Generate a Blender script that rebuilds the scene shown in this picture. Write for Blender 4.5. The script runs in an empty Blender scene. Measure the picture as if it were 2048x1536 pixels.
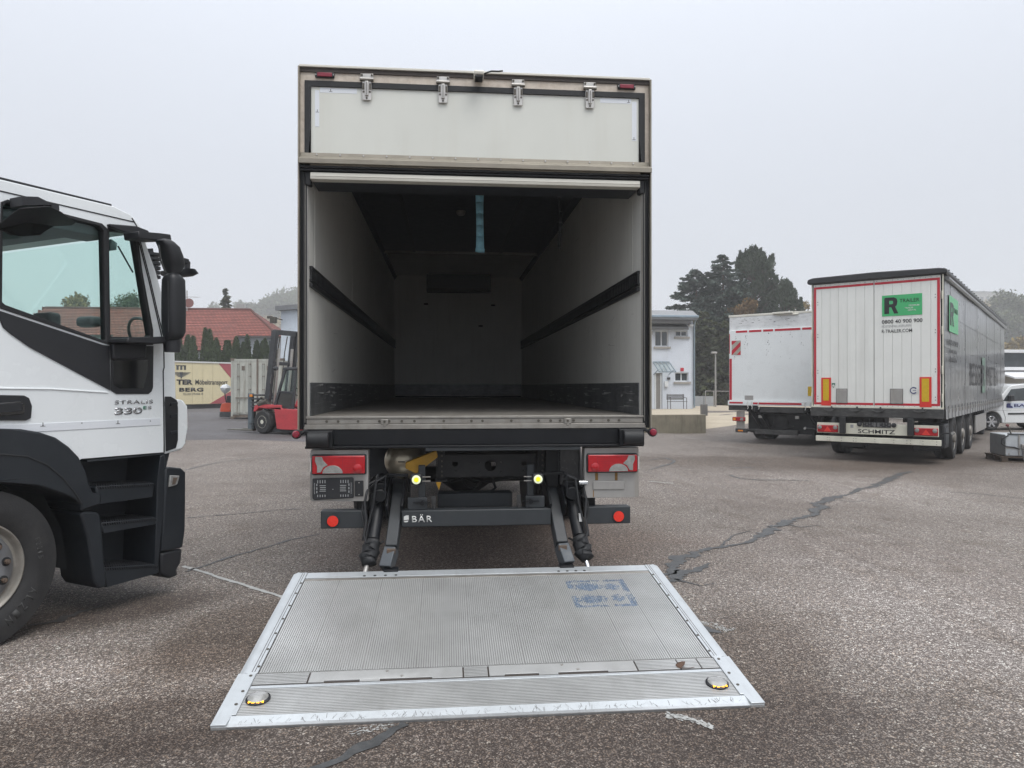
import bpy, bmesh, math, random
import numpy as np
from mathutils import Vector, Matrix
from mathutils.geometry import tessellate_polygon
R = math.radians
PI = math.pi
rnd = random.Random(7)
SC = bpy.context.scene
COL = SC.collection

# ------------------------------------------------------------------ camera
cam_d = bpy.data.cameras.new('camera')
cam = bpy.data.objects.new('camera', cam_d)
COL.objects.link(cam)
cam.location = (0, 0, 1.51)
cam.rotation_euler = (R(90.16), 0, R(-5.23))
cam_d.sensor_width = 36
cam_d.lens = 36 * 1430 / 2048
cam_d.clip_start = 0.05
cam_d.clip_end = 2000
SC.camera = cam

# ------------------------------------------------------------------ sky, sun, exposure
SUN_EL, SUN_ROT = R(62), R(150)
W = bpy.data.worlds.new('World')
SC.world = W
W.use_nodes = True
nt = W.node_tree
nt.nodes.clear()
sky = nt.nodes.new('ShaderNodeTexSky')
sky.sky_type = 'NISHITA'
sky.sun_disc = False
sky.sun_elevation = SUN_EL
sky.sun_rotation = SUN_ROT
sky.air_density = 1.0
sky.dust_density = 6.0
hs = nt.nodes.new('ShaderNodeHueSaturation')
hs.inputs['Saturation'].default_value = 0.25
# overcast: an even pale cloud layer, brighter towards the zenith
tc = nt.nodes.new('ShaderNodeTexCoord')
sx = nt.nodes.new('ShaderNodeSeparateXYZ')
rp = nt.nodes.new('ShaderNodeValToRGB')
rp.color_ramp.elements[0].position = 0.0
rp.color_ramp.elements[0].color = (0.665, 0.705, 0.77, 1)
rp.color_ramp.elements[1].position = 1.0
rp.color_ramp.elements[1].color = (0.95, 0.97, 1.0, 1)
e = rp.color_ramp.elements.new(0.45)
e.color = (0.71, 0.755, 0.84, 1)
ns = nt.nodes.new('ShaderNodeTexNoise')
ns.inputs['Scale'].default_value = 1.6
ns.inputs['Detail'].default_value = 3
sc_ = nt.nodes.new('ShaderNodeVectorMath'); sc_.operation = 'SCALE'
mulz = nt.nodes.new('ShaderNodeMath'); mulz.operation = 'MULTIPLY_ADD'
mulz.inputs[1].default_value = 0.10; mulz.inputs[2].default_value = 0.95
gain = nt.nodes.new('ShaderNodeMapRange')
gain.inputs['From Min'].default_value = 0.0; gain.inputs['From Max'].default_value = 1.0
gain.inputs['To Min'].default_value = 8.35; gain.inputs['To Max'].default_value = 23.0
pw = nt.nodes.new('ShaderNodeMath'); pw.operation = 'POWER'; pw.inputs[1].default_value = 2.2; pw.use_clamp = True
gm = nt.nodes.new('ShaderNodeMath'); gm.operation = 'MULTIPLY'
mix = nt.nodes.new('ShaderNodeMix'); mix.data_type = 'RGBA'
mix.inputs['Factor'].default_value = 0.88
bg = nt.nodes.new('ShaderNodeBackground')
bg.inputs['Strength'].default_value = 0.10
wo = nt.nodes.new('ShaderNodeOutputWorld')
L = nt.links.new
L(tc.outputs['Generated'], sx.inputs[0]); L(sx.outputs['Z'], rp.inputs['Fac'])
L(sx.outputs['Z'], pw.inputs[0]); L(pw.outputs[0], gain.inputs['Value'])
L(tc.outputs['Generated'], ns.inputs['Vector'])
L(ns.outputs['Fac'], mulz.inputs[0])
L(gain.outputs['Result'], gm.inputs[0]); L(mulz.outputs[0], gm.inputs[1])
L(rp.outputs['Color'], sc_.inputs[0]); L(gm.outputs[0], sc_.inputs['Scale'])
L(sky.outputs[0], hs.inputs['Color'])
L(hs.outputs[0], mix.inputs['A']); L(sc_.outputs[0], mix.inputs['B'])
L(mix.outputs['Result'], bg.inputs['Color']); L(bg.outputs[0], wo.inputs['Surface'])

sun_d = bpy.data.lights.new('sun', 'SUN')
sun_d.energy = 1.5
sun_d.angle = R(35)
sun_d.color = (1.0, 0.97, 0.93)
sun = bpy.data.objects.new('sun', sun_d)
COL.objects.link(sun)
# direction to the sun: azimuth as in the sky node (rotation measured from +Y towards +X)
sd = Vector((math.sin(SUN_ROT) * math.cos(SUN_EL), math.cos(SUN_ROT) * math.cos(SUN_EL), math.sin(SUN_EL)))
sun.rotation_euler = sd.to_track_quat('Z', 'Y').to_euler()
sun.location = (0, 0, 40)

SC.view_settings.view_transform = 'Standard'
SC.view_settings.look = 'None'
SC.view_settings.exposure = 0.25
SC.view_settings.gamma = 1.0
SC.view_settings.use_curve_mapping = False
SC.cycles.max_bounces = 8
SC.cycles.diffuse_bounces = 4
SC.cycles.glossy_bounces = 3
SC.cycles.transparent_max_bounces = 24
SC.cycles.transmission_bounces = 6
SC.cycles.volume_bounces = 1
SC.cycles.caustics_reflective = False
SC.cycles.caustics_refractive = False
SC.cycles.use_denoising = True

CAB_LOC=(-2.6356,4.2758,0.0)
TRAILER_LOC=(8.3614,15.7536,-0.160)
WHITE_LOC=(8.3295,20.5000,-0.150)
TILT=0.12728


# ------------------------------------------------------------------ helpers
def tag(o, label=None, cat=None, group=None, kind=None):
    if label: o['label'] = label
    if cat: o['category'] = cat
    if group: o['group'] = group
    if kind: o['kind'] = kind
    return o

def empty(name, loc=(0, 0, 0), rz=0, label=None, cat=None, group=None):
    o = bpy.data.objects.new(name, None)
    COL.objects.link(o)
    o.location = loc
    o.rotation_euler = (0, 0, rz)
    o.empty_display_size = 0.2
    return tag(o, label, cat, group)

class MB:
    """collects shapes and links them as one mesh object"""
    def __init__(self):
        self.v = []; self.f = []; self.fm = []; self.m = 0
    def add(self, vs, fs):
        b = len(self.v)
        self.v += [tuple(p) for p in vs]
        self.f += [tuple(b + i for i in f) for f in fs]
        self.fm += [self.m] * len(fs)
        return self
    def box(self, x0, x1, y0, y1, z0, z1, rot=None, piv=None):
        if x0 > x1: x0, x1 = x1, x0
        if y0 > y1: y0, y1 = y1, y0
        if z0 > z1: z0, z1 = z1, z0
        vs = [Vector(p) for p in ((x0,y0,z0),(x1,y0,z0),(x1,y1,z0),(x0,y1,z0),(x0,y0,z1),(x1,y0,z1),(x1,y1,z1),(x0,y1,z1))]
        if rot is not None:
            c = Vector(piv) if piv else Vector(((x0+x1)/2,(y0+y1)/2,(z0+z1)/2))
            vs = [rot @ (p - c) + c for p in vs]
        return self.add(vs, [(0,3,2,1),(4,5,6,7),(0,1,5,4),(1,2,6,5),(2,3,7,6),(3,0,4,7)])
    def bar(self, p0, p1, w, h, up=(0,0,1)):
        """a rectangular bar between two points: w across, h along up"""
        p0 = Vector(p0); p1 = Vector(p1); d = (p1-p0).normalized(); u = Vector(up)
        s = d.cross(u).normalized(); u = s.cross(d).normalized()
        vs = []
        for p in (p0, p1):
            for a, b in ((-1,-1),(1,-1),(1,1),(-1,1)):
                vs.append(p + s*a*w/2 + u*b*h/2)
        return self.add(vs, [(0,1,2,3),(7,6,5,4),(0,4,5,1),(1,5,6,2),(2,6,7,3),(3,7,4,0)])
    def cyl(self, p0, p1, r, n=16, r1=None, cap=True):
        p0 = Vector(p0); p1 = Vector(p1); d = (p1-p0).normalized()
        a = d.orthogonal().normalized(); b = d.cross(a)
        r1 = r if r1 is None else r1
        vs = []
        for p, q in ((p0, r), (p1, r1)):
            for i in range(n):
                t = 2*PI*i/n
                vs.append(p + (a*math.cos(t) + b*math.sin(t))*q)
        fs = [(i, (i+1)%n, n+(i+1)%n, n+i) for i in range(n)]
        if cap: fs += [tuple(range(n-1,-1,-1)), tuple(range(n,2*n))]
        return self.add(vs, fs)
    def tube(self, pts, r, n=8):
        pts = [Vector(p) for p in pts]
        rings = []; a = None
        for i, p in enumerate(pts):
            d = (pts[min(i+1,len(pts)-1)] - pts[max(i-1,0)]).normalized()
            if a is None: a = d.orthogonal().normalized()
            a = (a - d*a.dot(d)).normalized(); b = d.cross(a)
            rr = r[i] if isinstance(r, (list,tuple)) else r
            rings.append([p + (a*math.cos(2*PI*k/n) + b*math.sin(2*PI*k/n))*rr for k in range(n)])
        vs = [q for g in rings for q in g]
        fs = [(i*n+k, i*n+(k+1)%n, (i+1)*n+(k+1)%n, (i+1)*n+k) for i in range(len(pts)-1) for k in range(n)]
        fs += [tuple(range(n-1,-1,-1)), tuple((len(pts)-1)*n+k for k in range(n))]
        return self.add(vs, fs)
    def lathe(self, prof, c, axis='x', n=32):
        """prof: list of (radius, offset along the axis)"""
        vs = []
        for r, h in prof:
            for k in range(n):
                t = 2*PI*k/n; u = r*math.cos(t); w = r*math.sin(t)
                p = {'x': (h,u,w), 'y': (w,h,u), 'z': (u,w,h)}[axis]
                vs.append((c[0]+p[0], c[1]+p[1], c[2]+p[2]))
        m = len(prof)
        fs = [(i*n+k, i*n+(k+1)%n, (i+1)*n+(k+1)%n, (i+1)*n+k) for i in range(m-1) for k in range(n)]
        if prof[0][0] > 1e-6: fs.append(tuple(range(n-1,-1,-1)))
        if prof[-1][0] > 1e-6: fs.append(tuple((m-1)*n+k for k in range(n)))
        return self.add(vs, fs)
    def prism(self, loops, a, b, plane='yz'):
        """a polygon (first loop) with optional holes, extruded from a to b along the remaining axis"""
        if isinstance(loops[0][0], (int, float)): loops = [loops]
        def P(p, h):
            return {'yz': (h,p[0],p[1]), 'xz': (p[0],h,p[1]), 'xy': (p[0],p[1],h)}[plane]
        fl = [p for l in loops for p in l]; n = len(fl)
        tris = tessellate_polygon([[Vector((p[0],p[1],0)) for p in l] for l in loops])
        vs = [P(p, a) for p in fl] + [P(p, b) for p in fl]
        fs = []
        for t in tris:
            fs.append(tuple(t)); fs.append(tuple(n+i for i in reversed(t)))
        s = 0
        for l in loops:
            k = len(l)
            for i in range(k):
                j = (i+1) % k
                fs.append((s+i, s+j, n+s+j, n+s+i))
            s += k
        return self.add(vs, fs)
    def quad(self, a, b, c, d):
        return self.add([a,b,c,d], [(0,1,2,3)])
    SMALL = {'rivet','bolt','screw','sill_bolt','platform_bolt','bumper_bolt','rail_bolt','slot','lens_groove','ribbed_board','band_ribs','stop_ribs','welt','joint_strip','rod_bracket','louvre_slot','amber_diode','groove','hydraulic_hose','hose','door_gap','fixing','panel_seam','wheel_nut'}
    def build(self, name, mat, parent=None, bevel=0, smooth=True, seg=2, kind=None, loc=None, fix=True, angle=35):
        if kind is None and name in self.SMALL and len(self.f) > 12: kind = 'stuff'
        me = bpy.data.meshes.new(name)
        me.from_pydata([tuple(p) for p in self.v], [], self.f)
        mats = mat if isinstance(mat, (list, tuple)) else [mat]
        for m in mats: me.materials.append(m)
        if len(mats) > 1: me.polygons.foreach_set('material_index', self.fm)
        if fix:
            bm = bmesh.new(); bm.from_mesh(me)
            bmesh.ops.recalc_face_normals(bm, faces=bm.faces)
            bm.to_mesh(me); bm.free()
        if smooth:
            me.polygons.foreach_set('use_smooth', [True]*len(me.polygons))
            try: me.set_sharp_from_angle(angle=R(angle))
            except Exception: pass
        me.update()
        o = bpy.data.objects.new(name, me)
        COL.objects.link(o)
        if parent is not None: o.parent = parent
        if loc: o.location = loc
        if kind: o['kind'] = kind
        if bevel:
            b = o.modifiers.new('bevel', 'BEVEL'); b.width = bevel; b.segments = seg
            b.limit_method = 'ANGLE'; b.angle_limit = R(40); b.harden_normals = False
        return o

def kids(o): return [c for c in bpy.data.objects if c.parent is o]
def copy_tree(o, parent=None):
    cs = kids(o)
    c = o.copy(); COL.objects.link(c); c.parent = parent
    for k in cs: copy_tree(k, c)
    return c
def copy_part(o, parent=None, loc=None, rot=None, scale=None):
    c = o.copy(); COL.objects.link(c)
    c.parent = parent if parent is not None else o.parent
    if loc is not None: c.location = loc
    if rot is not None: c.rotation_euler = rot
    if scale is not None: c.scale = scale
    for k in kids(o):
        kk = k.copy(); COL.objects.link(kk); kk.parent = c
    return c

FONT = bpy.data.fonts.load('<builtin>') if '<builtin>' in bpy.data.fonts else None
def text(s, x, z, width, height, mat, parent, face='rear', at=0.0, bold=0.0, name='lettering', space=1.0, shear=0.0):
    """lettering as raised geometry. x,z: lower left corner; scaled to width x height (cap height)."""
    cu = bpy.data.curves.new(name, 'FONT')
    cu.body = s; cu.size = 1.0; cu.extrude = 0.0; cu.offset = bold; cu.space_character = space; cu.shear = shear
    cu.resolution_u = 3
    tmp = bpy.data.objects.new('tmp', cu); COL.objects.link(tmp)
    dg = bpy.context.evaluated_depsgraph_get()
    me = bpy.data.meshes.new_from_object(tmp.evaluated_get(dg))
    bpy.data.objects.remove(tmp)
    n = len(me.vertices); co = np.zeros(n*3); me.vertices.foreach_get('co', co); co = co.reshape(-1,3)
    mn = co.min(0); mx = co.max(0)
    asc = mx[1] - mn[1]
    u = (co[:,0]-mn[0])/(mx[0]-mn[0])*width; w = (co[:,1]-mn[1])/asc*height
    out = np.zeros_like(co)
    if face == 'rear': out[:,0] = x+u; out[:,1] = at; out[:,2] = z+w
    elif face == 'side': out[:,0] = at; out[:,1] = x+u; out[:,2] = z+w
    elif face == 'flat': out[:,0] = x+u; out[:,1] = z+w; out[:,2] = at
    me.vertices.foreach_set('co', out.ravel())
    me.materials.clear(); me.materials.append(mat)
    o = bpy.data.objects.new(name, me); COL.objects.link(o); o.parent = parent
    # give the letters a little thickness
    s_ = o.modifiers.new('thickness', 'SOLIDIFY'); s_.thickness = 0.0015; s_.offset = 0
    return o

# ------------------------------------------------------------------ materials
def newmat(name):
    m = bpy.data.materials.new(name); m.use_nodes = True
    nt = m.node_tree; b = nt.nodes['Principled BSDF']
    return m, nt, b
def N(nt, t, **kw):
    n = nt.nodes.new(t)
    for k, v in kw.items():
        if k in n.inputs: n.inputs[k].default_value = v
        else: setattr(n, k, v)
    return n
def coords(nt, scale=(1,1,1)):
    tc = nt.nodes.new('ShaderNodeTexCoord'); mp = nt.nodes.new('ShaderNodeMapping')
    mp.inputs['Scale'].default_value = scale
    nt.links.new(tc.outputs['Object'], mp.inputs['Vector'])
    return mp.outputs['Vector']
def mixc(nt, fac, a, b, blend='MIX'):
    m = nt.nodes.new('ShaderNodeMix'); m.data_type = 'RGBA'; m.blend_type = blend
    for sock, v in (('Factor', fac), ('A', a), ('B', b)):
        if isinstance(v, (int, float)): m.inputs[sock].default_value = v
        elif isinstance(v, tuple): m.inputs[sock].default_value = (*v[:3], 1)
        else: nt.links.new(v, m.inputs[sock])
    return m.outputs['Result']
def ramp(nt, fac, p0, p1, c0=(0,0,0), c1=(1,1,1)):
    r = nt.nodes.new('ShaderNodeValToRGB')
    r.color_ramp.elements[0].position = p0; r.color_ramp.elements[0].color = (*c0, 1)
    r.color_ramp.elements[1].position = p1; r.color_ramp.elements[1].color = (*c1, 1)
    nt.links.new(fac, r.inputs['Fac'])
    return r.outputs['Color']
def noise(nt, vec, scale, detail=4, rough=0.55):
    n = nt.nodes.new('ShaderNodeTexNoise'); n.inputs['Scale'].default_value = scale
    n.inputs['Detail'].default_value = detail; n.inputs['Roughness'].default_value = rough
    nt.links.new(vec, n.inputs['Vector'])
    return n.outputs['Fac']

def mat(name, col, rough=0.5, metal=0.0, var=0.10, vscale=2.5, dirt=0.0, dcol=(0.10,0.085,0.065), dscale=4.0,
        streak=False, bump=0.0, bscale=60, coat=0.0, spec=0.5, stretch=None, rvar=0.08):
    m, nt, b = newmat(name)
    v = coords(nt)
    n1 = noise(nt, v, vscale, 5, 0.6)
    lo = tuple(c*(1-var) for c in col); hi = tuple(min(1, c*(1+var)) for c in col)
    c = mixc(nt, ramp(nt, n1, 0.3, 0.7), lo, hi)
    if dirt:
        sv = coords(nt, (dscale, dscale, dscale*(0.08 if streak else 1.0))) if stretch is None else coords(nt, stretch)
        n2 = noise(nt, sv, 1.0, 6, 0.68)
        f = ramp(nt, n2, 0.5, 0.78)
        mm = nt.nodes.new('ShaderNodeMath'); mm.operation = 'MULTIPLY'; mm.inputs[1].default_value = dirt
        nt.links.new(f, mm.inputs[0])
        c = mixc(nt, mm.outputs[0], c, dcol)
    nt.links.new(c, b.inputs['Base Color'])
    b.inputs['Metallic'].default_value = metal
    b.inputs['Specular IOR Level'].default_value = spec
    if coat: b.inputs['Coat Weight'].default_value = coat; b.inputs['Coat Roughness'].default_value = 0.08
    rr = nt.nodes.new('ShaderNodeMapRange'); rr.inputs['To Min'].default_value = max(0.02, rough-rvar); rr.inputs['To Max'].default_value = min(1, rough+rvar)
    n3 = noise(nt, v, vscale*5, 3)
    nt.links.new(n3, rr.inputs['Value']); nt.links.new(rr.outputs['Result'], b.inputs['Roughness'])
    if bump:
        n4 = noise(nt, v, bscale, 4)
        bp = nt.nodes.new('ShaderNodeBump'); bp.inputs['Strength'].default_value = bump; bp.inputs['Distance'].default_value = 0.005
        nt.links.new(n4, bp.inputs['Height']); nt.links.new(bp.outputs[0], b.inputs['Normal'])
    return m

def glassy(name, tint, refl=0.12, rough=0.02, gcol=(1,1,1)):
    """thin window glass: tinted see-through with a mirror film"""
    m, nt, b = newmat(name); nt.nodes.remove(b)
    t = nt.nodes.new('ShaderNodeBsdfTransparent'); t.inputs['Color'].default_value = (*tint, 1)
    g = nt.nodes.new('ShaderNodeBsdfGlossy'); g.inputs['Roughness'].default_value = rough; g.inputs['Color'].default_value = (*gcol, 1)
    lw = nt.nodes.new('ShaderNodeLayerWeight'); lw.inputs['Blend'].default_value = 0.5
    fr = nt.nodes.new('ShaderNodeMath'); fr.operation = 'POWER'; fr.inputs[1].default_value = 4.0
    nt.links.new(lw.outputs['Facing'], fr.inputs[0])
    ad = nt.nodes.new('ShaderNodeMath'); ad.operation = 'ADD'; ad.inputs[1].default_value = refl*0.4
    mx = nt.nodes.new('ShaderNodeMixShader')
    nt.links.new(fr.outputs[0], ad.inputs[0]); nt.links.new(ad.outputs[0], mx.inputs[0])
    nt.links.new(t.outputs[0], mx.inputs[1]); nt.links.new(g.outputs[0], mx.inputs[2])
    nt.links.new(mx.outputs[0], nt.nodes['Material Output'].inputs['Surface'])
    return m
def lamp_mat(name, col, strength):
    m, nt, b = newmat(name)
    b.inputs['Base Color'].default_value = (*col, 1); b.inputs['Roughness'].default_value = 0.3
    b.inputs['Emission Color'].default_value = (*col, 1); b.inputs['Emission Strength'].default_value = strength
    return m

M = {}
M['white_panel'] = mat('white_panel', (0.66,0.67,0.62), 0.38, var=0.03, dirt=0.18, dcol=(0.42,0.38,0.28), dscale=5, streak=True)
M['beige_frame'] = mat('beige_frame', (0.60,0.53,0.45), 0.5, var=0.15, vscale=14, dirt=0.6, dcol=(0.36,0.28,0.19), dscale=16, bump=0.1)
M['roof_edge'] = mat('roof_edge', (0.66,0.64,0.57), 0.4, var=0.06)
M['dark_under'] = mat('dark_under', (0.045,0.035,0.030), 0.6, var=0.2, vscale=8)
M['rubber'] = mat('rubber', (0.012,0.013,0.015), 0.6, var=0.15, vscale=9, dirt=0.2, dcol=(0.05,0.05,0.048), dscale=12)
M['black_paint'] = mat('black_paint', (0.006,0.007,0.009), 0.42, var=0.25, vscale=5, dirt=0.3, dcol=(0.022,0.022,0.022), dscale=6, spec=0.3)
M['anthracite'] = mat('anthracite', (0.026,0.030,0.034), 0.5, var=0.12, vscale=6, dirt=0.3, dcol=(0.06,0.06,0.058), dscale=7)
M['black_plastic'] = mat('black_plastic', (0.013,0.014,0.017), 0.5, var=0.12, vscale=6, dirt=0.3, dcol=(0.035,0.036,0.038), dscale=5, bump=0.12, bscale=180)
M['bumper_plastic'] = mat('bumper_plastic', (0.011,0.0145,0.019), 0.46, var=0.1, vscale=4, dirt=0.35, dcol=(0.034,0.039,0.045), dscale=3, bump=0.12, bscale=220)
M['alu_dull'] = mat('alu_dull', (0.30,0.285,0.26), 0.45, 0.6, var=0.15, vscale=8, dirt=0.6, dcol=(0.13,0.11,0.085), dscale=9, bump=0.05)
M['alu_lip'] = mat('alu_lip', (0.28,0.255,0.21), 0.5, 0.4, var=0.12, vscale=6, dirt=0.4, dcol=(0.12,0.10,0.07), stretch=(3,8,30))
M['alu_bright'] = mat('alu_bright', (0.62,0.64,0.65), 0.36, 0.7, var=0.10, vscale=6, dirt=0.35, dcol=(0.28,0.28,0.27), stretch=(30,6,20), bump=0.08, bscale=90)
M['steel'] = mat('steel', (0.55,0.53,0.50), 0.35, 0.75, var=0.12, vscale=20)
M['bolt'] = mat('bolt', (0.10,0.09,0.075), 0.5, 0.6, var=0.2, vscale=40)
M['galv'] = mat('galv', (0.36,0.35,0.335), 0.45, 0.35, var=0.08, vscale=9, dirt=0.55, dcol=(0.20,0.15,0.09), dscale=7, streak=True)
M['rust'] = mat('rust', (0.16,0.075,0.025), 0.8, var=0.3, vscale=20)
M['rusty_steel'] = mat('rusty_steel', (0.12,0.09,0.07), 0.75, 0.2, var=0.3, vscale=14, dirt=0.6, dcol=(0.16,0.07,0.03), dscale=14, bump=0.2)
M['inner_wall'] = mat('inner_wall', (0.72,0.715,0.67), 0.42, var=0.04, dirt=0.25, dcol=(0.40,0.37,0.30), dscale=14, streak=True, spec=0.35)
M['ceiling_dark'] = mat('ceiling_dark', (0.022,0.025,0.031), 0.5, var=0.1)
M['kick_plate'] = mat('kick_plate', (0.12,0.125,0.13), 0.42, 0.35, var=0.3, vscale=6, dirt=0.8, dcol=(0.23,0.23,0.23), stretch=(6,3,40))
M['cargo_floor'] = mat('cargo_floor', (0.20,0.185,0.165), 0.5, 0.1, var=0.22, vscale=3, dirt=0.6, dcol=(0.33,0.31,0.28), stretch=(9,1.2,5), bump=0.1)
M['red_lens'] = mat('red_lens', (0.38,0.003,0.010), 0.16, var=0.12, vscale=22, coat=0.6)
M['dark_red_lens'] = mat('dark_red_lens', (0.22,0.012,0.03), 0.2, var=0.12, vscale=22, coat=0.4)
M['red_reflector'] = mat('red_reflector', (0.75,0.035,0.02), 0.25, var=0.08, vscale=50, coat=0.4)
M['clear_lens'] = mat('clear_lens', (0.30,0.30,0.29), 0.15, 0.2, var=0.25, vscale=30, coat=0.7)
M['orange_lens'] = mat('orange_lens', (0.75,0.24,0.01), 0.2, var=0.1, vscale=30, coat=0.6)
M['yellow_paint'] = mat('yellow_paint', (0.38,0.20,0.006), 0.5, var=0.15, vscale=9, dirt=0.3)
M['white_print'] = mat('white_print', (0.66,0.66,0.64), 0.5, var=0.05)
M['black_print'] = mat('black_print', (0.012,0.013,0.016), 0.45, var=0.05)
M['grey_print'] = mat('grey_print', (0.33,0.34,0.34), 0.5, var=0.05)
M['cab_white'] = mat('cab_white', (0.80,0.835,0.85), 0.26, var=0.02, vscale=1.2, dirt=0.12, dcol=(0.45,0.46,0.44), dscale=3, coat=0.5)
M['cab_black'] = mat('cab_black', (0.011,0.012,0.015), 0.4, var=0.1, coat=0.1)
M['tyre'] = mat('tyre', (0.020,0.020,0.021), 0.72, var=0.2, vscale=5, dirt=0.5, dcol=(0.05,0.047,0.043), dscale=5, bump=0.25, bscale=120)
M['rim_grey'] = mat('rim_grey', (0.20,0.205,0.215), 0.42, 0.45, var=0.12, vscale=8, dirt=0.5, dcol=(0.15,0.13,0.11), dscale=9)
M['rim_edge'] = mat('rim_edge', (0.24,0.225,0.20), 0.5, 0.3, var=0.2, vscale=12, dirt=0.5, dcol=(0.20,0.15,0.10), dscale=18)
M['chrome'] = mat('chrome', (0.55,0.56,0.58), 0.2, 0.9, var=0.08)
M['interior_grey'] = mat('interior_grey', (0.13,0.155,0.165), 0.8, var=0.08)
M['interior_dark'] = mat('interior_dark', (0.03,0.035,0.04), 0.6, var=0.1)
M['glass_green'] = glassy('glass_green', (0.88,0.968,0.945), 0.04)
M['glass_far'] = glassy('glass_far', (0.93,0.985,0.97), 0.02)
M['glass_dark'] = glassy('glass_dark', (0.55,0.6,0.6), 0.2)
M['window_pane'] = mat('window_pane', (0.05,0.06,0.065), 0.08, 0.0, var=0.3, vscale=3, spec=0.8)

# ================================================================== ground
def smooth(t):
    t = min(max(t, 0.0), 1.0); return t*t*(3-2*t)
def gz(x, y):
    """height of the yard: a shallow fall towards the right, level again further back"""
    return -0.16*smooth((x-2.5)/6)*(1-smooth((y-28)/14))

def asphalt(name, dark, light, wet=0.5, scale=1.0, spec=0.35, zones=None):
    m, nt, b = newmat(name)
    v = coords(nt)
    # stones of the surface course, at two sizes
    vo = nt.nodes.new('ShaderNodeTexVoronoi'); vo.inputs['Scale'].default_value = 115*scale; nt.links.new(v, vo.inputs['Vector'])
    vo2 = nt.nodes.new('ShaderNodeTexVoronoi'); vo2.inputs['Scale'].default_value = 60*scale; nt.links.new(v, vo2.inputs['Vector'])
    sep = nt.nodes.new('ShaderNodeSeparateColor'); nt.links.new(vo.outputs['Color'], sep.inputs[0])
    sep2 = nt.nodes.new('ShaderNodeSeparateColor'); nt.links.new(vo2.outputs['Color'], sep2.inputs[0])
    stone = mixc(nt, sep.outputs['Red'], tuple(c*0.55 for c in light), tuple(min(1, c*1.35) for c in light))
    stone = mixc(nt, ramp(nt, sep2.outputs['Green'], 0.86, 0.9), stone, tuple(min(1, c*1.9) for c in light))
    stone = mixc(nt, ramp(nt, sep.outputs['Blue'], 0.80, 0.84), stone, (light[0]*0.95, light[1]*0.86, light[2]*0.76))
    gap = ramp(nt, vo.outputs['Distance'], 0.30, 0.62)
    c = mixc(nt, gap, stone, dark)
    n0 = noise(nt, v, 38*scale, 5, 0.75)
    c = mixc(nt, ramp(nt, n0, 0.40, 0.62), c, tuple(x*0.75 for x in dark))
    # large patches: damp and worn areas
    n1 = noise(nt, v, 0.35, 6, 0.62)
    n2 = noise(nt, v, 1.7, 6, 0.7)
    sv = coords(nt, (0.55, 1.4, 1)); n3 = noise(nt, sv, 0.9, 5, 0.65)
    c = mixc(nt, ramp(nt, n1, 0.36, 0.66), c, mixc(nt, 1.0, c, (0.62,0.58,0.55), 'MULTIPLY'))
    c = mixc(nt, ramp(nt, n2, 0.52, 0.72), c, mixc(nt, 1.0, c, (0.72,0.68,0.64), 'MULTIPLY'))
    c = mixc(nt, ramp(nt, n3, 0.58, 0.74), c, mixc(nt, 1.0, c, (1.25,1.25,1.27), 'MULTIPLY'))
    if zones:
        # darker and lighter elliptical patches at fixed places in the yard: (centre x, centre y, radius x, radius y, turn, colour factor)
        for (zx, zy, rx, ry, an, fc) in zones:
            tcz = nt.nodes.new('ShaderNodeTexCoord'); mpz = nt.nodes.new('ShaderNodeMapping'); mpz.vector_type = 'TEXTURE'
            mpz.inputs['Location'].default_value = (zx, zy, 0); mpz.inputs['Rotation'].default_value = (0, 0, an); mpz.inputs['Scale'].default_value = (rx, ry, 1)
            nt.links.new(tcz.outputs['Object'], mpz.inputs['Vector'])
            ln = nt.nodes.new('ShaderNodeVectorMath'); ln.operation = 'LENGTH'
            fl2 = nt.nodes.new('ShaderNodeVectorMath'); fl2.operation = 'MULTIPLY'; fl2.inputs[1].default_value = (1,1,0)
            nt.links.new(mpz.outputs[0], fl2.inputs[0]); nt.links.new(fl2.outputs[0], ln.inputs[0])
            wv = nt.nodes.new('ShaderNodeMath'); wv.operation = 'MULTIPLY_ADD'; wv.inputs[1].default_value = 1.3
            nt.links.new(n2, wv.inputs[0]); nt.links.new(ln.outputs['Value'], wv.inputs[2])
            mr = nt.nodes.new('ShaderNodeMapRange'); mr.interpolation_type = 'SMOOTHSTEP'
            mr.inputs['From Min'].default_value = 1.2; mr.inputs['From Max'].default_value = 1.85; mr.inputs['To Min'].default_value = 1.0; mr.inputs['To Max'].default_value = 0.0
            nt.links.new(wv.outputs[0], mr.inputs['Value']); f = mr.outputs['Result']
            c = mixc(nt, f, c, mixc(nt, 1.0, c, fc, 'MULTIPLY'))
    nt.links.new(c, b.inputs['Base Color'])
    rr = nt.nodes.new('ShaderNodeMapRange'); rr.inputs['From Min'].default_value = 0.3; rr.inputs['From Max'].default_value = 0.7
    rr.inputs['To Min'].default_value = 0.86; rr.inputs['To Max'].default_value = 0.60
    nt.links.new(n1, rr.inputs['Value']); nt.links.new(rr.outputs['Result'], b.inputs['Roughness'])
    b.inputs['Specular IOR Level'].default_value = spec
    bp = nt.nodes.new('ShaderNodeBump'); bp.inputs['Strength'].default_value = 0.75; bp.inputs['Distance'].default_value = 0.006; bp.invert = True
    hm = nt.nodes.new('ShaderNodeMath'); hm.operation = 'ADD'
    nt.links.new(vo.outputs['Distance'], hm.inputs[0]); nt.links.new(n0, hm.inputs[1])
    nt.links.new(hm.outputs[0], bp.inputs['Height']); nt.links.new(bp.outputs[0], b.inputs['Normal'])
    return m
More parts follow.
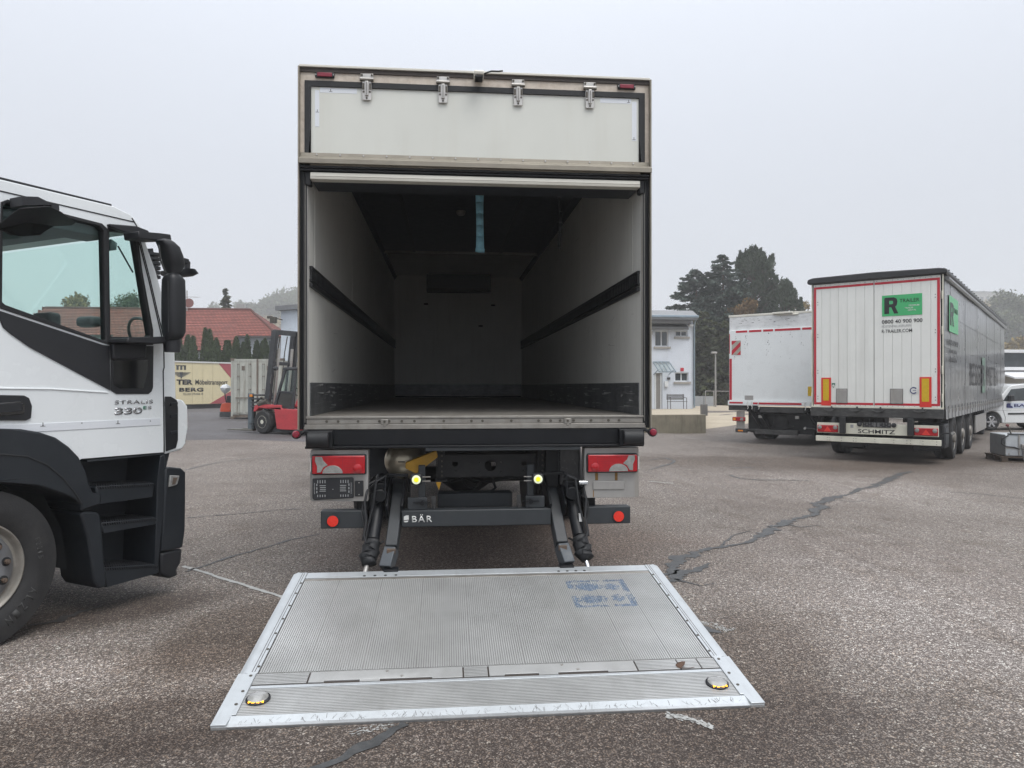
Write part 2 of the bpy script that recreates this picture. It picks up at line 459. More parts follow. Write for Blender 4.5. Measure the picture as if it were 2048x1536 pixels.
zones = [(*(0.014, 2.755), 2.3, 0.75, 0.05, (0.54,0.50,0.48)), (*(-1.267, 3.366), 1.3, 0.35, 0.25, (0.62,0.575,0.545)), (*(-1.277, 4.475), 0.45, 0.9, -0.2, (0.66,0.61,0.57)),
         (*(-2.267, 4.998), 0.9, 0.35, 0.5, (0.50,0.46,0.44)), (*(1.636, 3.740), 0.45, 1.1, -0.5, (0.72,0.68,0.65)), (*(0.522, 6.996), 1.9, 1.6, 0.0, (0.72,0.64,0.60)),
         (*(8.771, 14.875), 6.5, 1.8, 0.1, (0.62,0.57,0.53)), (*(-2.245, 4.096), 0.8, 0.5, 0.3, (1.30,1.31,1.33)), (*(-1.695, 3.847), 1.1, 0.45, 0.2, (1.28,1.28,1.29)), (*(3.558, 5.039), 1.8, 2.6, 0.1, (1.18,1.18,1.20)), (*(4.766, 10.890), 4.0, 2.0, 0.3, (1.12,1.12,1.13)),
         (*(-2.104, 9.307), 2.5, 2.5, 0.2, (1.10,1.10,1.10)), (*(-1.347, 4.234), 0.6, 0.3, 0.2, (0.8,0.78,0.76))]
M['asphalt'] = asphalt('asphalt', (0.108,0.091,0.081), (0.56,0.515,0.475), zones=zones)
M['asphalt_smooth'] = asphalt('asphalt_smooth', (0.085,0.083,0.088), (0.23,0.225,0.235), scale=1.6)
M['tar'] = mat('tar', (0.050,0.052,0.054), 0.55, var=0.25, vscale=12, dirt=0.5, dcol=(0.13,0.12,0.11), dscale=22, bump=0.4, bscale=120)
M['tar_dark'] = mat('tar_dark', (0.024,0.022,0.021), 0.6, var=0.3, vscale=10, dirt=0.4, dcol=(0.08,0.07,0.06), dscale=20, bump=0.4, bscale=120)
M['worn_white'] = mat('worn_white', (0.36,0.365,0.355), 0.7, var=0.15, vscale=14, dirt=0.75, dcol=(0.22,0.20,0.18), dscale=26, bump=0.4, bscale=120)
M['sand_paving'] = mat('sand_paving', (0.36,0.31,0.235), 0.85, var=0.12, vscale=0.8, dirt=0.4, dcol=(0.22,0.19,0.15), dscale=2, bump=0.2, bscale=60)
M['concrete_old'] = mat('concrete_old', (0.20,0.18,0.135), 0.85, var=0.2, vscale=2, dirt=0.85, dcol=(0.075,0.06,0.04), stretch=(6,6,0.8), bump=0.3, bscale=30)
M['grass'] = mat('grass', (0.055,0.075,0.03), 0.9, var=0.3, vscale=0.6)

# one sheet out to the horizon, finely divided where the camera stands
xs = sorted(set([-600,-250,-120,-70,-40,-25] + [round(-16+0.8*i,2) for i in range(66)] + [45,70,120,250,600]))
ys = sorted(set([-60,-20] + [round(-6+0.8*i,2) for i in range(72)] + [60,80,120,220,500,900]))
gb = MB()
gb.v = [(x, y, gz(x, y)) for y in ys for x in xs]
nx = len(xs)
gb.f = [(j*nx+i, j*nx+i+1, (j+1)*nx+i+1, (j+1)*nx+i) for j in range(len(ys)-1) for i in range(nx-1)]
gb.fm = [0]*len(gb.f)
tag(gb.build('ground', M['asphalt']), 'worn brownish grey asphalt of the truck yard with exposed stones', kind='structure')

def sheet(name, pts, m, lift=0.004, label=None, sub=0.8):
    """a flat patch following the yard"""
    mb = MB()
    tris = tessellate_polygon([[Vector((p[0],p[1],0)) for p in pts]])
    bm = bmesh.new(); vs = [bm.verts.new((p[0],p[1],0)) for p in pts]
    for t in tris:
        try: bm.faces.new([vs[i] for i in t])
        except ValueError: pass
    bmesh.ops.subdivide_edges(bm, edges=bm.edges[:], cuts=int(sub), use_grid_fill=True)
    me = bpy.data.meshes.new(name)
    for v in bm.verts: v.co.z = gz(v.co.x, v.co.y) + lift
    bmesh.ops.recalc_face_normals(bm, faces=bm.faces); 
    bm.to_mesh(me); bm.free(); me.materials.append(m)
    o = bpy.data.objects.new(name, me); COL.objects.link(o); tag(o, label, kind='structure')
    return o

def ribbon(name, pts, widths, m, label, lift=0.004, jag=0.5, step=0.03, seed=1, parent=None):
    """a jagged strip along a line on the ground (crack repair, paint)"""
    rr = random.Random(seed)
    P = [Vector((p[0],p[1],0)) for p in pts]; out = []
    for i in range(len(P)-1):
        n = max(2, int((P[i+1]-P[i]).length/step))
        for k in range(n):
            t = k/n; out.append((P[i].lerp(P[i+1], t), widths[i]*(1-t)+widths[i+1]*t))
    out.append((P[-1], widths[-1]))
    mb = MB(); vs = []; dl = dr = 0; wob = 0
    for i, (p, w) in enumerate(out):
        d = (out[min(i+1,len(out)-1)][0]-out[max(i-1,0)][0]).normalized(); s = Vector((-d.y,d.x,0))
        dl = dl*0.6+rr.uniform(-jag,jag)*w*0.6; dr = dr*0.6+rr.uniform(-jag,jag)*w*0.6; wob = wob*0.85+rr.uniform(-jag,jag)*w*0.5
        q = p + s*wob
        a = q+s*max(0.004,(w/2+dl)); b = q-s*max(0.004,(w/2+dr))
        vs += [(a.x,a.y,gz(a.x,a.y)+lift),(b.x,b.y,gz(b.x,b.y)+lift)]
    mb.add(vs, [(2*i,2*i+1,2*i+3,2*i+2) for i in range(len(out)-1)])
    if m.name.startswith('tar'):   # crumbled rim: ragged flakes along both edges
        for (p, w) in out:
            for _ in range(3):
                s = rr.choice((-1,1)); i2 = rr.randrange(len(out)); 
                d = Vector((rr.uniform(-1,1), rr.uniform(-1,1), 0)).normalized(); n2 = Vector((-d.y,d.x,0))
                c = p + n2*0 + Vector((rr.gauss(0,1), rr.gauss(0,1), 0))*w*0.38; l = w*rr.uniform(0.06,0.20)
                q = [c+d*l*x+n2*l*y for x,y in ((-1,0.1),(-0.2,-0.6*rr.uniform(.4,1)),(0.9,-0.3),(0.5,0.6*rr.uniform(.3,1)))]
                mb.add([(v.x,v.y,gz(v.x,v.y)+lift*0.8) for v in q], [(0,1,2,3)])
    o = mb.build(name, m, fix=True)
    if parent is None: tag(o, label, kind='structure')
    else: o.parent = parent
    return o

def speckle(name, pts, width, m, label, n=120, seed=1, size=0.02):
    """broken paint or dust: many small ragged flakes along a line"""
    rr = random.Random(seed); P = [Vector((p[0],p[1],0)) for p in pts]; mb = MB()
    for _ in range(n):
        t = rr.random()*(len(P)-1); i = min(int(t), len(P)-2); p = P[i].lerp(P[i+1], t-i); d = (P[i+1]-P[i]).normalized(); s = Vector((-d.y,d.x,0))
        c = p + s*rr.gauss(0, width*0.4); l = size*rr.uniform(0.3,1.6); h = size*rr.uniform(0.15,0.5); a0 = rr.uniform(-0.6,0.6)
        d2 = Vector((d.x*math.cos(a0)-d.y*math.sin(a0), d.x*math.sin(a0)+d.y*math.cos(a0), 0)); s2 = Vector((-d2.y,d2.x,0))
        q = [c+d2*l*x+s2*h*y for x,y in ((-1,0.2),(-0.4,-0.9*rr.uniform(.5,1)),(0.5,-0.8),(1,0.1),(0.4,0.9*rr.uniform(.4,1)),(-0.5,0.8))]
        mb.add([(v.x,v.y,gz(v.x,v.y)+0.003+0.0008*rr.random()) for v in q], [(0,1,2,3,4,5)])
    return tag(mb.build(name, m, None), label, kind='stuff')

# darker smooth roadway at the back left, pale paving at the back right
sheet('road', [(-16.880, 17.852), (-9.855, 18.826), (-7.492, 20.582), (-5.945, 20.812), (-3.666, 19.699), (-2.592, 19.601), (0.108, 22.580), (3.738, 50.081), (4,52), (-60,52), (-60,22)], M['asphalt_smooth'], label='dark smooth roadway behind the forklift', sub=5)
sheet('paving', [(8.702, 24.718), (10.034, 26.969), (12.617, 29.849), (16.233, 33.618), (20.523, 37.747), (34,40), (34,62), (17.238, 66.173), (8.691, 33.364)], M['sand_paving'], label='pale sandy paving in front of the white building', sub=5)

crack = [(1.718, 5.583), (1.847, 5.727), (2.064, 6.082), (2.289, 6.306), (2.546, 6.484), (2.844, 6.613), (3.121, 6.897), (3.491, 7.406), (3.745, 7.698), (4.006, 7.925), (4.390, 8.216), (4.895, 9.005), (5.344, 9.668), (5.837, 10.032), (6.549, 10.824), (7.068, 11.183), (7.771, 11.999), (8.570, 12.845), (9.034, 13.201)]
ribbon('tar_crack', crack, [0.05,0.09,0.10,0.08,0.05,0.06,0.07,0.13,0.11,0.06,0.08,0.14,0.11,0.06,0.08,0.10,0.13,0.12,0.04], M['tar'], 'tarred crack winding across the yard to the trailers', seed=3)
ribbon('tar_crack', [(1.641, 5.371), (1.780, 5.459), (2.010, 5.712), (2.205, 5.928)], [0.10,0.11,0.08,0.03], M['tar'], 'short tarred crack behind the platform corner', seed=4)
ribbon('tar_crack', [(1.585, 4.367), (1.617, 4.281), (1.671, 4.241)], [0.02,0.06,0.04], M['tar'], 'dark spot of tar beside the platform edge', seed=5)
ribbon('tar_crack', [(-0.184, 3.229), (-0.256, 3.152), (-0.324, 3.088), (-0.396, 2.999), (-0.502, 2.911), (-0.620, 2.745)], [0.04,0.045,0.06,0.06,0.035,0.03], M['tar'], 'tarred crack coming out from under the platform lip', seed=6)
ribbon('tar_crack', [(-2.609, 4.760), (-2.516, 4.868), (-2.444, 5.004), (-2.368, 5.149)], [0.05,0.09,0.07,0.02], M['tar_dark'], 'dark patch by the white cab wheel', seed=7)
ribbon('tar_crack', [(-2.112, 6.042), (-1.998, 6.278), (-1.871, 6.553), (-1.685, 6.851), (-1.528, 7.184), (-1.285, 7.447)], [0.03,0.03,0.03,0.03,0.028,0.02], M['tar'], 'thin crack behind the white cab bumper', seed=8)
ribbon('tar_crack', [(4.957, 12.204), (4.936, 11.721), (5.247, 11.591), (5.636, 11.675), (6.156, 11.653)], [0.06,0.06,0.05,0.04,0.03], M['tar'], 'thin dark crack in the middle distance', seed=9)
speckle('paint_scrape', [(3.217, 11.109), (3.513, 10.891)], 0.03, M['worn_white'], 'faint pale mark beside the truck corner', 90, 10, 0.03)
ribbon('tar_crack', [(5.525, 13.429), (6.021, 13.642)], [0.06,0.04], M['tar'], 'short crack near the white box truck', seed=11)
ribbon('tar_crack', [(7.876, 10.562), (8.209, 10.348), (8.499, 9.838)], [0.03,0.03,0.03], M['tar'], 'hairline crack at the right edge', seed=12)
ribbon('tar_crack', [(-4.664, 13.337), (-4.521, 14.498), (-4.076, 15.331), (-3.502, 15.487)], [0.05,0.04,0.04,0.03], M['tar'], 'hairline crack on the left of the yard', seed=13)
ribbon('tar_crack', [(-2.956, 8.488), (-2.582, 8.645), (-2.123, 8.872), (-1.791, 8.982)], [0.02,0.02,0.02,0.02], M['tar'], 'hairline crack left of the lorry', seed=14)
ribbon('tar_crack', [(3.681, 12.712), (4.418, 13.854), (4.732, 14.504), (4.711, 15.121), (4.222, 14.578)], [0.03,0.05,0.06,0.05,0.03], M['tar'], 'curling thin crack right of the lorry', seed=21)
ribbon('painted_line', [(-2.195, 6.212), (-1.882, 5.913), (-1.568, 5.623), (-1.187, 5.251), (-1.010, 5.070)], [0.035,0.035,0.035,0.035,0.035], M['worn_white'], 'worn white painted line running under the platform', jag=0.25, seed=15)
speckle('paint_scrape', [(0.997, 3.203), (1.069, 3.172), (1.125, 3.133), (1.170, 3.067)], 0.03, M['worn_white'], 'faint white paint scrape in front of the platform', 130, 16, 0.012)
speckle('paint_scrape', [(-0.418, 3.167), (-0.334, 3.186), (-0.228, 3.214)], 0.05, M['worn_white'], 'pale dusty scrape by the platform lip', 90, 17, 0.008)
speckle('paint_scrape', [(1.571, 4.464), (1.674, 4.387), (1.740, 4.270)], 0.05, M['worn_white'], 'pale scrape beside the platform edge', 90, 18, 0.012)

# short hairline branches off the main tarred crack
for i, (p, q, r_) in enumerate((((2.546, 6.484), (2.916, 7.024), (3.158, 7.219)), ((3.745, 7.698), (3.805, 7.416), (4.117, 7.575)), ((5.344, 9.668), (5.508, 9.344), (5.988, 9.592)), ((1.780, 5.459), (1.906, 5.251), (2.039, 5.293)))):
    ribbon('tar_crack', [p, q, r_], [0.03,0.015,0.008], M['tar'], 'hairline branch of the tarred crack, number along it unclear' if False else ('fine branch leaving the tarred crack ' + ('near its lower bend','at its wide patch','at its upper bend','by the platform corner')[i]), seed=40+i)

# ================================================================== the open box lorry
HW = 1.272
M['scuff'] = mat('scuff', (0.22,0.21,0.19), 0.6, var=0.4, vscale=6)
M['scuff_light'] = mat('scuff_light', (0.42,0.42,0.42), 0.5, var=0.3, vscale=6)
M['dirty_steel'] = mat('dirty_steel', (0.06,0.06,0.06), 0.5, 0.4, var=0.3, vscale=20)
truck = empty('box_truck', (0.23, 5.2, 0), 0, 'box lorry with empty open cargo box and aluminium tail lift lowered on the asphalt', 'truck')
# --- box body
b = MB(); b.box(-HW+0.012, -1.212, 0.02, 8.75, 1.2, 3.70); b.build('side_wall', M['inner_wall'], truck)
b = MB(); b.box(1.212, HW-0.012, 0.02, 8.75, 1.2, 3.70); b.build('side_wall', M['inner_wall'], truck)
b = MB(); b.box(-1.2115, 1.2115, 8.5, 8.75, 1.2, 3.70); b.build('front_wall', M['inner_wall'], truck)
b = MB(); b.box(-1.2115, 1.2115, 0.06, 8.499, 1.2, 1.292); b.build('cargo_floor', M['cargo_floor'], truck)
b = MB(); b.box(-HW+0.02, HW-0.02, 0.0, 8.75, 3.702, 3.76); b.build('roof', M['inner_wall'], truck)
# lining of the ceiling: dark boards at the rear, pale board at the front
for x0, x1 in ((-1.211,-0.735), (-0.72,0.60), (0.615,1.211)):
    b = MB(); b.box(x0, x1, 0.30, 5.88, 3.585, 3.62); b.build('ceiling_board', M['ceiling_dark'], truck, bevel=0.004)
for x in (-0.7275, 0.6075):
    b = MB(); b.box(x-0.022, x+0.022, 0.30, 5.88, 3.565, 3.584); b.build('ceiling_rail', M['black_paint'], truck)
b = MB(); b.box(-1.211, 1.211, 5.90, 8.499, 3.60, 3.64); b.build('ceiling_board', M['inner_wall'], truck)
b = MB(); b.box(-1.19, 1.19, 5.88, 5.93, 3.55, 3.598); b.box(-1.19, 1.19, 5.86, 5.879, 3.575, 3.584); b.build('ceiling_strip', M['alu_dull'], truck)
for s in (-1, 1):   # coving between wall and ceiling
    b = MB(); b.prism([(s*1.211,3.584),(s*1.165,3.584),(s*1.211,3.52)], 0.30, 8.49, 'xz'); b.build('coving', M['ceiling_dark'], truck)
# cargo rails with slots
M['rail_black'] = mat('rail_black', (0.020,0.021,0.022), 0.45, 0.2, var=0.15, dirt=0.4, dcol=(0.10,0.10,0.095), stretch=(8,1.5,40))
for s in (-1, 1):
    ra = MB()
    za, zb = 2.222, 2.372
    ra.box(s*1.2115, s*1.190, 0.04, 8.49, zb-0.022, zb)
    ra.box(s*1.2115, s*1.190, 0.04, 8.49, za, za+0.030)
    ra.box(s*1.2115, s*1.196, 0.04, 8.49, za+0.042, za+0.058)
    y = 0.05
    while y < 4.6:
        ra.box(s*1.2115, s*1.193, y, y+0.030, za+0.057, zb-0.021); y += 0.055
    ra.box(s*1.2115, s*1.193, y, 8.49, za+0.057, zb-0.021)
    ra.build('cargo_rail', M['rail_black'], truck)
    k = MB(); k.box(s*1.2118, s*1.203, 0.06, 8.495, 1.293, 1.535); k.build('kick_plate', M['kick_plate'], truck, bevel=0.002)
    k = MB()
    for y in (0.25, 2.4, 4.6, 6.8): k.box(s*1.2118, s*1.2095, y, y+0.02, 2.39, 3.5)
    k.build('joint_strip', M['inner_wall'], truck)
k = MB(); k.box(-1.2, 1.2, 8.488, 8.499, 1.335, 1.545); k.build('kick_plate', M['kick_plate'], truck, bevel=0.002)
k = MB(); k.box(-1.2, 1.2, 8.484, 8.499, 1.293, 1.33); k.build('kick_strip', M['black_paint'], truck)
# scuffs and scratches on the lining
sr = random.Random(21)
for s in (-1, 1):
    k = MB()
    for i in range(70):
        y = sr.uniform(0.1, 6.5); z = sr.choice((sr.uniform(1.56,2.15), sr.uniform(1.56,2.15), sr.uniform(2.42,3.3))); l = sr.uniform(0.02,0.22); dz = sr.gauss(0,0.02) if sr.random() < 0.6 else sr.uniform(0.05,0.25); w = sr.uniform(0.001,0.003)
        if z+dz > 3.45 or (z < 2.22 < z+dz): dz = -abs(dz)*0.5
        x = s*1.2113
        k.add([(x,y,z),(x,y+l,z+dz),(x,y+l,z+dz+w),(x,y,z+w)], [(0,1,2,3)])
    k.build('scratch', M['scuff'], truck, fix=False, kind='stuff')
    k = MB()
    for i in range(60):
        y = sr.uniform(0.08, 5.0); z = sr.uniform(1.31,1.52); l = sr.uniform(0.03,0.35); w = sr.uniform(0.001,0.003); x = s*1.2025
        k.add([(x,y,z),(x,y+l,z+sr.gauss(0,0.01)),(x,y+l,z+w),(x,y,z+w)], [(0,1,2,3)])
    k.build('scratch', M['scuff_light'], truck, fix=False, kind='stuff')
# evaporator of the fridge unit on the front wall
ev = MB(); ev.box(-0.60, 0.60, 8.22, 8.498, 3.345, 3.598); ev.build('evaporator', M['ceiling_dark'], truck, bevel=0.01)
ev2 = MB(); ev2.box(-0.60, 0.60, 8.20, 8.498, 3.285, 3.342)
for i in range(18): ev2.box(-0.56+i*0.063, -0.53+i*0.063, 8.196, 8.2, 3.295, 3.333)
ev2.build('evaporator_grille', M['rail_black'], truck)
for x, z in ((-0.62,3.07), (0.66,3.06), (0.42,2.66)):
    if True:
        k = MB(); k.box(x-0.04, x+0.04, 8.494, 8.4995, z-0.012, z+0.012); k.build('plug', M['ceiling_dark'], truck)
for x, y in ((-0.04,1.3), (-0.06,3.3)):
    k = MB(); k.lathe([(0.055,0),(0.05,-0.035),(0.03,-0.05),(0.001,-0.05)], (x,y,3.585), 'z', 16); k.build('interior_lamp', M['galv'], truck)

# --- rear frame
b = MB(); b.box(-HW, HW, -0.025, 0.02, 3.776, 3.793); b.build('roof_edge', M['roof_edge'], truck, bevel=0.003)
b = MB(); b.box(-HW+0.004, HW-0.004, -0.012, 0.018, 3.746, 3.7755); b.build('roof_edge_band', M['dark_under'], truck)  # flat dark strip just below the roof edge
b = MB(); b.box(-HW, HW, -0.001, 0.0195, 3.688, 3.7455); b.build('header', M['beige_frame'], truck)
for s in (-1, 1):
    b = MB(); b.box(s*HW, s*1.236, -0.004, 0.019, 3.13, 3.6875); b.build('corner_post', M['beige_frame'], truck)
    b = MB(); b.box(s*(HW+0.003), s*(HW-0.006), -0.05, 0.0, 1.20, 3.77); b.build('corner_trim', M['alu_lip'], truck)
    b = MB(); b.box(s*1.266, s*1.245, -0.012, 0.06, 1.20, 3.095); b.build('corner_post', M['black_paint'], truck, bevel=0.003)
    b = MB(); b.box(s*1.2445, s*1.233, -0.020, 0.06, 1.22, 3.06); b.box(s*1.228, s*1.2195, -0.010, 0.06, 1.22, 3.04); b.build('side_seal', M['rubber'], truck, bevel=0.003)
    b = MB(); b.box(s*1.2325, s*1.2285, -0.014, 0.05, 1.25, 2.97); b.build('guide_strip', M['alu_dull'], truck)
    b = MB(); b.box(s*1.219, s*1.213, -0.004, 0.04, 1.28, 2.96); b.build('door_track', M['galv'], truck)
    b = MB(); b.box(s*1.232, s*1.19, -0.022, 0.05, 2.935, 3.035); b.build('track_cap', M['rubber'], truck, bevel=0.008)
# upper flap: black seal, white board, hinges
b = MB(); b.prism([[(-1.2355,3.60+0.085),(1.2355,3.685-0.001),(1.2355,3.06),(-1.2355,3.06)],[(-1.192,3.645),(-1.192,3.061),(1.192,3.061),(1.192,3.645)]], -0.012, 0.018, 'xz'); b.build('flap_seal', M['rubber'], truck, bevel=0.006)
b = MB(); b.box(-1.1915, 1.1915, 0.0, 0.017, 3.08, 3.6445); b.build('upper_panel', M['white_panel'], truck)
# outlines of old stickers on the panel
M['sticker'] = mat('sticker', (0.72,0.75,0.79), 0.35, var=0.02)
M['mark'] = mat('mark', (0.10,0.10,0.10), 0.6)
for x0, x1, z0, z1 in ((-1.165,-1.135,3.36,3.62), (-1.13,-0.87,3.605,3.64), (0.90,1.135,3.605,3.64), (1.14,1.175,3.33,3.62)):
    k = MB(); k.box(x0, x1, -0.0012, -0.0002, z0, z1); k.build('sticker', M['sticker'], truck)
for x, z in ((-1.148,3.47), (-1.055,3.62), (1.115,3.62), (1.155,3.345)):
    k = MB(); k.box(x-0.012, x+0.012, -0.002, -0.0015, z-0.008, z-0.005); k.box(x-0.002, x+0.002, -0.002, -0.0015, z-0.005, z+0.012); k.build('level_mark', M['mark'], truck)
def hinge(x):
    h = MB()
    h.box(x-0.045, x+0.045, -0.014, -0.002, 3.712, 3.748)
    h.cyl((x-0.05,-0.020,3.707),(x+0.05,-0.020,3.707),0.010,10)
    h.box(x-0.033, x+0.033, -0.018, -0.012, 3.555, 3.695)
    h.box(x-0.012, x+0.012, -0.030, -0.018, 3.585, 3.69)
    o = h.build('hinge', M['steel'], truck, bevel=0.003)
    k = MB(); k.box(x-0.048, x+0.048, -0.03, -0.0125, 3.692, 3.7)
    k.box(x-0.031, x-0.017, -0.0215, -0.018, 3.63, 3.675); k.box(x+0.017, x+0.031, -0.0215, -0.018, 3.63, 3.675)
    for dx, dz in ((-0.035,3.735),(0.035,3.735),(-0.022,3.615),(0.022,3.615),(0,3.57),(0,3.685)):
        k.cyl((x+dx,-0.021,dz),(x+dx,-0.012,dz),0.0075,8)
    k.build('bolt', M['bolt'], o)
    k = MB(); k.box(x-0.004, x-0.0015, -0.0315, -0.03, 3.59, 3.68); k.box(x+0.0015, x+0.004, -0.0315, -0.03, 3.59, 3.68); k.build('groove', M['dark_under'], o)
for x in (-0.799, -0.256, 0.290, 0.821): hinge(x)
for x in (-1.094, 1.096):
    k = MB(); k.box(x-0.068, x+0.068, -0.020, -0.002, 3.704, 3.744); o = k.build('marker_lamp', M['black_plastic'], truck, bevel=0.008)
    k = MB(); k.box(x-0.052, x+0.052, -0.028, -0.019, 3.709, 3.739); k.build('lens', M['dark_red_lens'], o, bevel=0.004)
    k = MB()
    for d in (-0.061, 0.061): k.cyl((x+d,-0.024,3.724),(x+d,-0.019,3.724),0.004,8)
    k.build('screw', M['steel'], o)
# rear camera housing under the roof edge
k = MB(); k.prism([(-0.11,3.764),(-0.125,3.75),(-0.12,3.728),(-0.02,3.72),(-0.003,3.764)], -0.035, 0.035, 'yz'); k.build('reversing_camera', M['roof_edge'], truck, bevel=0.006)
k = MB(); k.box(-0.028, 0.028, -0.1215, -0.02, 3.712, 3.7215); k.build('camera_window', M['black_plastic'], truck)
k = MB(); k.tube([(0.035,-0.05,3.76),(0.06,-0.085,3.758),(0.09,-0.1,3.762),(0.14,-0.11,3.758),(0.17,-0.112,3.762)], 0.006, 6); k.build('cable', M['rubber'], truck)
# aluminium lip with rivets, inner beam, seals, roller shutter edge
b = MB(); b.prism([(-0.085,3.120),(-0.085,3.128),(-0.016,3.166),(-0.010,3.182),(-0.0125,3.10),(-0.075,3.112)], -HW-0.012, HW+0.008, 'xz') if False else b.prism([(-0.085,3.074),(-0.085,3.108),(-0.016,3.142),(-0.012,3.170),(-0.001,3.170),(-0.001,3.085)], -HW+0.008, HW-0.004, 'yz'); b.build('flap_lip', M['alu_lip'], truck, bevel=0.002)
k = MB()
for i in range(15): k.cyl((-1.15+i*0.164,-0.019,3.156),(-1.15+i*0.164,-0.012,3.156),0.006,8)
k.build('rivet', M['steel'], truck)
b = MB(); b.box(-1.19, 1.19, -0.055, -0.002, 3.066, 3.0975); b.build('flap_beam', M['alu_lip'], truck)
b = MB(); b.box(-1.255, 1.255, -0.060, -0.013, 3.050, 3.065); b.box(-1.255, 1.255, -0.048, -0.013, 3.032, 3.046); b.box(-1.24,1.24,-0.012,0.02,3.028,3.06); b.build('top_seal', M['rubber'], truck, bevel=0.004)
b = MB(); b.prism([(-0.01,3.031),(-0.045,3.020),(-0.052,2.992),(0.0,2.992)], -1.189, 1.189, 'yz'); b.prism([(-0.052,2.990),(-0.048,2.972),(0.03,2.972),(0.03,2.990)], -1.189, 1.189, 'yz'); b.build('shutter_edge', M['roof_edge'], truck, bevel=0.003)
b = MB(); b.box(-1.189, 1.189, 0.03, 0.29, 2.975, 3.60); b.build('shutter_box', M['ceiling_dark'], truck)

# sill
b = MB(); b.box(-1.225, 1.225, -0.012, 0.06, 1.276, 1.294); b.box(-1.225, 1.225, -0.006, 0.06, 1.238, 1.275); b.box(-1.24, 1.24, -0.016, 0.06, 1.200, 1.236); b.build('sill', M['alu_dull'], truck, bevel=0.003)
k = MB()
for x in (-1.08,-1.0,-0.86,-0.71,-0.64,-0.55,-0.46,-0.25,-0.05,0.03,0.24,0.44,0.53,0.60,0.70,0.83,0.96,1.04): k.cyl((x,-0.011,1.257),(x,-0.005,1.257),0.010,8)
k.build('sill_bolt', M['bolt'], truck)
for x in (-0.672, 0.655):
    k = MB(); k.box(x-0.026, x+0.026, -0.020, -0.006, 1.234, 1.273); k.box(x-0.008,x+0.008,-0.022,-0.006,1.222,1.234); o = k.build('sill_latch', M['alu_dull'], truck, bevel=0.003)
    k = MB(); k.cyl((x,-0.026,1.255),(x,-0.019,1.255),0.009,8); k.build('bolt', M['bolt'], o)

# black rear beam and rubber buffers
b = MB(); b.box(-1.215, 1.212, -0.01, 0.12, 1.085, 1.199); b.box(-1.225, 1.218, -0.045, 0.10, 1.066, 1.084); b.build('rear_beam', M['black_paint'], truck, bevel=0.004)
b = MB(); b.box(-0.36, 0.70, -0.05, -0.046, 1.062, 1.066); b.box(-0.38,0.74,-0.046,0.05,1.045,1.0645); b.build('edge_strip', M['anthracite'], truck)
for s in (-1, 1):
    k = MB(); k.box(s*1.215, s*1.03, -0.07, -0.011, 1.075, 1.195); o = k.build('buffer_bracket', M['black_paint'], truck, bevel=0.006)
    k = MB(); k.cyl((s*1.20,-0.065,1.135),(s*1.055,-0.065,1.135),0.055,20); k.build('rubber_buffer', M['rubber'], o, bevel=0.006)
    # round marker on a rubber arm at each lower corner
    k = MB(); k.tube([(s*1.20,0.02,1.20),(s*1.23,-0.02,1.19),(s*1.25,-0.05,1.175)], 0.013, 8); k.lathe([(0.028,0.05),(0.034,0.02),(0.034,-0.0),(0.026,-0.004)], (s*1.283,-0.05,1.170), 'y', 18); o = k.build('side_marker', M['rubber'], truck)
    k = MB(); k.lathe([(0.026,0.0),(0.026,-0.012),(0.020,-0.02),(0.001,-0.022)], (s*1.283,-0.054,1.170), 'y', 18); k.build('lens', M['dark_red_lens'], o)

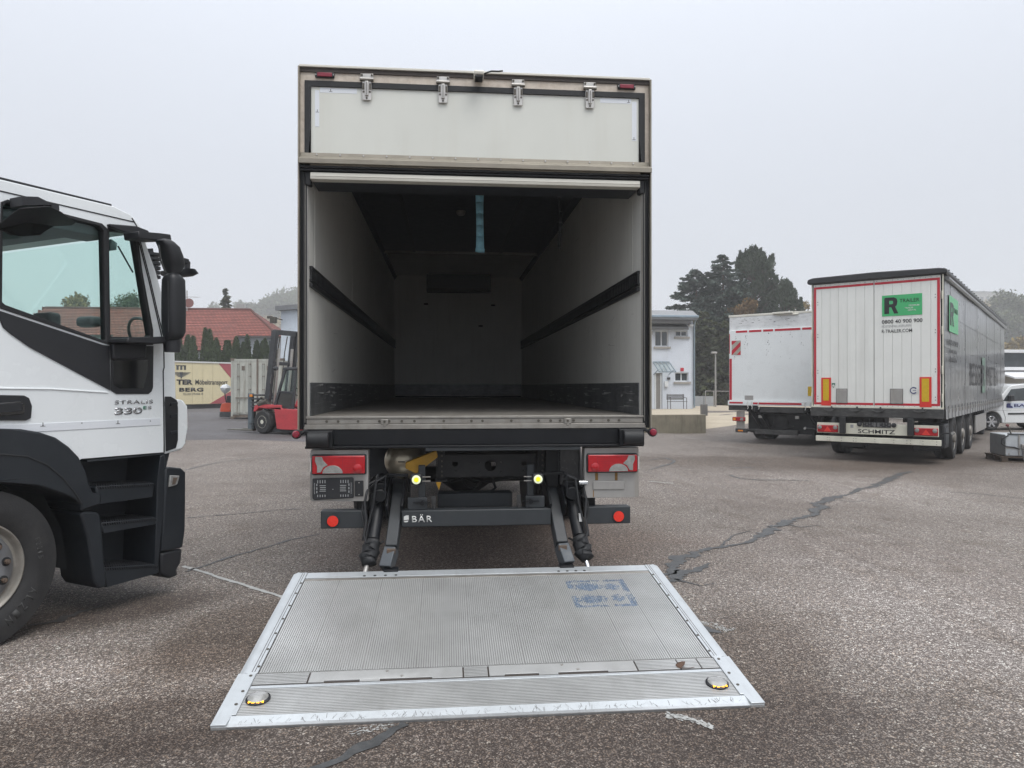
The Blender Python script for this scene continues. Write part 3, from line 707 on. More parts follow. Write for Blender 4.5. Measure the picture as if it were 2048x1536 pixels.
# lamp plates
for s, x0, x1 in ((-1,-1.192,-0.790), (1,0.783,1.190)):
    k = MB()
    sx0, sx1 = (x0, x1)
    k.prism([(sx0,1.054),(sx1,1.054),(sx1,0.685),(sx0+(0.005 if s<0 else 0),0.690 if s<0 else 0.685)], 0.0, 0.008, 'xz')
    k.box(x0-0.001, x0+0.006, 0.0081, 0.10, 0.69, 1.054); k.box(x1-0.006, x1+0.001, 0.0081, 0.08, 0.69, 1.054); k.box(x0, x1, 0.0081, 0.10, 1.048, 1.054)
    k.prism([(x0 if s<0 else x1, 0.0),(x0-0.0 if s<0 else x1, 0.1),(x0-0.03 if s<0 else x1+0.03, 0.12)], 0.70, 1.03, 'xy')
    lp = k.build('lamp_plate', M['galv'], truck, bevel=0.002)
    # tail lamp, outer end clear
    a0, a1, za, zb = (-1.178,-0.806,0.884,1.018) if s < 0 else (0.800,1.172,0.877,1.008)
    def X(t): return (a0 + (a1-a0)*t) if s < 0 else (a1 - (a1-a0)*t)
    def Z(t): return za + (zb-za)*t
    k = MB(); k.box(a0-0.006, a1+0.006, -0.030, -0.0005, za-0.006, zb+0.006); fr = k.build('tail_lamp', M['black_plastic'], truck, bevel=0.014, seg=3)
    k = MB(); k.box(a0+0.002, a1-0.002, -0.044, -0.030, za+0.003, zb-0.003); k.build('red_lens', M['red_lens'], fr, bevel=0.010, seg=3)
    k = MB()
    k.prism([(X(0.07),Z(0.95)),(X(0.19),Z(0.93)),(X(0.22),Z(0.72)),(X(0.30),Z(0.5)),(X(0.22),Z(0.38)),(X(0.17),Z(0.12)),(X(0.10),Z(0.10)),(X(0.10),Z(0.45)),(X(0.06),Z(0.72))], -0.0475, -0.044, 'xz')
    k.build('clear_lens', M['clear_lens'], fr, bevel=0.001)
    k = MB(); arc = [(X(0.20+0.38*(0.5-0.5*math.cos(PI*i/12))), Z(0.06+0.42*math.sin(PI*i/12))) for i in range(13)]
    k.prism(arc, -0.0495, -0.0442, 'xz'); k.build('clear_lens', M['clear_lens'], fr, bevel=0.001)
    k = MB(); k.lathe([(0.030,0),(0.030,-0.006),(0.022,-0.010),(0.001,-0.012)], (X(0.86),-0.0442,Z(0.32)), 'y', 20); k.build('round_lens', M['red_lens'], fr)
    k = MB()
    for t in (0.58, 0.81): k.box(X(t)-0.0012, X(t)+0.0012, -0.0452, -0.0441, za+0.008, zb-0.008)
    for i in range(7): k.box(min(X(0.60),X(0.80)), max(X(0.60),X(0.80)), -0.0448, -0.0441, Z(0.12+0.12*i), Z(0.12+0.12*i)+0.0012)
    k.build('lens_groove', M['dark_red_lens'], fr)
    k = MB(); k.box(*( (a0-0.016,a0-0.008) if s<0 else (a1+0.008,a1+0.016)), -0.02, -0.002, za+0.02, zb-0.02); k.build('side_reflector', M['white_print'], fr)
# number plate holder (left) with slots
k = MB(); k.prism([(-1.178,0.852),(-0.900,0.858),(-0.890,0.850),(-0.890,0.712),(-1.165,0.700),(-1.178,0.712)], -0.022, -0.001, 'xz'); ph = k.build('plate_holder', M['black_plastic'], truck, bevel=0.005)
k = MB()
for sx in (-1, 1):
    cx = -1.034
    for i in range(4):
        x = cx + sx*(0.055+0.017*i)
        k.box(x-0.0025, x+0.0025, -0.0245, -0.022, 0.820, 0.842); k.box(x-0.0025, x+0.0025, -0.0245, -0.022, 0.722, 0.738)
    for z in (0.803,0.790,0.777,0.764): k.box(cx+sx*0.05, cx+sx*(0.09 if z in (0.790,0.777) else 0.093), -0.0245, -0.022, z-0.0022, z+0.0022)
    for z in (0.80,0.775,0.75): k.box(cx+sx*0.112-0.003, cx+sx*0.112+0.003, -0.0245, -0.022, z, z+0.016)
    for i in range(9): k.box(cx+sx*0.128-0.0028, cx+sx*0.128+0.0028, -0.0245, -0.022, 0.745+i*0.009, 0.749+i*0.009)
k.cyl((-1.034,-0.0245,0.776),(-1.034,-0.022,0.776),0.003,8)
k.build('slot', M['grey_print'], ph)
k = MB(); k.box(-0.882, -0.822, -0.016, -0.001, 0.722, 0.833); o = k.build('junction_plate', M['rubber'], truck, bevel=0.004)
k = MB(); k.cyl((-0.852,-0.018,0.735),(-0.852,-0.015,0.735),0.004,8); k.cyl((-0.852,-0.018,0.82),(-0.852,-0.015,0.82),0.004,8); k.build('screw', M['steel'], o)
k = MB(); k.box(0.845, 1.080, -0.010, -0.001, 0.747, 0.807); k.build('blank_plate', M['galv'], truck, bevel=0.003)
k = MB(); k.box(0.862, 0.884, -0.0016, -0.0002, 0.815, 0.872); k.box(1.010, 1.030, -0.0016, -0.0002, 0.812, 0.872); k.box(0.846, 0.852, -0.0014, -0.0002, 0.69, 0.742); k.build('rust_stain', mat('rust_stain', (0.22,0.12,0.03), 0.8, var=0.3, vscale=30), truck)

# underrun guards with round reflectors
for x0, x1, rx in ((-1.124,-0.808,-1.037), (0.800,1.128,1.037)):
    k = MB(); k.box(x0, x1, 0.0, 0.10, 0.492, 0.618); g_ = k.build('underrun_guard', M['anthracite'], truck, bevel=0.006)
    k = MB(); k.lathe([(0.045,0.0),(0.045,-0.008),(0.040,-0.010)], (rx,0.0,0.547), 'y', 28); k.build('reflector_rim', M['rubber'], g_)
    k = MB(); k.lathe([(0.039,-0.008),(0.039,-0.012),(0.001,-0.013)], (rx,0.0,0.547), 'y', 28)
    k.build('reflector', M['red_reflector'], g_)
    xi = -0.83 if x0 < 0 else 0.83
    k = MB(); k.bar((xi,0.10,0.56),(xi*0.94,0.75,0.74),0.07,0.08); k.box(xi-0.05,xi+0.05,0.08,0.2,0.60,0.68); k.build('guard_arm', M['black_paint'], truck, bevel=0.005)
# middle bar with its lettering
k = MB(); k.box(-0.553, 0.533, 0.0, 0.11, 0.492, 0.612); bar = k.build('underrun_bar', M['anthracite'], truck, bevel=0.007)
text('BÄR', -0.478, 0.528, 0.145, 0.056, M['white_print'], bar, at=-0.002, bold=0.012, space=1.25)
k = MB(); k.prism([(-0.536,0.570),(-0.520,0.578),(-0.502,0.578),(-0.500,0.548),(-0.536,0.544)], -0.003, -0.0005, 'xz'); k.prism([(-0.536,0.538),(-0.503,0.541),(-0.508,0.530),(-0.530,0.529)], -0.003, -0.0005, 'xz'); k.build('emblem', M['white_print'], bar)
# posts and brackets holding the bar
for s in (-1, 1):
    c = -0.010
    k = MB(); k.box(c+s*0.36, c+s*0.50, 0.03, 0.06, 0.613, 0.70); o = k.build('bar_bracket', M['anthracite'], truck, bevel=0.004)
    k = MB(); k.cyl((c+s*0.395,0.0,0.665),(c+s*0.395,0.04,0.665),0.018,8); k.box(c+s*0.34,c+s*0.46,0.02,0.029,0.661,0.669); k.build('bolt', M['black_paint'], o)
    k = MB(); k.box(c+s*0.375, c+s*0.425, 0.07, 0.12, 0.615, 0.93); k.build('bar_post', M['anthracite'], truck, bevel=0.004)
    k = MB(); k.cyl((c+s*0.31,0.05,0.613),(c+s*0.31,0.05,0.640),0.010,8); k.box(c+s*0.30,c+s*0.33,0.09,0.11,0.61,0.70); k.build('bar_bolt', M['dirty_steel'], truck)
k = MB(); k.box(-0.30, 0.28, 0.35, 0.50, 0.57, 0.68); k.build('pivot_tube', M['anthracite'], truck, bevel=0.01)
# chassis cross member with holes and rails
holes = [[(0.105+0.045*math.cos(2*PI*i/20), 0.90-0.045*math.sin(2*PI*i/20)) for i in range(20)]]
for hx in (-0.165, 0.365): holes.append([(hx+0.022*math.cos(2*PI*i/14), 0.915-0.022*math.sin(2*PI*i/14)) for i in range(14)])
for hx, hz in ((0.02,0.93),(0.185,0.93),(0.02,0.85),(0.185,0.85),(-0.16,0.86),(0.36,0.86)): holes.append([(hx+0.009*math.cos(2*PI*i/8), hz-0.009*math.sin(2*PI*i/8)) for i in range(8)])
M['frame_grey'] = mat('frame_grey', (0.016,0.016,0.017), 0.65, var=0.2, vscale=7, dirt=0.5, dcol=(0.045,0.043,0.04), dscale=8)
k = MB(); k.prism([[(-0.245,0.985),(0.455,0.985),(0.455,0.815),(-0.245,0.815)]]+holes, 0.28, 0.292, 'xz'); k.build('rear_crossmember', M['frame_grey'], truck)
for s, x in ((-1,-0.30), (1,0.47)):
    k = MB(); k.box(x, x+0.07 if s>0 else x+0.055, 0.26, 8.6, 0.80, 1.03); k.build('chassis_rail', M['frame_grey'], truck)
    k = MB()
    for z in (0.83,0.86,0.90,0.94,0.98,1.02): k.cyl((x+0.035,0.235,z),(x+0.035,0.262,z),0.007,8)
    k.build('rail_bolt', M['bolt'], truck)
    k = MB(); k.box(x-0.01,x+0.075,0.2,0.258,0.79,0.80); k.box(x-0.01,x-0.004,0.2,0.258,0.80,1.0); k.build('rail_flange', M['frame_grey'], truck)
for y in (1.1, 2.0, 3.0, 4.2, 5.4, 6.6):
    k = MB(); k.box(-0.245, 0.47, y, y+0.08, 0.84, 0.98); k.build('crossmember', M['frame_grey'], truck)
for i in range(9):
    k = MB(); k.box(-1.2, 1.2, 0.5+i*0.9, 0.58+i*0.9, 1.04, 1.198); k.build('floor_bearer', M['frame_grey'], truck)
# brake cylinders, hoses and pipes seen under the cross member
k = MB(); k.tube([(-0.20,0.6,0.74),(-0.05,0.62,0.77),(0.1,0.6,0.73),(0.3,0.64,0.76),(0.42,0.6,0.74)], 0.012, 8); k.tube([(-0.2,0.7,0.80),(0.0,0.66,0.72),(0.2,0.66,0.78),(0.4,0.7,0.73)], 0.009, 8)
k.tube([(0.12,0.5,0.80),(0.16,0.5,0.70),(0.10,0.52,0.64)], 0.012, 8); k.tube([(-0.12,0.5,0.80),(-0.08,0.5,0.72),(-0.02,0.52,0.69),(0.05,0.6,0.73)], 0.010, 8)
k.build('hose', M['rubber'], truck)
# compressed air tank (left), its yellow wheel chock
k = MB(); k.lathe([(0.001,-0.13),(0.05,-0.125),(0.10,-0.10),(0.135,-0.055),(0.148,0.0),(0.148,0.55),(0.13,0.60),(0.001,0.64)], (-0.555,0.33,0.94), 'y', 40); k.build('air_tank', mat('tank_metal', (0.43,0.38,0.29), 0.32, 0.65, var=0.1, dirt=0.3), truck, angle=50)
k = MB(); k.prism([(-0.53,0.945),(-0.305,1.035),(-0.295,0.985),(-0.45,0.865),(-0.53,0.905)], 0.10, 0.18, 'xz'); k.prism([(-0.31,0.80),(-0.285,0.74),(-0.27,0.80)], 0.10, 0.12, 'xz'); k.build('wheel_chock', M['yellow_paint'], truck, bevel=0.003)
k = MB(); k.box(-0.59,-0.54,0.185,0.187,0.94,0.948); k.build('tank_strap', M['rubber'], truck)
k = MB(); k.box(0.52, 0.62, 0.20, 0.30, 0.74, 1.06); k.box(0.665,0.72,0.2,0.3,0.74,1.06); k.build('lift_post', M['black_paint'], truck, bevel=0.004)
k = MB(); k.box(0.625, 0.78, 0.15, 0.19, 0.75, 1.06); k.build('lift_panel', mat('smoky_panel', (0.035,0.036,0.038), 0.25, var=0.4, vscale=9), truck, bevel=0.004)
# hazard work lights
M['led_white'] = lamp_mat('led_white', (0.80,0.85,0.60), 0.3)
M['led_yellow'] = lamp_mat('led_yellow', (0.78,0.74,0.02), 0.55)
for x, z in ((-0.446,0.838), (0.434,0.832)):
    k = MB(); k.box(x-0.042, x+0.042, -0.03, 0.04, z-0.040, z+0.040); o = k.build('work_light', M['black_plastic'], truck, bevel=0.016, seg=3)
    k = MB(); k.lathe([(0.032,-0.031),(0.032,-0.036),(0.001,-0.038)], (x,0,z), 'y', 20); k.build('lens', M['led_white'], o)
    k = MB(); k.lathe([(0.018,-0.037),(0.015,-0.042),(0.001,-0.043)], (x,0,z), 'y', 18); k.build('bulb', M['led_yellow'], o)
    sx = 1 if x < 0 else -1
    k = MB(); k.box(x+sx*0.04, x+sx*0.10, 0.0, 0.012, z-0.018, z-0.012); k.box(x+sx*0.04, x+sx*0.10, 0.0, 0.012, z+0.012, z+0.018); k.build('bracket', M['galv'], o)

# lift arms, rams, rubber boots and hoses
for s in (-1, 1):
    c = -0.010
    def P(x, y, z): return (c + s*x, y, z)
    k = MB(); k.bar(P(0.575,0.30,0.745), P(0.605,-0.10,0.36), 0.085, 0.10); arm = k.build('lift_arm', M['anthracite'], truck, bevel=0.008)
    k = MB(); k.bar(P(0.605,-0.099,0.359), P(0.635,-0.19,0.245), 0.085, 0.09); k.build('arm_end', mat('worn_arm_bright', (0.07,0.08,0.09), 0.5, 0.2, var=0.2, dirt=0.4, dcol=(0.25,0.25,0.24), dscale=10) if s > 0 else mat('worn_arm', (0.07,0.08,0.09), 0.5, 0.2, var=0.2, dirt=0.4, dcol=(0.25,0.17,0.10), dscale=10), arm, bevel=0.006)
    k = MB(); k.box(min(c+s*0.575,c+s*0.635), max(c+s*0.575,c+s*0.635), -0.165, -0.125, 0.335, 0.375); k.build('stop_block', M['rusty_steel'], arm, bevel=0.005)
    k = MB(); k.bar(P(0.52,0.30,0.80), P(0.54,0.02,0.60), 0.02, 0.12); k.bar(P(0.64,0.30,0.80), P(0.65,0.02,0.60), 0.018, 0.12); k.box(min(c+s*0.50,c+s*0.66),max(c+s*0.50,c+s*0.66),0.28,0.34,0.70,0.82); k.build('pivot_plate', M['black_paint'], truck, bevel=0.005)
    k = MB(); k.cyl(P(0.700,0.25,0.83), P(0.740,-0.06,0.42), 0.046, 20); ram = k.build('hydraulic_ram', M['black_paint'], truck)
    prof = [0.038,0.056,0.050,0.064,0.052,0.066,0.054,0.068,0.055,0.066,0.052,0.060,0.044,0.030]
    A0 = Vector(P(0.740,-0.06,0.42)); A1 = Vector(P(0.770,-0.17,0.265))
    k = MB(); k.tube([A0.lerp(A1, i/13) + Vector((0.006*math.sin(i*1.9),0,0)) for i in range(14)], prof, 20); k.build('rubber_boot', M['rubber'], ram, angle=70)
    k = MB(); k.cyl(A1, P(0.785,-0.235,0.19), 0.016, 14); k.build('piston_rod', M['chrome'] if s > 0 else M['galv'], ram)
    k = MB()
    k.tube([P(0.70,0.1,0.84),P(0.78,0.02,0.80),P(0.80,-0.03,0.68),P(0.785,-0.06,0.56),P(0.80,-0.09,0.46),P(0.775,-0.12,0.40)], 0.009, 7)
    k.tube([P(0.66,0.1,0.83),P(0.655,0.0,0.86),P(0.72,-0.03,0.83),P(0.74,-0.04,0.66),P(0.775,-0.05,0.52),P(0.79,-0.08,0.43)], 0.008, 7)
    k.tube([P(0.74,0.1,0.80),P(0.81,0.06,0.74),P(0.825,0.0,0.60),P(0.80,-0.03,0.50),P(0.81,-0.07,0.42)], 0.007, 7)
    k.tube([P(0.67,-0.03,0.40),P(0.72,-0.09,0.375),P(0.79,-0.08,0.385)], 0.008, 7)
    k.build('hydraulic_hose', M['rubber'], ram)
    k = MB(); k.tube([P(0.655,0.12,0.86),P(0.655,-0.02,0.86),P(0.658,-0.03,0.72)], 0.007, 6); k.bar(P(0.50,0.1,0.855),P(0.655,0.1,0.86),0.02,0.02); k.build('guard_rod', M['black_paint'], truck)
    k = MB(); k.box(min(c+s*0.66,c+s*0.80),max(c+s*0.66,c+s*0.80),0.10,0.55,0.70,0.80); k.cyl(P(0.70,0.0,0.72),P(0.70,0.3,0.72),0.05,16); k.box(min(c+s*0.72,c+s*0.78),max(c+s*0.72,c+s*0.78),0.05,0.2,0.60,0.73); k.build('lift_cylinder', M['black_paint'], truck, bevel=0.01)
k = MB(); k.box(0.735, 0.760, -0.045, -0.012, 0.52, 0.575); k.build('ram_sticker', M['white_print'], truck)
k = MB(); k.cyl((0.74,-0.01,0.80),(0.80,-0.01,0.80),0.018,14); k.build('pin', M['chrome'], truck)
# mudguards hide most of the twin wheels
def truck_wheel(parent, x0, x1, y, r=0.49, name='wheel', out=1):
    w = MB(); wd = (x1-x0)
    prof = [(r*0.58,0.0),(r*0.62,0.0),(r*0.90,-0.004),(r*0.985,0.03),(r,0.07)]
    for i in range(4):
        a = 0.09+i*(wd-0.18)/3
        prof += [(r,a-0.012),(r-0.016,a-0.010),(r-0.016,a+0.004),(r,a+0.006)]
    prof += [(r,wd-0.07),(r*0.985,wd-0.03),(r*0.90,wd+0.004),(r*0.62,wd),(r*0.58,wd)]
    w.lathe(prof, (x0,y,r), 'x', 48)
    return w.build(name, M['tyre'], parent)
for y in (3.05,):
    for s in (-1, 1):
        truck_wheel(truck, min(s*0.66,s*0.94), max(s*0.66,s*0.94), y); truck_wheel(truck, min(s*0.95,s*1.23), max(s*0.95,s*1.23), y)
    k = MB(); k.cyl((-0.7,y,0.5),(0.7,y,0.5),0.09,14); k.lathe([(0.12,-0.28),(0.24,-0.1),(0.24,0.1),(0.12,0.28)], (0,y,0.52), 'x', 20); k.build('axle', M['frame_grey'], truck)
for s in (-1, 1):
    truck_wheel(truck, min(s*0.93,s*1.23), max(s*0.93,s*1.23), 8.4)
    k = MB(); arc = [(3.05+0.62*math.cos(PI*i/14), 0.49+0.58*math.sin(PI*i/14)) for i in range(15)]; arc += [(3.05+0.60*math.cos(PI*i/14), 0.49+0.56*math.sin(PI*i/14)) for i in range(14,-1,-1)]
    k.prism(arc, s*0.64, s*1.24, 'yz'); k.build('mudguard', M['black_plastic'], truck)
k = MB(); k.box(-0.64, 0.64, 2.35, 2.5, 0.78, 1.02); k.box(0.70,1.19,4.6,5.6,0.45,1.0); k.box(-1.19,-0.7,4.4,5.9,0.42,1.0); k.build('side_box', M['frame_grey'], truck, bevel=0.02)
k = MB(); k.box(-1.2, 1.2, 9.0, 10.9, 0.55, 3.1); k.build('cab', M['cab_white'], truck, bevel=0.12, seg=3)

# --- tail lift platform (its own tilted frame)
PL = MB()
PLEN, PW = 1.742, 1.262
PL.prism([(0.0,-0.012),(0.0,0.0),(PLEN,0.0),(PLEN,-0.055),(PLEN-0.25,-0.055)], -PW+0.003, PW-0.003, 'yz')
plat = PL.build('lift_platform', M['alu_bright'], truck)
plat.location = (0, 3.243-5.2, 0.012); plat.rotation_euler = (TILT, 0, 0)
M['rib_alu'] = mat('rib_alu', (0.47,0.475,0.47), 0.42, 0.45, var=0.16, vscale=2.2, dirt=0.6, dcol=(0.27,0.265,0.25), stretch=(2.2,0.7,2))
M['rib_gap'] = mat('rib_gap', (0.27,0.27,0.265), 0.6, 0.2, var=0.2, vscale=3)
M['white_alu'] = mat('white_alu', (0.52,0.55,0.57), 0.38, 0.45, var=0.08, vscale=5, dirt=0.5, dcol=(0.40,0.41,0.42), stretch=(26,5,8), bump=0.1, bscale=80)
V0, V1 = 0.437, 1.600           # ribbed field
k = MB(); k.box(-1.165, 1.165, V0, V1, 0.0005, 0.003); k.build('ribbed_base', M['rib_gap'], plat)
# seams split the field into boards, each a board of ribs
seams = [-1.165, -0.935, -0.655, -0.385, -0.105, 0.175, 0.455, 0.735, 0.95, 1.165]
for i in range(len(seams)-1):
    k = MB(); n = int(round((seams[i+1]-seams[i]-0.003)/0.0122)); w = (seams[i+1]-seams[i]-0.003)/n
    for j in range(n):
        x = seams[i]+0.0015+j*w
        k.box(x+w*0.18, x+w*0.82, V0+0.004, V1-0.004, 0.003, 0.0072)
    tag(k.build('ribbed_board', M['rib_alu'], plat, fix=False, smooth=False), kind=None)
# strip at the hinge end
for v0, v1, h in ((1.602,1.640,0.006),(1.642,1.668,0.010),(1.670,PLEN,0.007)):
    k = MB(); k.box(-1.168, 1.168, v0, v1, 0.0005, h); k.build('hinge_strip', M['alu_dull' if v0 < 1.61 else 'white_alu'], plat, bevel=0.002)
k = MB()
for x in (-0.78,-0.71,-0.64,-0.57,0.54,0.60,0.66,0.72): k.cyl((x,1.655,0.010),(x,1.655,0.013),0.010,10)
k.build('platform_bolt', M['dirty_steel'], plat)
for s in (-1, 1):
    k = MB(); k.box(min(s*0.56,s*0.66), max(s*0.56,s*0.66), PLEN-0.02, PLEN+0.05, -0.03, 0.02); k.build('hinge_block', M['black_paint'], plat, bevel=0.005)
# front band: cross ribs
k = MB(); k.box(-1.175, 1.175, 0.072, 0.298, 0.0005, 0.002); k.build('band_base', M['rib_gap'], plat)
k = MB()
for j in range(17):
    v = 0.076+j*0.013; k.box(-1.172, 1.172, v+0.002, v+0.0105, 0.002, 0.0055)
k.build('band_ribs', M['rib_alu'], plat, fix=False, smooth=False)
k = MB(); k.box(-1.172, 1.172, 0.300, 0.322, 0.0005, 0.007); k.build('band_strip', M['white_alu'], plat, bevel=0.002)
# flap plates (the roll-off stop) with their gaps
def flap(x0, x1):
    k = MB(); w = x1-x0
    prof = [(x0,0.432),(x1,0.432),(x1,0.336),(x0+w*0.80,0.336),(x0+w*0.80,0.348),(x0+w*0.46,0.348),(x0+w*0.46,0.330),(x0+w*0.33,0.330),(x0+w*0.33,0.348),(x0+w*0.10,0.348),(x0+w*0.10,0.336),(x0,0.336)]
    k.prism(prof, 0.0005, 0.0065, 'xy'); o = k.build('flap_plate', M['rib_alu'], plat, bevel=0.0015)
    k = MB()
    for t in (0.5, 0.6): k.cyl((x0+w*t,0.415-0.05*(t>0.55),0.0066),(x0+w*t,0.415-0.05*(t>0.55),0.009),0.008,8)
    k.build('screw', M['steel'], o)
flap(-0.905, -0.150); flap(-0.015, 0.740)
k = MB()
for x0, x1 in ((-1.172,-0.913), (-0.142,-0.023), (0.748,0.965), (0.972,1.075), (1.082,1.172)):
    for j in range(7): k.box(x0, x1, 0.336+j*0.014, 0.346+j*0.014, 0.001, 0.006)
k.build('stop_ribs', M['rib_alu'], plat, fix=False, smooth=False)
k = MB(); k.box(-1.172, 1.172, 0.324, 0.434, 0.0003, 0.0008); k.build('gap_plate', M['dark_under'], plat)
# bevelled side borders, two lengths each
for s in (-1, 1):
    k = MB(); k.prism([(s*1.170,0.009),(s*1.215,0.009),(s*1.230,0.012),(s*PW,-0.002),(s*PW,-0.04),(s*1.170,-0.001)], 0.440, PLEN, 'xz'); o = k.build('side_border', M['white_alu'], plat, bevel=0.001)
    k2 = MB()
    for g in (1.185, 1.198): k2.box(min(s*g,s*(g+0.003)), max(s*g,s*(g+0.003)), 0.45, PLEN-0.01, 0.0088, 0.0096)
    k2.box(min(s*1.1655,s*1.1695), max(s*1.1655,s*1.1695), 0.44, PLEN-0.01, 0.0005, 0.0009)
    k2.build('groove', M['dark_under'], o)
    k2 = MB()
    for v in (0.50,0.68,0.86,1.04,1.22,1.40,1.56): k2.cyl((s*1.178,v,0.009),(s*1.178,v,0.0125),0.007,8)
    k2.build('rivet', M['bolt'], o)
    k = MB(); k.prism([(s*1.175,0.0),(s*1.205 if True else 0,0.0),(s*PW,0.0),(s*PW,0.436),(s*1.172,0.436)] if False else [(s*1.173,0.080),(s*1.190,0.080),(s*1.196,0.002),(s*PW,0.002),(s*PW,0.436),(s*1.173,0.436)], -0.005, 0.011, 'xy'); o = k.build('corner_border', M['white_alu'], plat, bevel=0.002)
    k2 = MB()
    for v in (0.16,0.27,0.41): k2.cyl((s*1.195,v,0.011),(s*1.195,v,0.0135),0.008,8)
    k2.build('rivet', M['bolt'], o)
# front lip
k = MB(); k.prism([(0.0,-0.010),(0.0,-0.004),(0.070,0.009),(0.070,-0.001),(0.0,-0.012)], -1.193, 1.193, 'yz'); k.build('front_lip', M['white_alu'], plat, bevel=0.001)
k = MB()
rr = random.Random(5)
for i in range(150):
    x = rr.uniform(-1.15,1.15); v = rr.uniform(0.012,0.04); l = rr.uniform(0.01,0.03); dx = rr.uniform(-0.02,0.02)
    z = lambda t: -0.004+0.013*t/0.070+0.0007
    w = rr.uniform(0.0008,0.002)
    k.quad((x,v,z(v)),(x+w,v,z(v)),(x+w+dx,v+l,z(v+l)),(x+dx,v+l,z(v+l)))
tag(k.build('scratch', M['dark_under'], plat, fix=False), kind='stuff')
# flashing corner lamps: domed discs with amber diodes
M['amber_led'] = lamp_mat('amber_led', (1.0,0.42,0.02), 2.2)
for x, v in ((-1.108,0.205), (1.100,0.185)):
    k = MB(); k.lathe([(0.056,0.0),(0.056,0.007),(0.050,0.012),(0.040,0.0135)], (x,v,0.005), 'z', 28); o = k.build('warning_lamp', M['black_plastic'], plat)
    k = MB(); k.lathe([(0.052,0.006),(0.046,0.014),(0.030,0.019),(0.001,0.020)], (x,v,0.005), 'z', 28); k.build('lens', M['clear_lens'], o)
    k = MB()
    for t in (-0.028,-0.010,0.010,0.028): k.box(x+t-0.007, x+t+0.007, v-0.0535+abs(t)*0.35, v-0.043+abs(t)*0.35, 0.012, 0.018)
    k.build('amber_diode', M['amber_led'], o)
# blue emblem painted on the ribs
M['blue_paint'] = mat('blue_paint', (0.075,0.125,0.20), 0.55, var=0.25, vscale=20, dirt=0.95, dcol=(0.30,0.31,0.32), dscale=26)
def PV(*pts): return [(p[0], p[1]) for p in pts]
zp = 0.0073
em = MB(); er = random.Random(9)
x0, x1, v0, v1 = 0.560, 0.945, 1.080, 1.490
rects = [(x0,x0+0.026,v1-0.12,v1),(x0,x0+0.22,v1-0.026,v1),(x0+0.25,x1,v1-0.026,v1),(x1-0.030,x1,v1-0.20,v1),(x0,x0+0.026,v0,v0+0.17),(x0,x0+0.20,v0,v0+0.026),(x0+0.24,x1,v0,v0+0.030),(x1-0.034,x1,v0,v0+0.18)]
ovals = [(0.685,1.385,0.090,0.056),(0.845,1.375,0.050,0.050),(0.685,1.195,0.085,0.062),(0.845,1.205,0.040,0.046)]
def painted(x, v):
    d = 0
    for a_, b_, c_, e_ in rects:
        if a_-0.004 < x < b_+0.004 and c_ < v < e_: d = max(d, 0.85)
    for cx_, cv, ra, rb in ovals:
        q = math.hypot((x-cx_)/ra, (v-cv)/rb)
        if q < 1.12: d = max(d, 0.95 if q < 0.75 else 0.55)
    return d
xx = x0-0.01
while xx < x1+0.02:
    vv = v0-0.02
    while vv < v1+0.02:
        p = painted(xx+er.gauss(0,0.0025), vv+er.gauss(0,0.004))*(0.90+0.10*math.sin(xx*31+vv*17))
        if er.random() < p+0.03*(p > 0):
            em.add([(xx,vv,zp),(xx+0.0065,vv,zp),(xx+0.0065,vv+0.009,zp),(xx,vv+0.009,zp)], [(0,1,2,3)])
        vv += 0.0085
    xx += 0.0082
em.build('emblem', M['blue_paint'], plat, fix=False, kind='stuff')
# a dead leaf on the platform is a thing of its own
lf = MB(); lf.add([(0,0,0),(0.028,0.014,0.012),(0.042,0.038,0.016),(0.030,0.058,0.006),(0.008,0.056,0.002),(-0.014,0.034,0.003),(-0.012,0.014,0.0),(0.020,0.034,0.020)],[(0,1,7),(1,2,7),(2,3,7),(3,4,7),(4,5,7),(5,6,7),(6,0,7)])
lf.tube([(0.0,0.0,0.002),(0.05,-0.008,0.003),(0.075,-0.003,0.004)], 0.0015, 5)
leaf = lf.build('leaf', mat('leaf_brown', (0.07,0.035,0.02), 0.7, var=0.3, vscale=60), None, loc=(1.195,3.575,0.062))
leaf.rotation_euler = (TILT, 0, 0.1)
tag(leaf, 'small curled brown leaf lying near the right corner lamp of the tail lift', 'leaf')

# straps hanging in the cargo box: things of their own
def strap(name, x, y, z0, z1, w, m, label, loops=3):
    k = MB()
    for i in range(loops):
        dx = (i-(loops-1)/2)*w*0.18; dy = i*0.012
        pts = []
        for j in range(9):
            t = j/8; pts.append((x+dx+0.004*math.sin(t*7+i), y+dy-0.012*math.sin(PI*t), z0+(z1-z0)*t))
        for s2 in (0, 1):
            off = s2*0.05
            for j in range(8):
                a, b2 = pts[j], pts[j+1]
                wb = w*(1-0.15*t)
                k.add([(a[0]-wb/2,a[1]+off,a[2]),(a[0]+wb/2,a[1]+off,a[2]),(b2[0]+wb/2,b2[1]+off,b2[2]),(b2[0]-wb/2,b2[1]+off,b2[2])],[(0,1,2,3)])
        e_ = pts[0]
        k.add([(e_[0]-w/2,e_[1],e_[2]),(e_[0]+w/2,e_[1],e_[2]),(e_[0]+w/2,e_[1]+0.025,e_[2]-0.03),(e_[0]-w/2,e_[1]+0.025,e_[2]-0.03),(e_[0]-w/2,e_[1]+0.05,e_[2]),(e_[0]+w/2,e_[1]+0.05,e_[2])],[(0,1,2,3),(3,2,5,4)])
    o = k.build(name, m, None, fix=False); s_ = o.modifiers.new('thickness','SOLIDIFY'); s_.thickness = 0.002
    return tag(o, label, 'strap')
strap('lashing_strap', 0.30, 6.45, 2.755, 3.582, 0.058, mat('strap_blue', (0.34,0.72,0.92), 0.8, var=0.15, vscale=30, dirt=0.35, dcol=(0.5,0.75,0.82), stretch=(90,20,2)), 'folded light blue webbing strap hanging from the ceiling of the cargo box', 3)
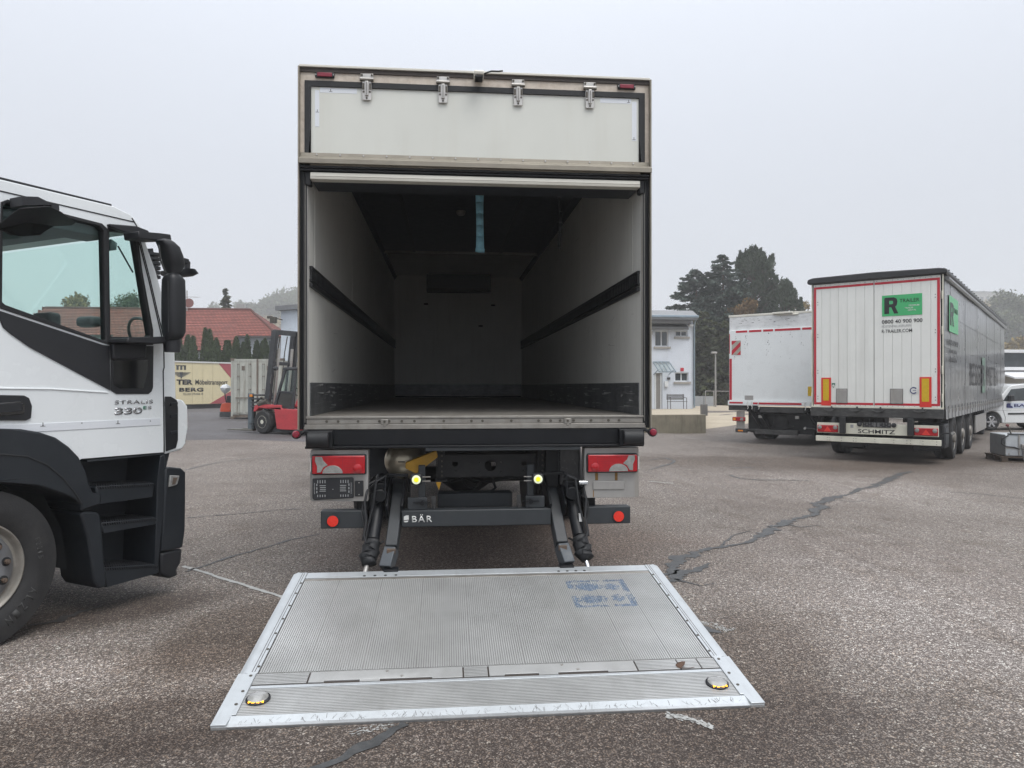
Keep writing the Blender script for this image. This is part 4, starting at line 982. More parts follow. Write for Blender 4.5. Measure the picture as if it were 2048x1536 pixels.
strap('lashing_strap', 1.03, 6.45, 2.80, 3.582, 0.026, M['rubber'], 'thin black strap hanging from the cargo box ceiling, right of the blue one', 1)

# ================================================================== the white cab on the left
cab = empty('tractor_cab', CAB_LOC, -R(30.5), 'white lorry cab with black mirrors and steps, cut off by the left edge', 'lorry cab')
CW = 2.42
# window openings of the side
win_rear = [(0.139, 2.554), (0.158, 2.576), (0.729, 2.557), (0.757, 2.530), (0.775, 1.814), (0.754, 1.812), (0.154, 1.981), (0.135, 1.996)]
win_front = [(0.792, 2.537), (0.959, 2.556), (0.982, 2.526), (1.107, 1.868), (1.092, 1.853), (0.814, 1.836), (0.800, 1.855)]
AP = (0.982, 2.677)
side = [(-0.85,2.70), (0.834, 2.709), (0.959, 2.679), (1.040, 2.606), (1.091, 2.462), (1.151, 2.327), (1.200, 2.174), (1.262, 1.986), (1.309, 1.808), (1.322, 1.408), (1.221, 1.395), (1.222, 1.034), (0.620, 1.043),
        (0.578, 1.024), (0.492, 1.095), (0.384, 1.150), (0.267, 1.176), (0.128, 1.186), (-0.20,1.17), (-0.50,1.02), (-0.60,0.90), (-0.85,0.90)]
def grow(loop, d):
    cy = sum(p[0] for p in loop)/len(loop); cz_ = sum(p[1] for p in loop)/len(loop)
    return [(p[0]+math.copysign(d, p[0]-cy), p[1]+math.copysign(d, p[1]-cz_)) for p in loop]
k = MB()
k.prism([side, grow(win_rear, 0.008), grow(win_front, 0.006)], 0.0, -0.045, 'yz')
body = k.build('side_panel', M['cab_white'], cab, bevel=0.008)
k = MB(); k.prism([side, win_rear, win_front], -CW, -CW+0.045, 'yz'); k.build('side_panel', M['cab_white'], cab)
k = MB(); k.box(-CW+0.05, -0.05, -0.85, 0.80, 2.60, 2.705); k.prism([(0.80,2.705),(0.96,2.68),(1.03,2.60),(0.98,2.55),(0.80,2.60)], -CW+0.05, -0.05, 'yz'); k.build('roof', M['cab_white'], cab, bevel=0.01)
k = MB(); k.box(-CW+0.05, -0.05, -0.845, -0.80, 0.95, 2.60); k.build('back_wall', M['interior_grey'], cab)
k = MB(); k.box(-CW+0.05, -0.05, -0.79, 0.90, 2.565, 2.598); k.box(-0.30,-0.06,-0.79,0.85,2.50,2.564); k.box(-CW+0.06,-CW+0.3,-0.79,0.85,2.50,2.564); k.build('headliner', M['interior_grey'], cab, bevel=0.01)
k = MB(); k.prism([(1.16,1.80),(1.33,1.79),(1.34,1.05),(1.16,1.05)], -CW+0.05, -0.05, 'yz'); k.build('front_panel', M['cab_white'], cab, bevel=0.02)
k = MB(); k.prism([(1.02,2.55),(1.03,2.555),(1.315,1.80),(1.30,1.79)], -CW+0.10, -0.08, 'yz'); k.build('windscreen', M['glass_far'], cab)
# roof rail, seam lines
k = MB(); k.bar((-0.03,-0.85,2.712), (-0.03,0.83,2.716), 0.03, 0.020); k.build('roof_rail', M['black_plastic'], cab, bevel=0.004)
k = MB(); k.bar((0.0015,-0.85,2.640), (0.0015,0.985,2.636), 0.003, 0.007); k.bar((0.0015,0.965,2.66),(0.0015,1.01,2.60),0.003,0.007); k.build('door_gap', M['rubber'], cab)
# A pillar seams
def cl(*pts): return [(0.002, p[0], p[1]) for p in pts]
k = MB(); k.tube(cl((1.017, 2.512), (1.095, 2.253), (1.155, 2.031), (1.217, 1.804), (1.221, 1.643), (1.213, 1.617), (1.222, 1.034)), 0.004, 6); k.tube(cl((1.028, 2.514), (1.107, 2.254), (1.167, 2.032), (1.233, 1.804)), 0.0035, 6)
k.tube(cl((1.221, 1.807), (1.322, 1.794)), 0.0035, 6); k.build('door_gap', M['rubber'], cab)
# glazing: black surround, panes
def ring(outer, inner, m, name, x0=0.001, x1=0.008):
    k = MB(); k.prism([outer, inner], x0, x1, 'yz'); k.prism([grow(inner, 0.0075), inner], -0.05, 0.0009, 'yz'); return k.build(name, m, cab, bevel=0.003)
ring([(0.126, 2.574), (0.164, 2.597), (0.746, 2.577), (0.785, 2.549), (0.804, 1.782), (0.765, 1.790), (0.127, 1.958), (0.111, 1.977)], win_rear, M['rubber'], 'window_frame')
k = MB(); k.prism([[(0.786, 2.569), (0.959, 2.577), (1.005, 2.551), (1.040, 2.315), (1.127, 1.905), (1.127, 1.799), (0.805, 1.782)], win_front], 0.001, 0.009, 'yz'); k.prism([grow(win_front, 0.0055), win_front], -0.05, 0.0009, 'yz'); k.build('window_frame', M['rubber'], cab, bevel=0.003)
k = MB(); k.prism(win_rear, -0.022, -0.018, 'yz'); k.build('door_window', M['glass_green'], cab)
k = MB(); k.prism(win_front, -0.022, -0.018, 'yz'); k.build('quarter_window', M['glass_green'], cab)
for w_, nm in ((win_rear,'door_window'), (win_front,'quarter_window')):
    k = MB(); k.prism(w_, -CW+0.018, -CW+0.022, 'yz'); k.build(nm, M['glass_far'], cab)
k = MB(); k.bar((-CW+0.03, *(0.785, 2.559)), (-CW+0.03, *(0.793, 1.782)), 0.05, 0.05, up=(0,1,0)); k.build('window_bar', M['interior_dark'], cab)
# black triangle below the window
k = MB(); k.prism([(0.111, 1.948), (0.755, 1.780), (0.800, 1.775), (0.808, 1.480), (0.295, 1.738), (0.182, 1.814), (0.141, 1.849), (0.122, 1.891)], 0.001, 0.009, 'yz'); k.build('dark_panel', M['cab_black'], cab, bevel=0.003)
k = MB(); k.prism([(0.807, 1.776), (1.131, 1.792), (1.128, 1.499), (1.116, 1.471), (1.092, 1.454), (0.851, 1.456), (0.811, 1.480)], 0.001, 0.007, 'yz'); k.build('lower_window', M['cab_black'], cab, bevel=0.002)
M['shiny_black'] = mat('shiny_black', (0.008,0.009,0.010), 0.08, var=0.1, coat=0.8)
k = MB(); k.prism([(0.822, 1.676), (1.088, 1.692), (1.080, 1.587), (1.049, 1.493), (0.872, 1.493), (0.829, 1.517)], 0.0072, 0.009, 'yz'); k.build('lower_pane', M['shiny_black'], cab, bevel=0.001)
# horizontal crease and rubbing strip on the door
k = MB(); k.tube([(0.001, -0.85, 1.512), (0.001, *(0.414, 1.492)), (0.001, *(0.790, 1.467))], 0.006, 6); k.build('crease', M['cab_white'], cab)
k = MB(); k.prism([(-0.85,1.285), (-0.85,1.235), (1.189, 1.232), (1.189, 1.282)], 0.0005, 0.004, 'yz'); o = k.build('rubbing_strip', M['sticker'], cab, bevel=0.002)
k = MB()
for px, py in ((85,849),(163,846),(235,846),(300,842)):
    p = (0,0)
for p in ((0.369, 1.270), (0.613, 1.273), (0.862, 1.262), (1.108, 1.264)): k.cyl((0.004,p[0],p[1]),(0.0052,p[0],p[1]),0.004,8)
for p in ((0.369, 1.270), (0.862, 1.262)): k.box(0.004,0.0052,p[0]-0.015,p[0]+0.015,p[1]-0.006,p[1]-0.003); k.box(0.004,0.0052,p[0]-0.002,p[0]+0.002,p[1],p[1]+0.018)
k.build('fixing', M['mark'], o)
# door handle in its recess
k = MB(); hp = [(0.128, 1.458), (0.255, 1.454), (0.284, 1.438), (0.301, 1.390), (0.295, 1.318), (0.267, 1.305), (0.128, 1.311)]
k.prism([(-0.25,1.455)] + hp + [(-0.25,1.30)], 0.001, 0.012, 'yz'); o = k.build('handle_recess', M['cab_black'], cab, bevel=0.008)
k = MB(); k.prism([(-0.20,1.41), (0.10,1.41), (0.233, 1.421), (0.261, 1.397), (0.255, 1.350), (0.227, 1.342), (0.10,1.335), (-0.20,1.335)], 0.012, 0.020, 'yz'); k.build('recess', M['shiny_black'], o, bevel=0.006)
k = MB(); k.prism([(-0.20,1.40), (0.233, 1.409), (0.233, 1.362), (-0.20,1.345)], 0.020, 0.045, 'yz'); k.build('door_handle', M['black_plastic'], o, bevel=0.01)
# model lettering in chrome, part of the vehicle
x0 = (0.840, 1.396)[0]; x1 = (1.128, 1.390)[0]
text('STRALIS', x0, 1.388, x1-x0, 0.026, M['chrome'], cab, 'side', 0.004, 0.012, space=1.15)
x2 = (1.045, 1.343)[0]
text('330', x0, 1.318, x2-x0, 0.046, M['chrome'], cab, 'side', 0.004, 0.035, space=1.0)
text('E', x2+0.008, 1.348, 0.026, 0.022, mat('green_print', (0.03,0.22,0.13), 0.4), cab, 'side', 0.004, 0.02)
text('S', x2+0.042, 1.348, 0.030, 0.022, M['chrome'], cab, 'side', 0.004, 0.02)
# corner deflector with its dark vent
k = MB(); k.prism([(1.230, 1.388), (1.322, 1.415), (1.383, 1.407), (1.423, 1.362), (1.432, 1.220), (1.410, 1.092), (1.366, 1.040), (1.230, 1.019)], -0.20, 0.005, 'yz'); k.build('corner_deflector', M['cab_white'], cab, bevel=0.03, seg=3)
k = MB(); k.prism([(1.221, 1.435), (1.271, 1.434), (1.322, 1.408), (1.331, 1.353), (1.331, 1.116), (1.314, 1.059), (1.230, 1.040)], 0.0055, 0.012, 'yz'); o = k.build('vent', M['cab_black'], cab, bevel=0.004)
for a, b_, c_, d in (((1.263, 1.387), (1.322, 1.393), (1.322, 1.375), (1.263, 1.366)), ((1.263, 1.304), (1.322, 1.309), (1.323, 1.291), (1.263, 1.279)), ((1.263, 1.182), (1.323, 1.189), (1.323, 1.171), (1.263, 1.160))):
    k = MB(); k.prism([a,b_,c_,d], 0.012, 0.022, 'yz'); k.build('louvre', M['bumper_plastic'], o, bevel=0.003)

# wheel arch cladding: outer band and inner lip
def arc_pts(pts): return pts
outer = [(-0.78,0.72), (-0.72,0.97), (-0.55,1.15), (-0.30,1.245), (-0.05,1.275), (0.128, 1.264), (0.238, 1.255), (0.339, 1.232), (0.439, 1.192), (0.520, 1.130), (0.584, 1.059), (0.627, 0.972), (0.650, 0.889), (0.677, 0.821), (0.739, 0.802), (0.732, 0.738), (0.631, 0.721), (0.598, 0.713)]
inner = [(0.600,0.755),(0.55,0.80),(0.47,0.845),(0.38,0.888),(0.28,0.922),(0.15,0.948),(0.0,0.957),(-0.15,0.945),(-0.3,0.905),(-0.45,0.82),(-0.56,0.66)]
k = MB(); k.prism(outer + inner, -0.60, 0.022, 'yz'); k.build('wheel_arch', M['bumper_plastic'], cab, bevel=0.01, seg=2)
k = MB(); k.tube([(0.022,-0.65,0.80),(0.022,-0.45,1.02),(0.022,-0.2,1.13),(0.022,*(0.129, 1.114)),(0.022,*(0.267, 1.090)),(0.022,*(0.384, 1.028)),(0.022,*(0.476, 0.941)),(0.022,*(0.555, 0.837)),(0.022,*(0.598, 0.764))], 0.006, 6); k.build('arch_groove', M['rubber'], cab)
k = MB(); k.prism([(-0.55,0.64), (-0.40,0.80),(-0.2,0.905),(0.0,0.94), (0.129, 0.949), (0.296, 0.914), (0.470, 0.827), (0.572, 0.699), (0.591, 0.689), (0.62,0.30), (0.70,0.30), (0.74,0.80), (0.55,0.98), (0,1.2), (-0.6,1.05)], -0.62, -0.60, 'yz'); k.build('wheel_well', M['interior_dark'], cab)
k = MB(); well = [(-0.60,0.5), (-0.50,0.78),(-0.25,0.98),(0.0,1.03),(0.25,0.99),(0.46,0.83),(0.58,0.60),(0.62,0.32)]
for i in range(len(well)-1):
    a, b_ = well[i], well[i+1]; k.add([(-0.60,a[0],a[1]),(-0.152,a[0],a[1]),(-0.152,b_[0],b_[1]),(-0.60,b_[0],b_[1])],[(0,1,2,3)])
k.build('wheel_well', M['interior_dark'], cab, fix=False)

# front wheel: tyre, rim, nuts, hub
wy, wz, wr = 0.0, 0.458, 0.462
RS = 0.93
def lath(prof, name, m, par, x=0.0, n=72, angle=35, bevel=0):
    k = MB(); k.lathe([(r_ if r_ in (wr, wr-0.001) else r_*RS, h) for r_, h in prof], (x, wy, wz), 'x', n); return k.build(name, m, par, angle=angle, bevel=bevel)
tyre = lath([(0.298,-0.28),(0.33,-0.30),(0.43,-0.30),(0.482,-0.28),(wr,-0.25),(wr,-0.20),(0.486,-0.195),(0.486,-0.185),(wr,-0.18),(wr,-0.135),(0.486,-0.13),(0.486,-0.12),(wr,-0.115),(wr,-0.055),(0.490,-0.032),(0.478,-0.022),(0.470,-0.020),(0.462,-0.012),(0.440,-0.004),(0.400,0.002),(0.355,-0.002),(0.330,-0.012),(0.312,-0.02),(0.300,-0.03),(0.298,-0.05)], 'tyre', M['tyre'], cab, n=96)
k = MB()
for i in range(100):
    a = 2*PI*i/100; ca, sa = math.cos(a), math.sin(a); t = (-sa, ca)
    p = Vector((-0.052, wy+(wr-0.001)*ca, wz+(wr-0.001)*sa))
    q = p + Vector((0.018, -0.012*ca, -0.012*sa))
    k.bar(p, q, 0.011, 0.010, up=(0, -sa, ca))
k.build('tread_block', M['tyre'], tyre, kind='stuff')
def arc_text(s, rad, a0, h, m, par):
    """raised lettering round the sidewall"""
    ang = a0
    for ch in s:
        if ch == ' ': ang -= h*0.5/rad; continue
        o = text(ch, -h*0.35, -h*0.5, h*0.62, h, m, par, 'side', 0.0, 0.01)
        o.location = (0.0015, wy+rad*math.cos(ang), wz+rad*math.sin(ang)); o.rotation_euler = (ang-PI/2, 0, 0)
        ang -= h*0.95/rad
M['tyre_raised'] = mat('tyre_raised', (0.045,0.045,0.045), 0.65, var=0.2, vscale=9)
arc_text('ALZIN', 0.365, R(-30), 0.052, M['tyre_raised'], tyre)
arc_text('R22.5', 0.36, R(20), 0.030, M['tyre_raised'], tyre)
rim = lath([(0.296,-0.045),(0.300,-0.020),(0.290,-0.012),(0.282,-0.016),(0.272,-0.030),(0.258,-0.048),(0.246,-0.052)], 'rim', M['rim_edge'], cab)
hb = [[( wy+0.240*math.cos(2*PI*i/72), wz+0.240*math.sin(2*PI*i/72)) for i in range(72)], [(wy+0.125*math.cos(-2*PI*i/40), wz+0.125*math.sin(-2*PI*i/40)) for i in range(40)]]
disc = lath([(0.247,-0.052),(0.240,-0.036),(0.215,-0.014),(0.150,-0.010),(0.140,-0.016),(0.132,-0.045)], 'wheel_disc', M['rim_grey'], rim, angle=50)
for i in range(10):
    a = 2*PI*i/10+0.16; y, z = wy+0.172*math.cos(a), wz+0.172*math.sin(a)
    k = MB(); k.lathe([(0.027,0),(0.027,0.002),(0.022,0.003)], (-0.0125,y,z), 'x', 18); k.build('washer', M['rubber'], rim)
    k = MB(); k.cyl((-0.010,y,z),(0.012,y,z),0.016,6); k.cyl((0.012,y,z),(0.020,y,z),0.009,10); k.build('wheel_nut', M['rusty_steel'], rim, bevel=0.002)
lath([(0.130,-0.07),(0.120,-0.03),(0.100,0.02),(0.085,0.035),(0.001,0.040)], 'hub', M['frame_grey'], rim)
# the other front wheel
k = MB(); k.lathe([(0.29,0.0),(0.33,-0.002),(0.45,0.0),(wr,0.05),(wr,0.25),(0.45,0.3),(0.29,0.3),(0.001,0.2)], (-CW+0.02,wy,wz), 'x', 40); k.build('tyre', M['tyre'], cab)
k = MB(); k.cyl((-CW+0.25,wy,0.45),(-0.25,wy,0.45),0.07,12); k.build('axle', M['frame_grey'], cab)

# step well: dark back, three treads, rear post, front cheek
k = MB(); k.prism([(0.627, 1.036), (1.234, 1.029), (1.235, 0.871), (1.199, 0.198), (1.110, 0.236), (0.76,0.25), (0.725, 0.635), (0.688, 0.771)], -0.36, -0.34, 'yz'); k.build('step_well', M['interior_dark'], cab)
k = MB(); k.box(-0.36, -0.01, 0.66, 1.25, 1.02, 1.032); k.build('step_roof', M['interior_dark'], cab)
k = MB(); k.prism([(1.197, 1.011), (1.234, 1.022), (1.235, 0.817), (1.214, 0.580), (1.178, 0.203), (1.150, 0.209), (1.165, 0.578), (1.173, 0.843)], -0.36, -0.004, 'yz'); k.build('step_cheek', M['bumper_plastic'], cab, bevel=0.006)
k = MB(); k.prism([(0.598, 0.694), (0.631, 0.708), (0.722, 0.687), (0.743, 0.658), (0.760, 0.481), (0.771, 0.330), (0.789, 0.188), (0.726, 0.184), (0.692, 0.241), (0.675, 0.385), (0.651, 0.535), (0.614, 0.660)], -0.34, 0.006, 'yz'); k.build('step_post', M['bumper_plastic'], cab, bevel=0.018, seg=3)
for nm, tl, tr, br, bl in (('step', (0.715, 0.855), (1.153, 0.824), (1.145, 0.726), (0.725, 0.733)), ('step', (0.750, 0.611), (1.170, 0.577), (1.170, 0.531), (0.760, 0.537)), ('step', (0.771, 0.311), (1.190, 0.243), (1.195, 0.178), (0.782, 0.176))):
    k = MB(); k.prism([tl, tr, br, bl], -0.33, -0.006, 'yz'); o = k.build(nm, M['bumper_plastic'], cab, bevel=0.012)
    # grip teeth on the top and the edge
    k = MB(); n = 24
    for i in range(n):
        y = tl[0]+0.015+(tr[0]-tl[0]-0.03)*i/(n-1); z = tl[1]+(tr[1]-tl[1])*i/(n-1)
        k.prism([(y-0.007,z-0.004),(y+0.007,z-0.004),(y,z-0.022)], -0.006, 0.001, 'yz')
        for j in range(5):
            x = -0.04-0.05*j; k.box(x-0.018, x+0.018, y-0.004, y+0.004, z, z+0.006)
    tag(k.build('grip_tooth', M['black_plastic'], o), kind='stuff')
k = MB(); k.prism([(0.739, 0.730), (1.145, 0.719), (1.169, 0.701), (1.157, 0.597), (0.760, 0.622)], -0.34, -0.31, 'yz'); k.build('riser', M['bumper_plastic'], cab)
# bumper
k = MB(); k.prism([(1.230, 0.915), (1.272, 0.925), (1.366, 0.908), (1.406, 0.874), (1.406, 0.667), (1.402, 0.446), (1.380, 0.321), (1.203, 0.325), (1.223, 0.693)], -0.5, 0.004, 'yz'); k.prism([(1.230, 0.915), (1.272, 0.925), (1.366, 0.908), (1.406, 0.874), (1.406, 0.667), (1.402, 0.446), (1.380, 0.321), (1.30,0.30)], -CW, -0.501, 'yz'); k.build('bumper', M['bumper_plastic'], cab, bevel=0.03, seg=3)
k = MB(); k.prism([(1.203, 0.318), (1.385, 0.313), (1.372, 0.213), (1.337, 0.173), (1.346, 0.127), (1.273, 0.119), (1.223, 0.146), (1.199, 0.177)], -0.35, 0.0, 'yz'); k.build('bumper_flap', M['black_plastic'], cab, bevel=0.018, seg=3)
k = MB(); k.prism([(1.260, 0.868), (1.340, 0.856), (1.323, 0.799), (1.294, 0.785), (1.247, 0.783)], 0.003, 0.022, 'yz'); o = k.build('side_lamp', M['clear_lens'], cab, bevel=0.006)
k = MB(); k.prism([(1.281, 0.848), (1.315, 0.844), (1.298, 0.799), (1.272, 0.798)], 0.021, 0.0245, 'yz'); k.build('lamp_core', M['rusty_steel'], o)
k = MB(); k.prism([(1.230, 1.022), (1.293, 1.024), (1.264, 0.922), (1.230, 0.907)], -0.3, -0.03, 'yz'); k.build('bumper_gap', M['interior_dark'], cab)
k = MB(); k.box(-CW+0.7, -0.75, -3.0, 1.0, 0.6, 0.85); k.box(-CW+0.3,-0.45,-0.8,1.1,0.85,1.03); k.build('chassis', M['frame_grey'], cab)

# kerb mirror above the window
k = MB(); k.prism([(0.166, 2.602), (0.256, 2.620), (0.314, 2.604), (0.379, 2.602), (0.382, 2.572), (0.367, 2.533), (0.308, 2.544), (0.285, 2.577), (0.169, 2.548)], 0.02, 0.14, 'yz'); arm = k.build('kerb_mirror', M['black_plastic'], cab, bevel=0.012, seg=3)
k = MB(); k.add([(0.10,*(0.035, 2.398)), (0.30,*(0.056, 2.492)), (0.32,*(0.211, 2.538)), (0.30,*(0.295, 2.524)), (0.20,*(0.453, 2.500)), (0.12,*(0.477, 2.499)), (0.10,*(0.355, 2.468)), (0.08,*(0.306, 2.408)), (0.08,*(0.206, 2.383)), (0.05,*(0.135, 2.383)), (0.05,*(0.264, 2.538))],
    [(0,1,8,9),(1,2,7,8),(2,3,6,7),(3,4,5,6),(1,0,10),(2,1,10),(3,2,10),(4,3,10),(5,4,10),(0,9,10)]); 
k.build('mirror_housing', M['black_plastic'], arm, bevel=0.01, seg=3)
k = MB(); k.add([(0.11,*(0.051, 2.390)), (0.20,*(0.163, 2.444)), (0.20,*(0.311, 2.453)), (0.10,*(0.291, 2.410)), (0.09,*(0.180, 2.380))], [(0,1,2,3,4)]); k.build('mirror_glass', M['shiny_black'], arm)
# main and wide-angle mirrors on their two arms
k = MB(); k.prism([(0.771, 2.576), (0.959, 2.600), (1.059, 2.586), (1.063, 2.569), (0.959, 2.549), (0.878, 2.540), (0.778, 2.557)], 0.01, 0.05, 'yz'); k.build('mirror_foot', M['black_plastic'], cab, bevel=0.006)
ax = 0.16
k = MB(); k.prism([(0.869, 2.534), (1.040, 2.554), (1.123, 2.559), (1.131, 2.522), (1.028, 2.500), (0.877, 2.486)], ax-0.12, ax+0.03, 'yz'); mt = k.build('mirror_arm', M['black_plastic'], cab, bevel=0.008)
k = MB(); k.prism([(0.789, 1.823), (1.068, 1.850), (1.197, 1.855), (1.205, 1.816), (0.991, 1.794), (0.779, 1.793)], 0.012, 0.20, 'yz'); k.build('mirror_arm', M['black_plastic'], cab, bevel=0.008)
k = MB(); k.prism([(0.793, 1.787), (1.045, 1.797), (1.041, 1.711), (1.030, 1.696), (0.800, 1.689)], 0.009, 0.05, 'yz'); k.build('arm_cover', M['black_plastic'], cab, bevel=0.008)
def housing(rings, name, m, par, shrink=0.8):
    """stack of rounded sections (y0, y1, z), x from x0 to x1"""
    k = MB(); n = 20; vs = []
    for y0, y1, x0, x1, z in rings:
        ym, yh = (y0+y1)/2, (y1-y0)/2*shrink; y0, y1 = ym-yh, ym+yh; xm = (x0+x1)/2; xh = (x1-x0)/2*(0.55 if shrink < 1 else 1); x0, x1 = xm-xh, xm+xh
        for i in range(n):
            a = 2*PI*i/n; ca, sa = math.cos(a), math.sin(a); e = 0.55
            cx = math.copysign(abs(ca)**e, ca); cy = math.copysign(abs(sa)**e, sa)
            vs.append(((x0+x1)/2+(x1-x0)/2*cx, (y0+y1)/2+(y1-y0)/2*cy, z))
    fs = [(i*n+j, i*n+(j+1)%n, (i+1)*n+(j+1)%n, (i+1)*n+j) for i in range(len(rings)-1) for j in range(n)]
    fs += [tuple(range(n)), tuple((len(rings)-1)*n+j for j in range(n))]
    k.add(vs, fs); return k.build(name, m, par, angle=60)
X0, X1 = 0.10, 0.34
def hr(a, b_, x0=X0, x1=X1): return (a[0], b_[0], x0, x1, (a[1]+b_[1])/2)
mm = housing([hr((1.060, 1.824),(1.156, 1.830),0.14,0.28), hr((1.052, 1.844),(1.181, 1.845),0.12,0.32), hr((1.040, 1.877),(1.202, 1.888)), hr((1.036, 2.027),(1.206, 2.043)), hr((1.038, 2.163),(1.201, 2.183)), hr((1.043, 2.232),(1.197, 2.252)), hr((1.051, 2.257),(1.172, 2.274),0.13,0.32), hr((1.075, 2.281),(1.147, 2.291),0.18,0.28)], 'mirror_housing', M['black_plastic'], cab)
k = MB(); k.tube([(0.285,*(1.022, 2.218)), (0.285,*(1.027, 1.874))], 0.003, 6)
k.build('housing_seam', M['rubber'], mm)
wm = housing([hr((1.075, 2.274),(1.139, 2.283),0.18,0.28), hr((1.063, 2.296),(1.180, 2.320),0.14,0.30), hr((1.047, 2.335),(1.193, 2.357),0.11,0.34), hr((1.027, 2.393),(1.180, 2.418),0.11,0.34), hr((1.004, 2.450),(1.151, 2.476),0.11,0.34), hr((0.989, 2.481),(1.115, 2.504),0.12,0.32), hr((1.004, 2.501),(1.083, 2.512),0.14,0.30)], 'mirror_housing', M['black_plastic'], cab)
k = MB(); k.tube([(0.26,*(0.972, 2.454)), (0.27,*(0.976, 2.354)), (0.26,*(1.023, 2.277))], 0.006, 6); k.build('mirror_rim', M['dirty_steel'], wm)
k = MB(); k.lathe([(0.05,-0.06),(0.055,0.0),(0.05,0.03)], (0.20,*(1.128, 1.804)), 'z', 18); k.build('mirror_joint', M['black_plastic'], cab)
# far side front mirror and antenna seen past the pillar
k = MB(); k.box(-0.6,-0.36, 1.45, 1.60, 2.50, 2.60); fm = housing([hr((1.969, 2.448),(2.056, 2.461),-0.95,-0.65), hr((1.959, 2.473),(2.077, 2.481),-1.0,-0.6), hr((1.954, 2.506),(2.035, 2.509),-1.0,-0.6)], 'front_mirror', M['black_plastic'], cab, 1.0)
k = MB(); k.bar((-0.75,*(1.940, 2.593)), (-0.75,*(2.057, 2.585)), 0.05, 0.05); k.bar((-0.75,*(2.057, 2.594)), (-0.75,*(2.052, 2.494)), 0.04, 0.04); k.build('front_mirror_arm', M['black_plastic'], cab, bevel=0.01)
k = MB(); 
for i in range(6): k.cyl((-0.5,*(1.522, 2.530)[:1],(1.522, 2.530)[1]-0.035*i), (-0.5,(1.522, 2.530)[0],(1.522, 2.530)[1]-0.035*i+0.022), 0.055, 14)
k.build('air_horn', M['black_plastic'], cab)
k = MB(); k.bar((-0.5,*(1.495, 2.584)), (-0.5,*(1.531, 2.421)), 0.03, 0.03); k.build('horn_bracket', M['black_plastic'], cab)
# inside: dashboard, wheel, seats seen through the glass
k = MB(); k.box(-CW+0.06, -0.10, 0.98, 1.25, 1.45, 1.74); k.build('dashboard', M['interior_dark'], cab, bevel=0.04, seg=3)
sc0 = (2.232, 1.996)
k = MB()
k.tube([(-1.5+0.20*math.cos(2*PI*i/28), sc0[0]-0.10*math.sin(2*PI*i/28), sc0[1]-0.05+0.19*math.sin(2*PI*i/28)) for i in range(29)], 0.014, 8)
k.bar((-1.5,sc0[0],sc0[1]-0.06),(-1.5,sc0[0]+0.15,sc0[1]-0.35),0.06,0.05); k.bar((-1.69,sc0[0],sc0[1]-0.05),(-1.31,sc0[0],sc0[1]-0.05),0.03,0.03); k.build('steering_wheel', M['interior_dark'], cab)
a_, b_ = (1.420, 2.079), (1.535, 1.994)
k = MB(); k.box(-1.3,-1.1,a_[0],b_[0],b_[1],a_[1]); k.build('cup_holder', M['interior_dark'], cab, bevel=0.03, seg=3)
a_, b_ = (0.893, 2.049), (1.001, 2.000)
k = MB(); k.box(-1.0,-0.8,a_[0],b_[0],b_[1]-0.1,a_[1]); k.build('armrest', M['interior_dark'], cab, bevel=0.03, seg=3)
k = MB(); k.box(-0.75,-0.35,-0.75,-0.25,1.25,1.60); k.box(-0.75,-0.35,-0.78,-0.62,1.3,2.1); k.build('seat', M['interior_dark'], cab, bevel=0.05, seg=3)
k = MB(); k.prism([(1.027, 2.554), (1.073, 2.534), (1.069, 2.483), (1.015, 2.467)], -0.32, -0.30, 'yz'); k.build('sun_visor', M['interior_grey'], cab)
k = MB(); k.tube([(-0.30,*(1.080, 2.514)), (-0.30,*(1.199, 2.341))], 0.006, 6); k.build('visor_strut', M['interior_dark'], cab)

# ================================================================== curtain-sided trailer on the right
TW, TLEN, TTOP = 2.62, 16.4, 3.86
tr = empty('curtain_trailer', TRAILER_LOC, -R(43.4), 'grey curtain-sided semi-trailer with white rear doors edged in red and a green sign', 'semi-trailer')
M['door_white'] = mat('door_white', (0.76,0.77,0.735), 0.42, var=0.04, vscale=1.5, dirt=0.3, dcol=(0.40,0.40,0.36), dscale=3, streak=True)
M['dark_print_'] = mat('slot_grey', (0.12,0.12,0.12), 0.5)
M['red_tape'] = mat('red_tape', (0.48,0.012,0.03), 0.4, var=0.12, vscale=12)
M['tarp_black'] = mat('tarp_black', (0.020,0.021,0.023), 0.45, var=0.2, vscale=5)
M['curtain_grey'] = mat('curtain_grey', (0.135,0.138,0.142), 0.30, var=0.05, vscale=0.8, dirt=0.3, dcol=(0.22,0.22,0.22), stretch=(1,0.6,0.25), coat=0.25, bump=0.02, bscale=6)
M['cream_white'] = mat('cream_white', (0.66,0.65,0.55), 0.4, var=0.05, dirt=0.35, dcol=(0.38,0.35,0.26), dscale=7)
M['green_sign'] = mat('green_sign', (0.055,0.42,0.155), 0.35, var=0.05)
M['reflex_yellow'] = mat('reflex_yellow', (0.62,0.40,0.01), 0.35, var=0.08, vscale=30)
M['reflex_red'] = mat('reflex_red', (0.66,0.035,0.025), 0.35, var=0.08, vscale=30)
M['dirty_frame'] = mat('dirty_frame', (0.045,0.045,0.045), 0.55, 0.2, var=0.2, vscale=6, dirt=0.7, dcol=(0.14,0.14,0.135), stretch=(7,7,20))
DZ0, DZ1 = 1.095, 3.86
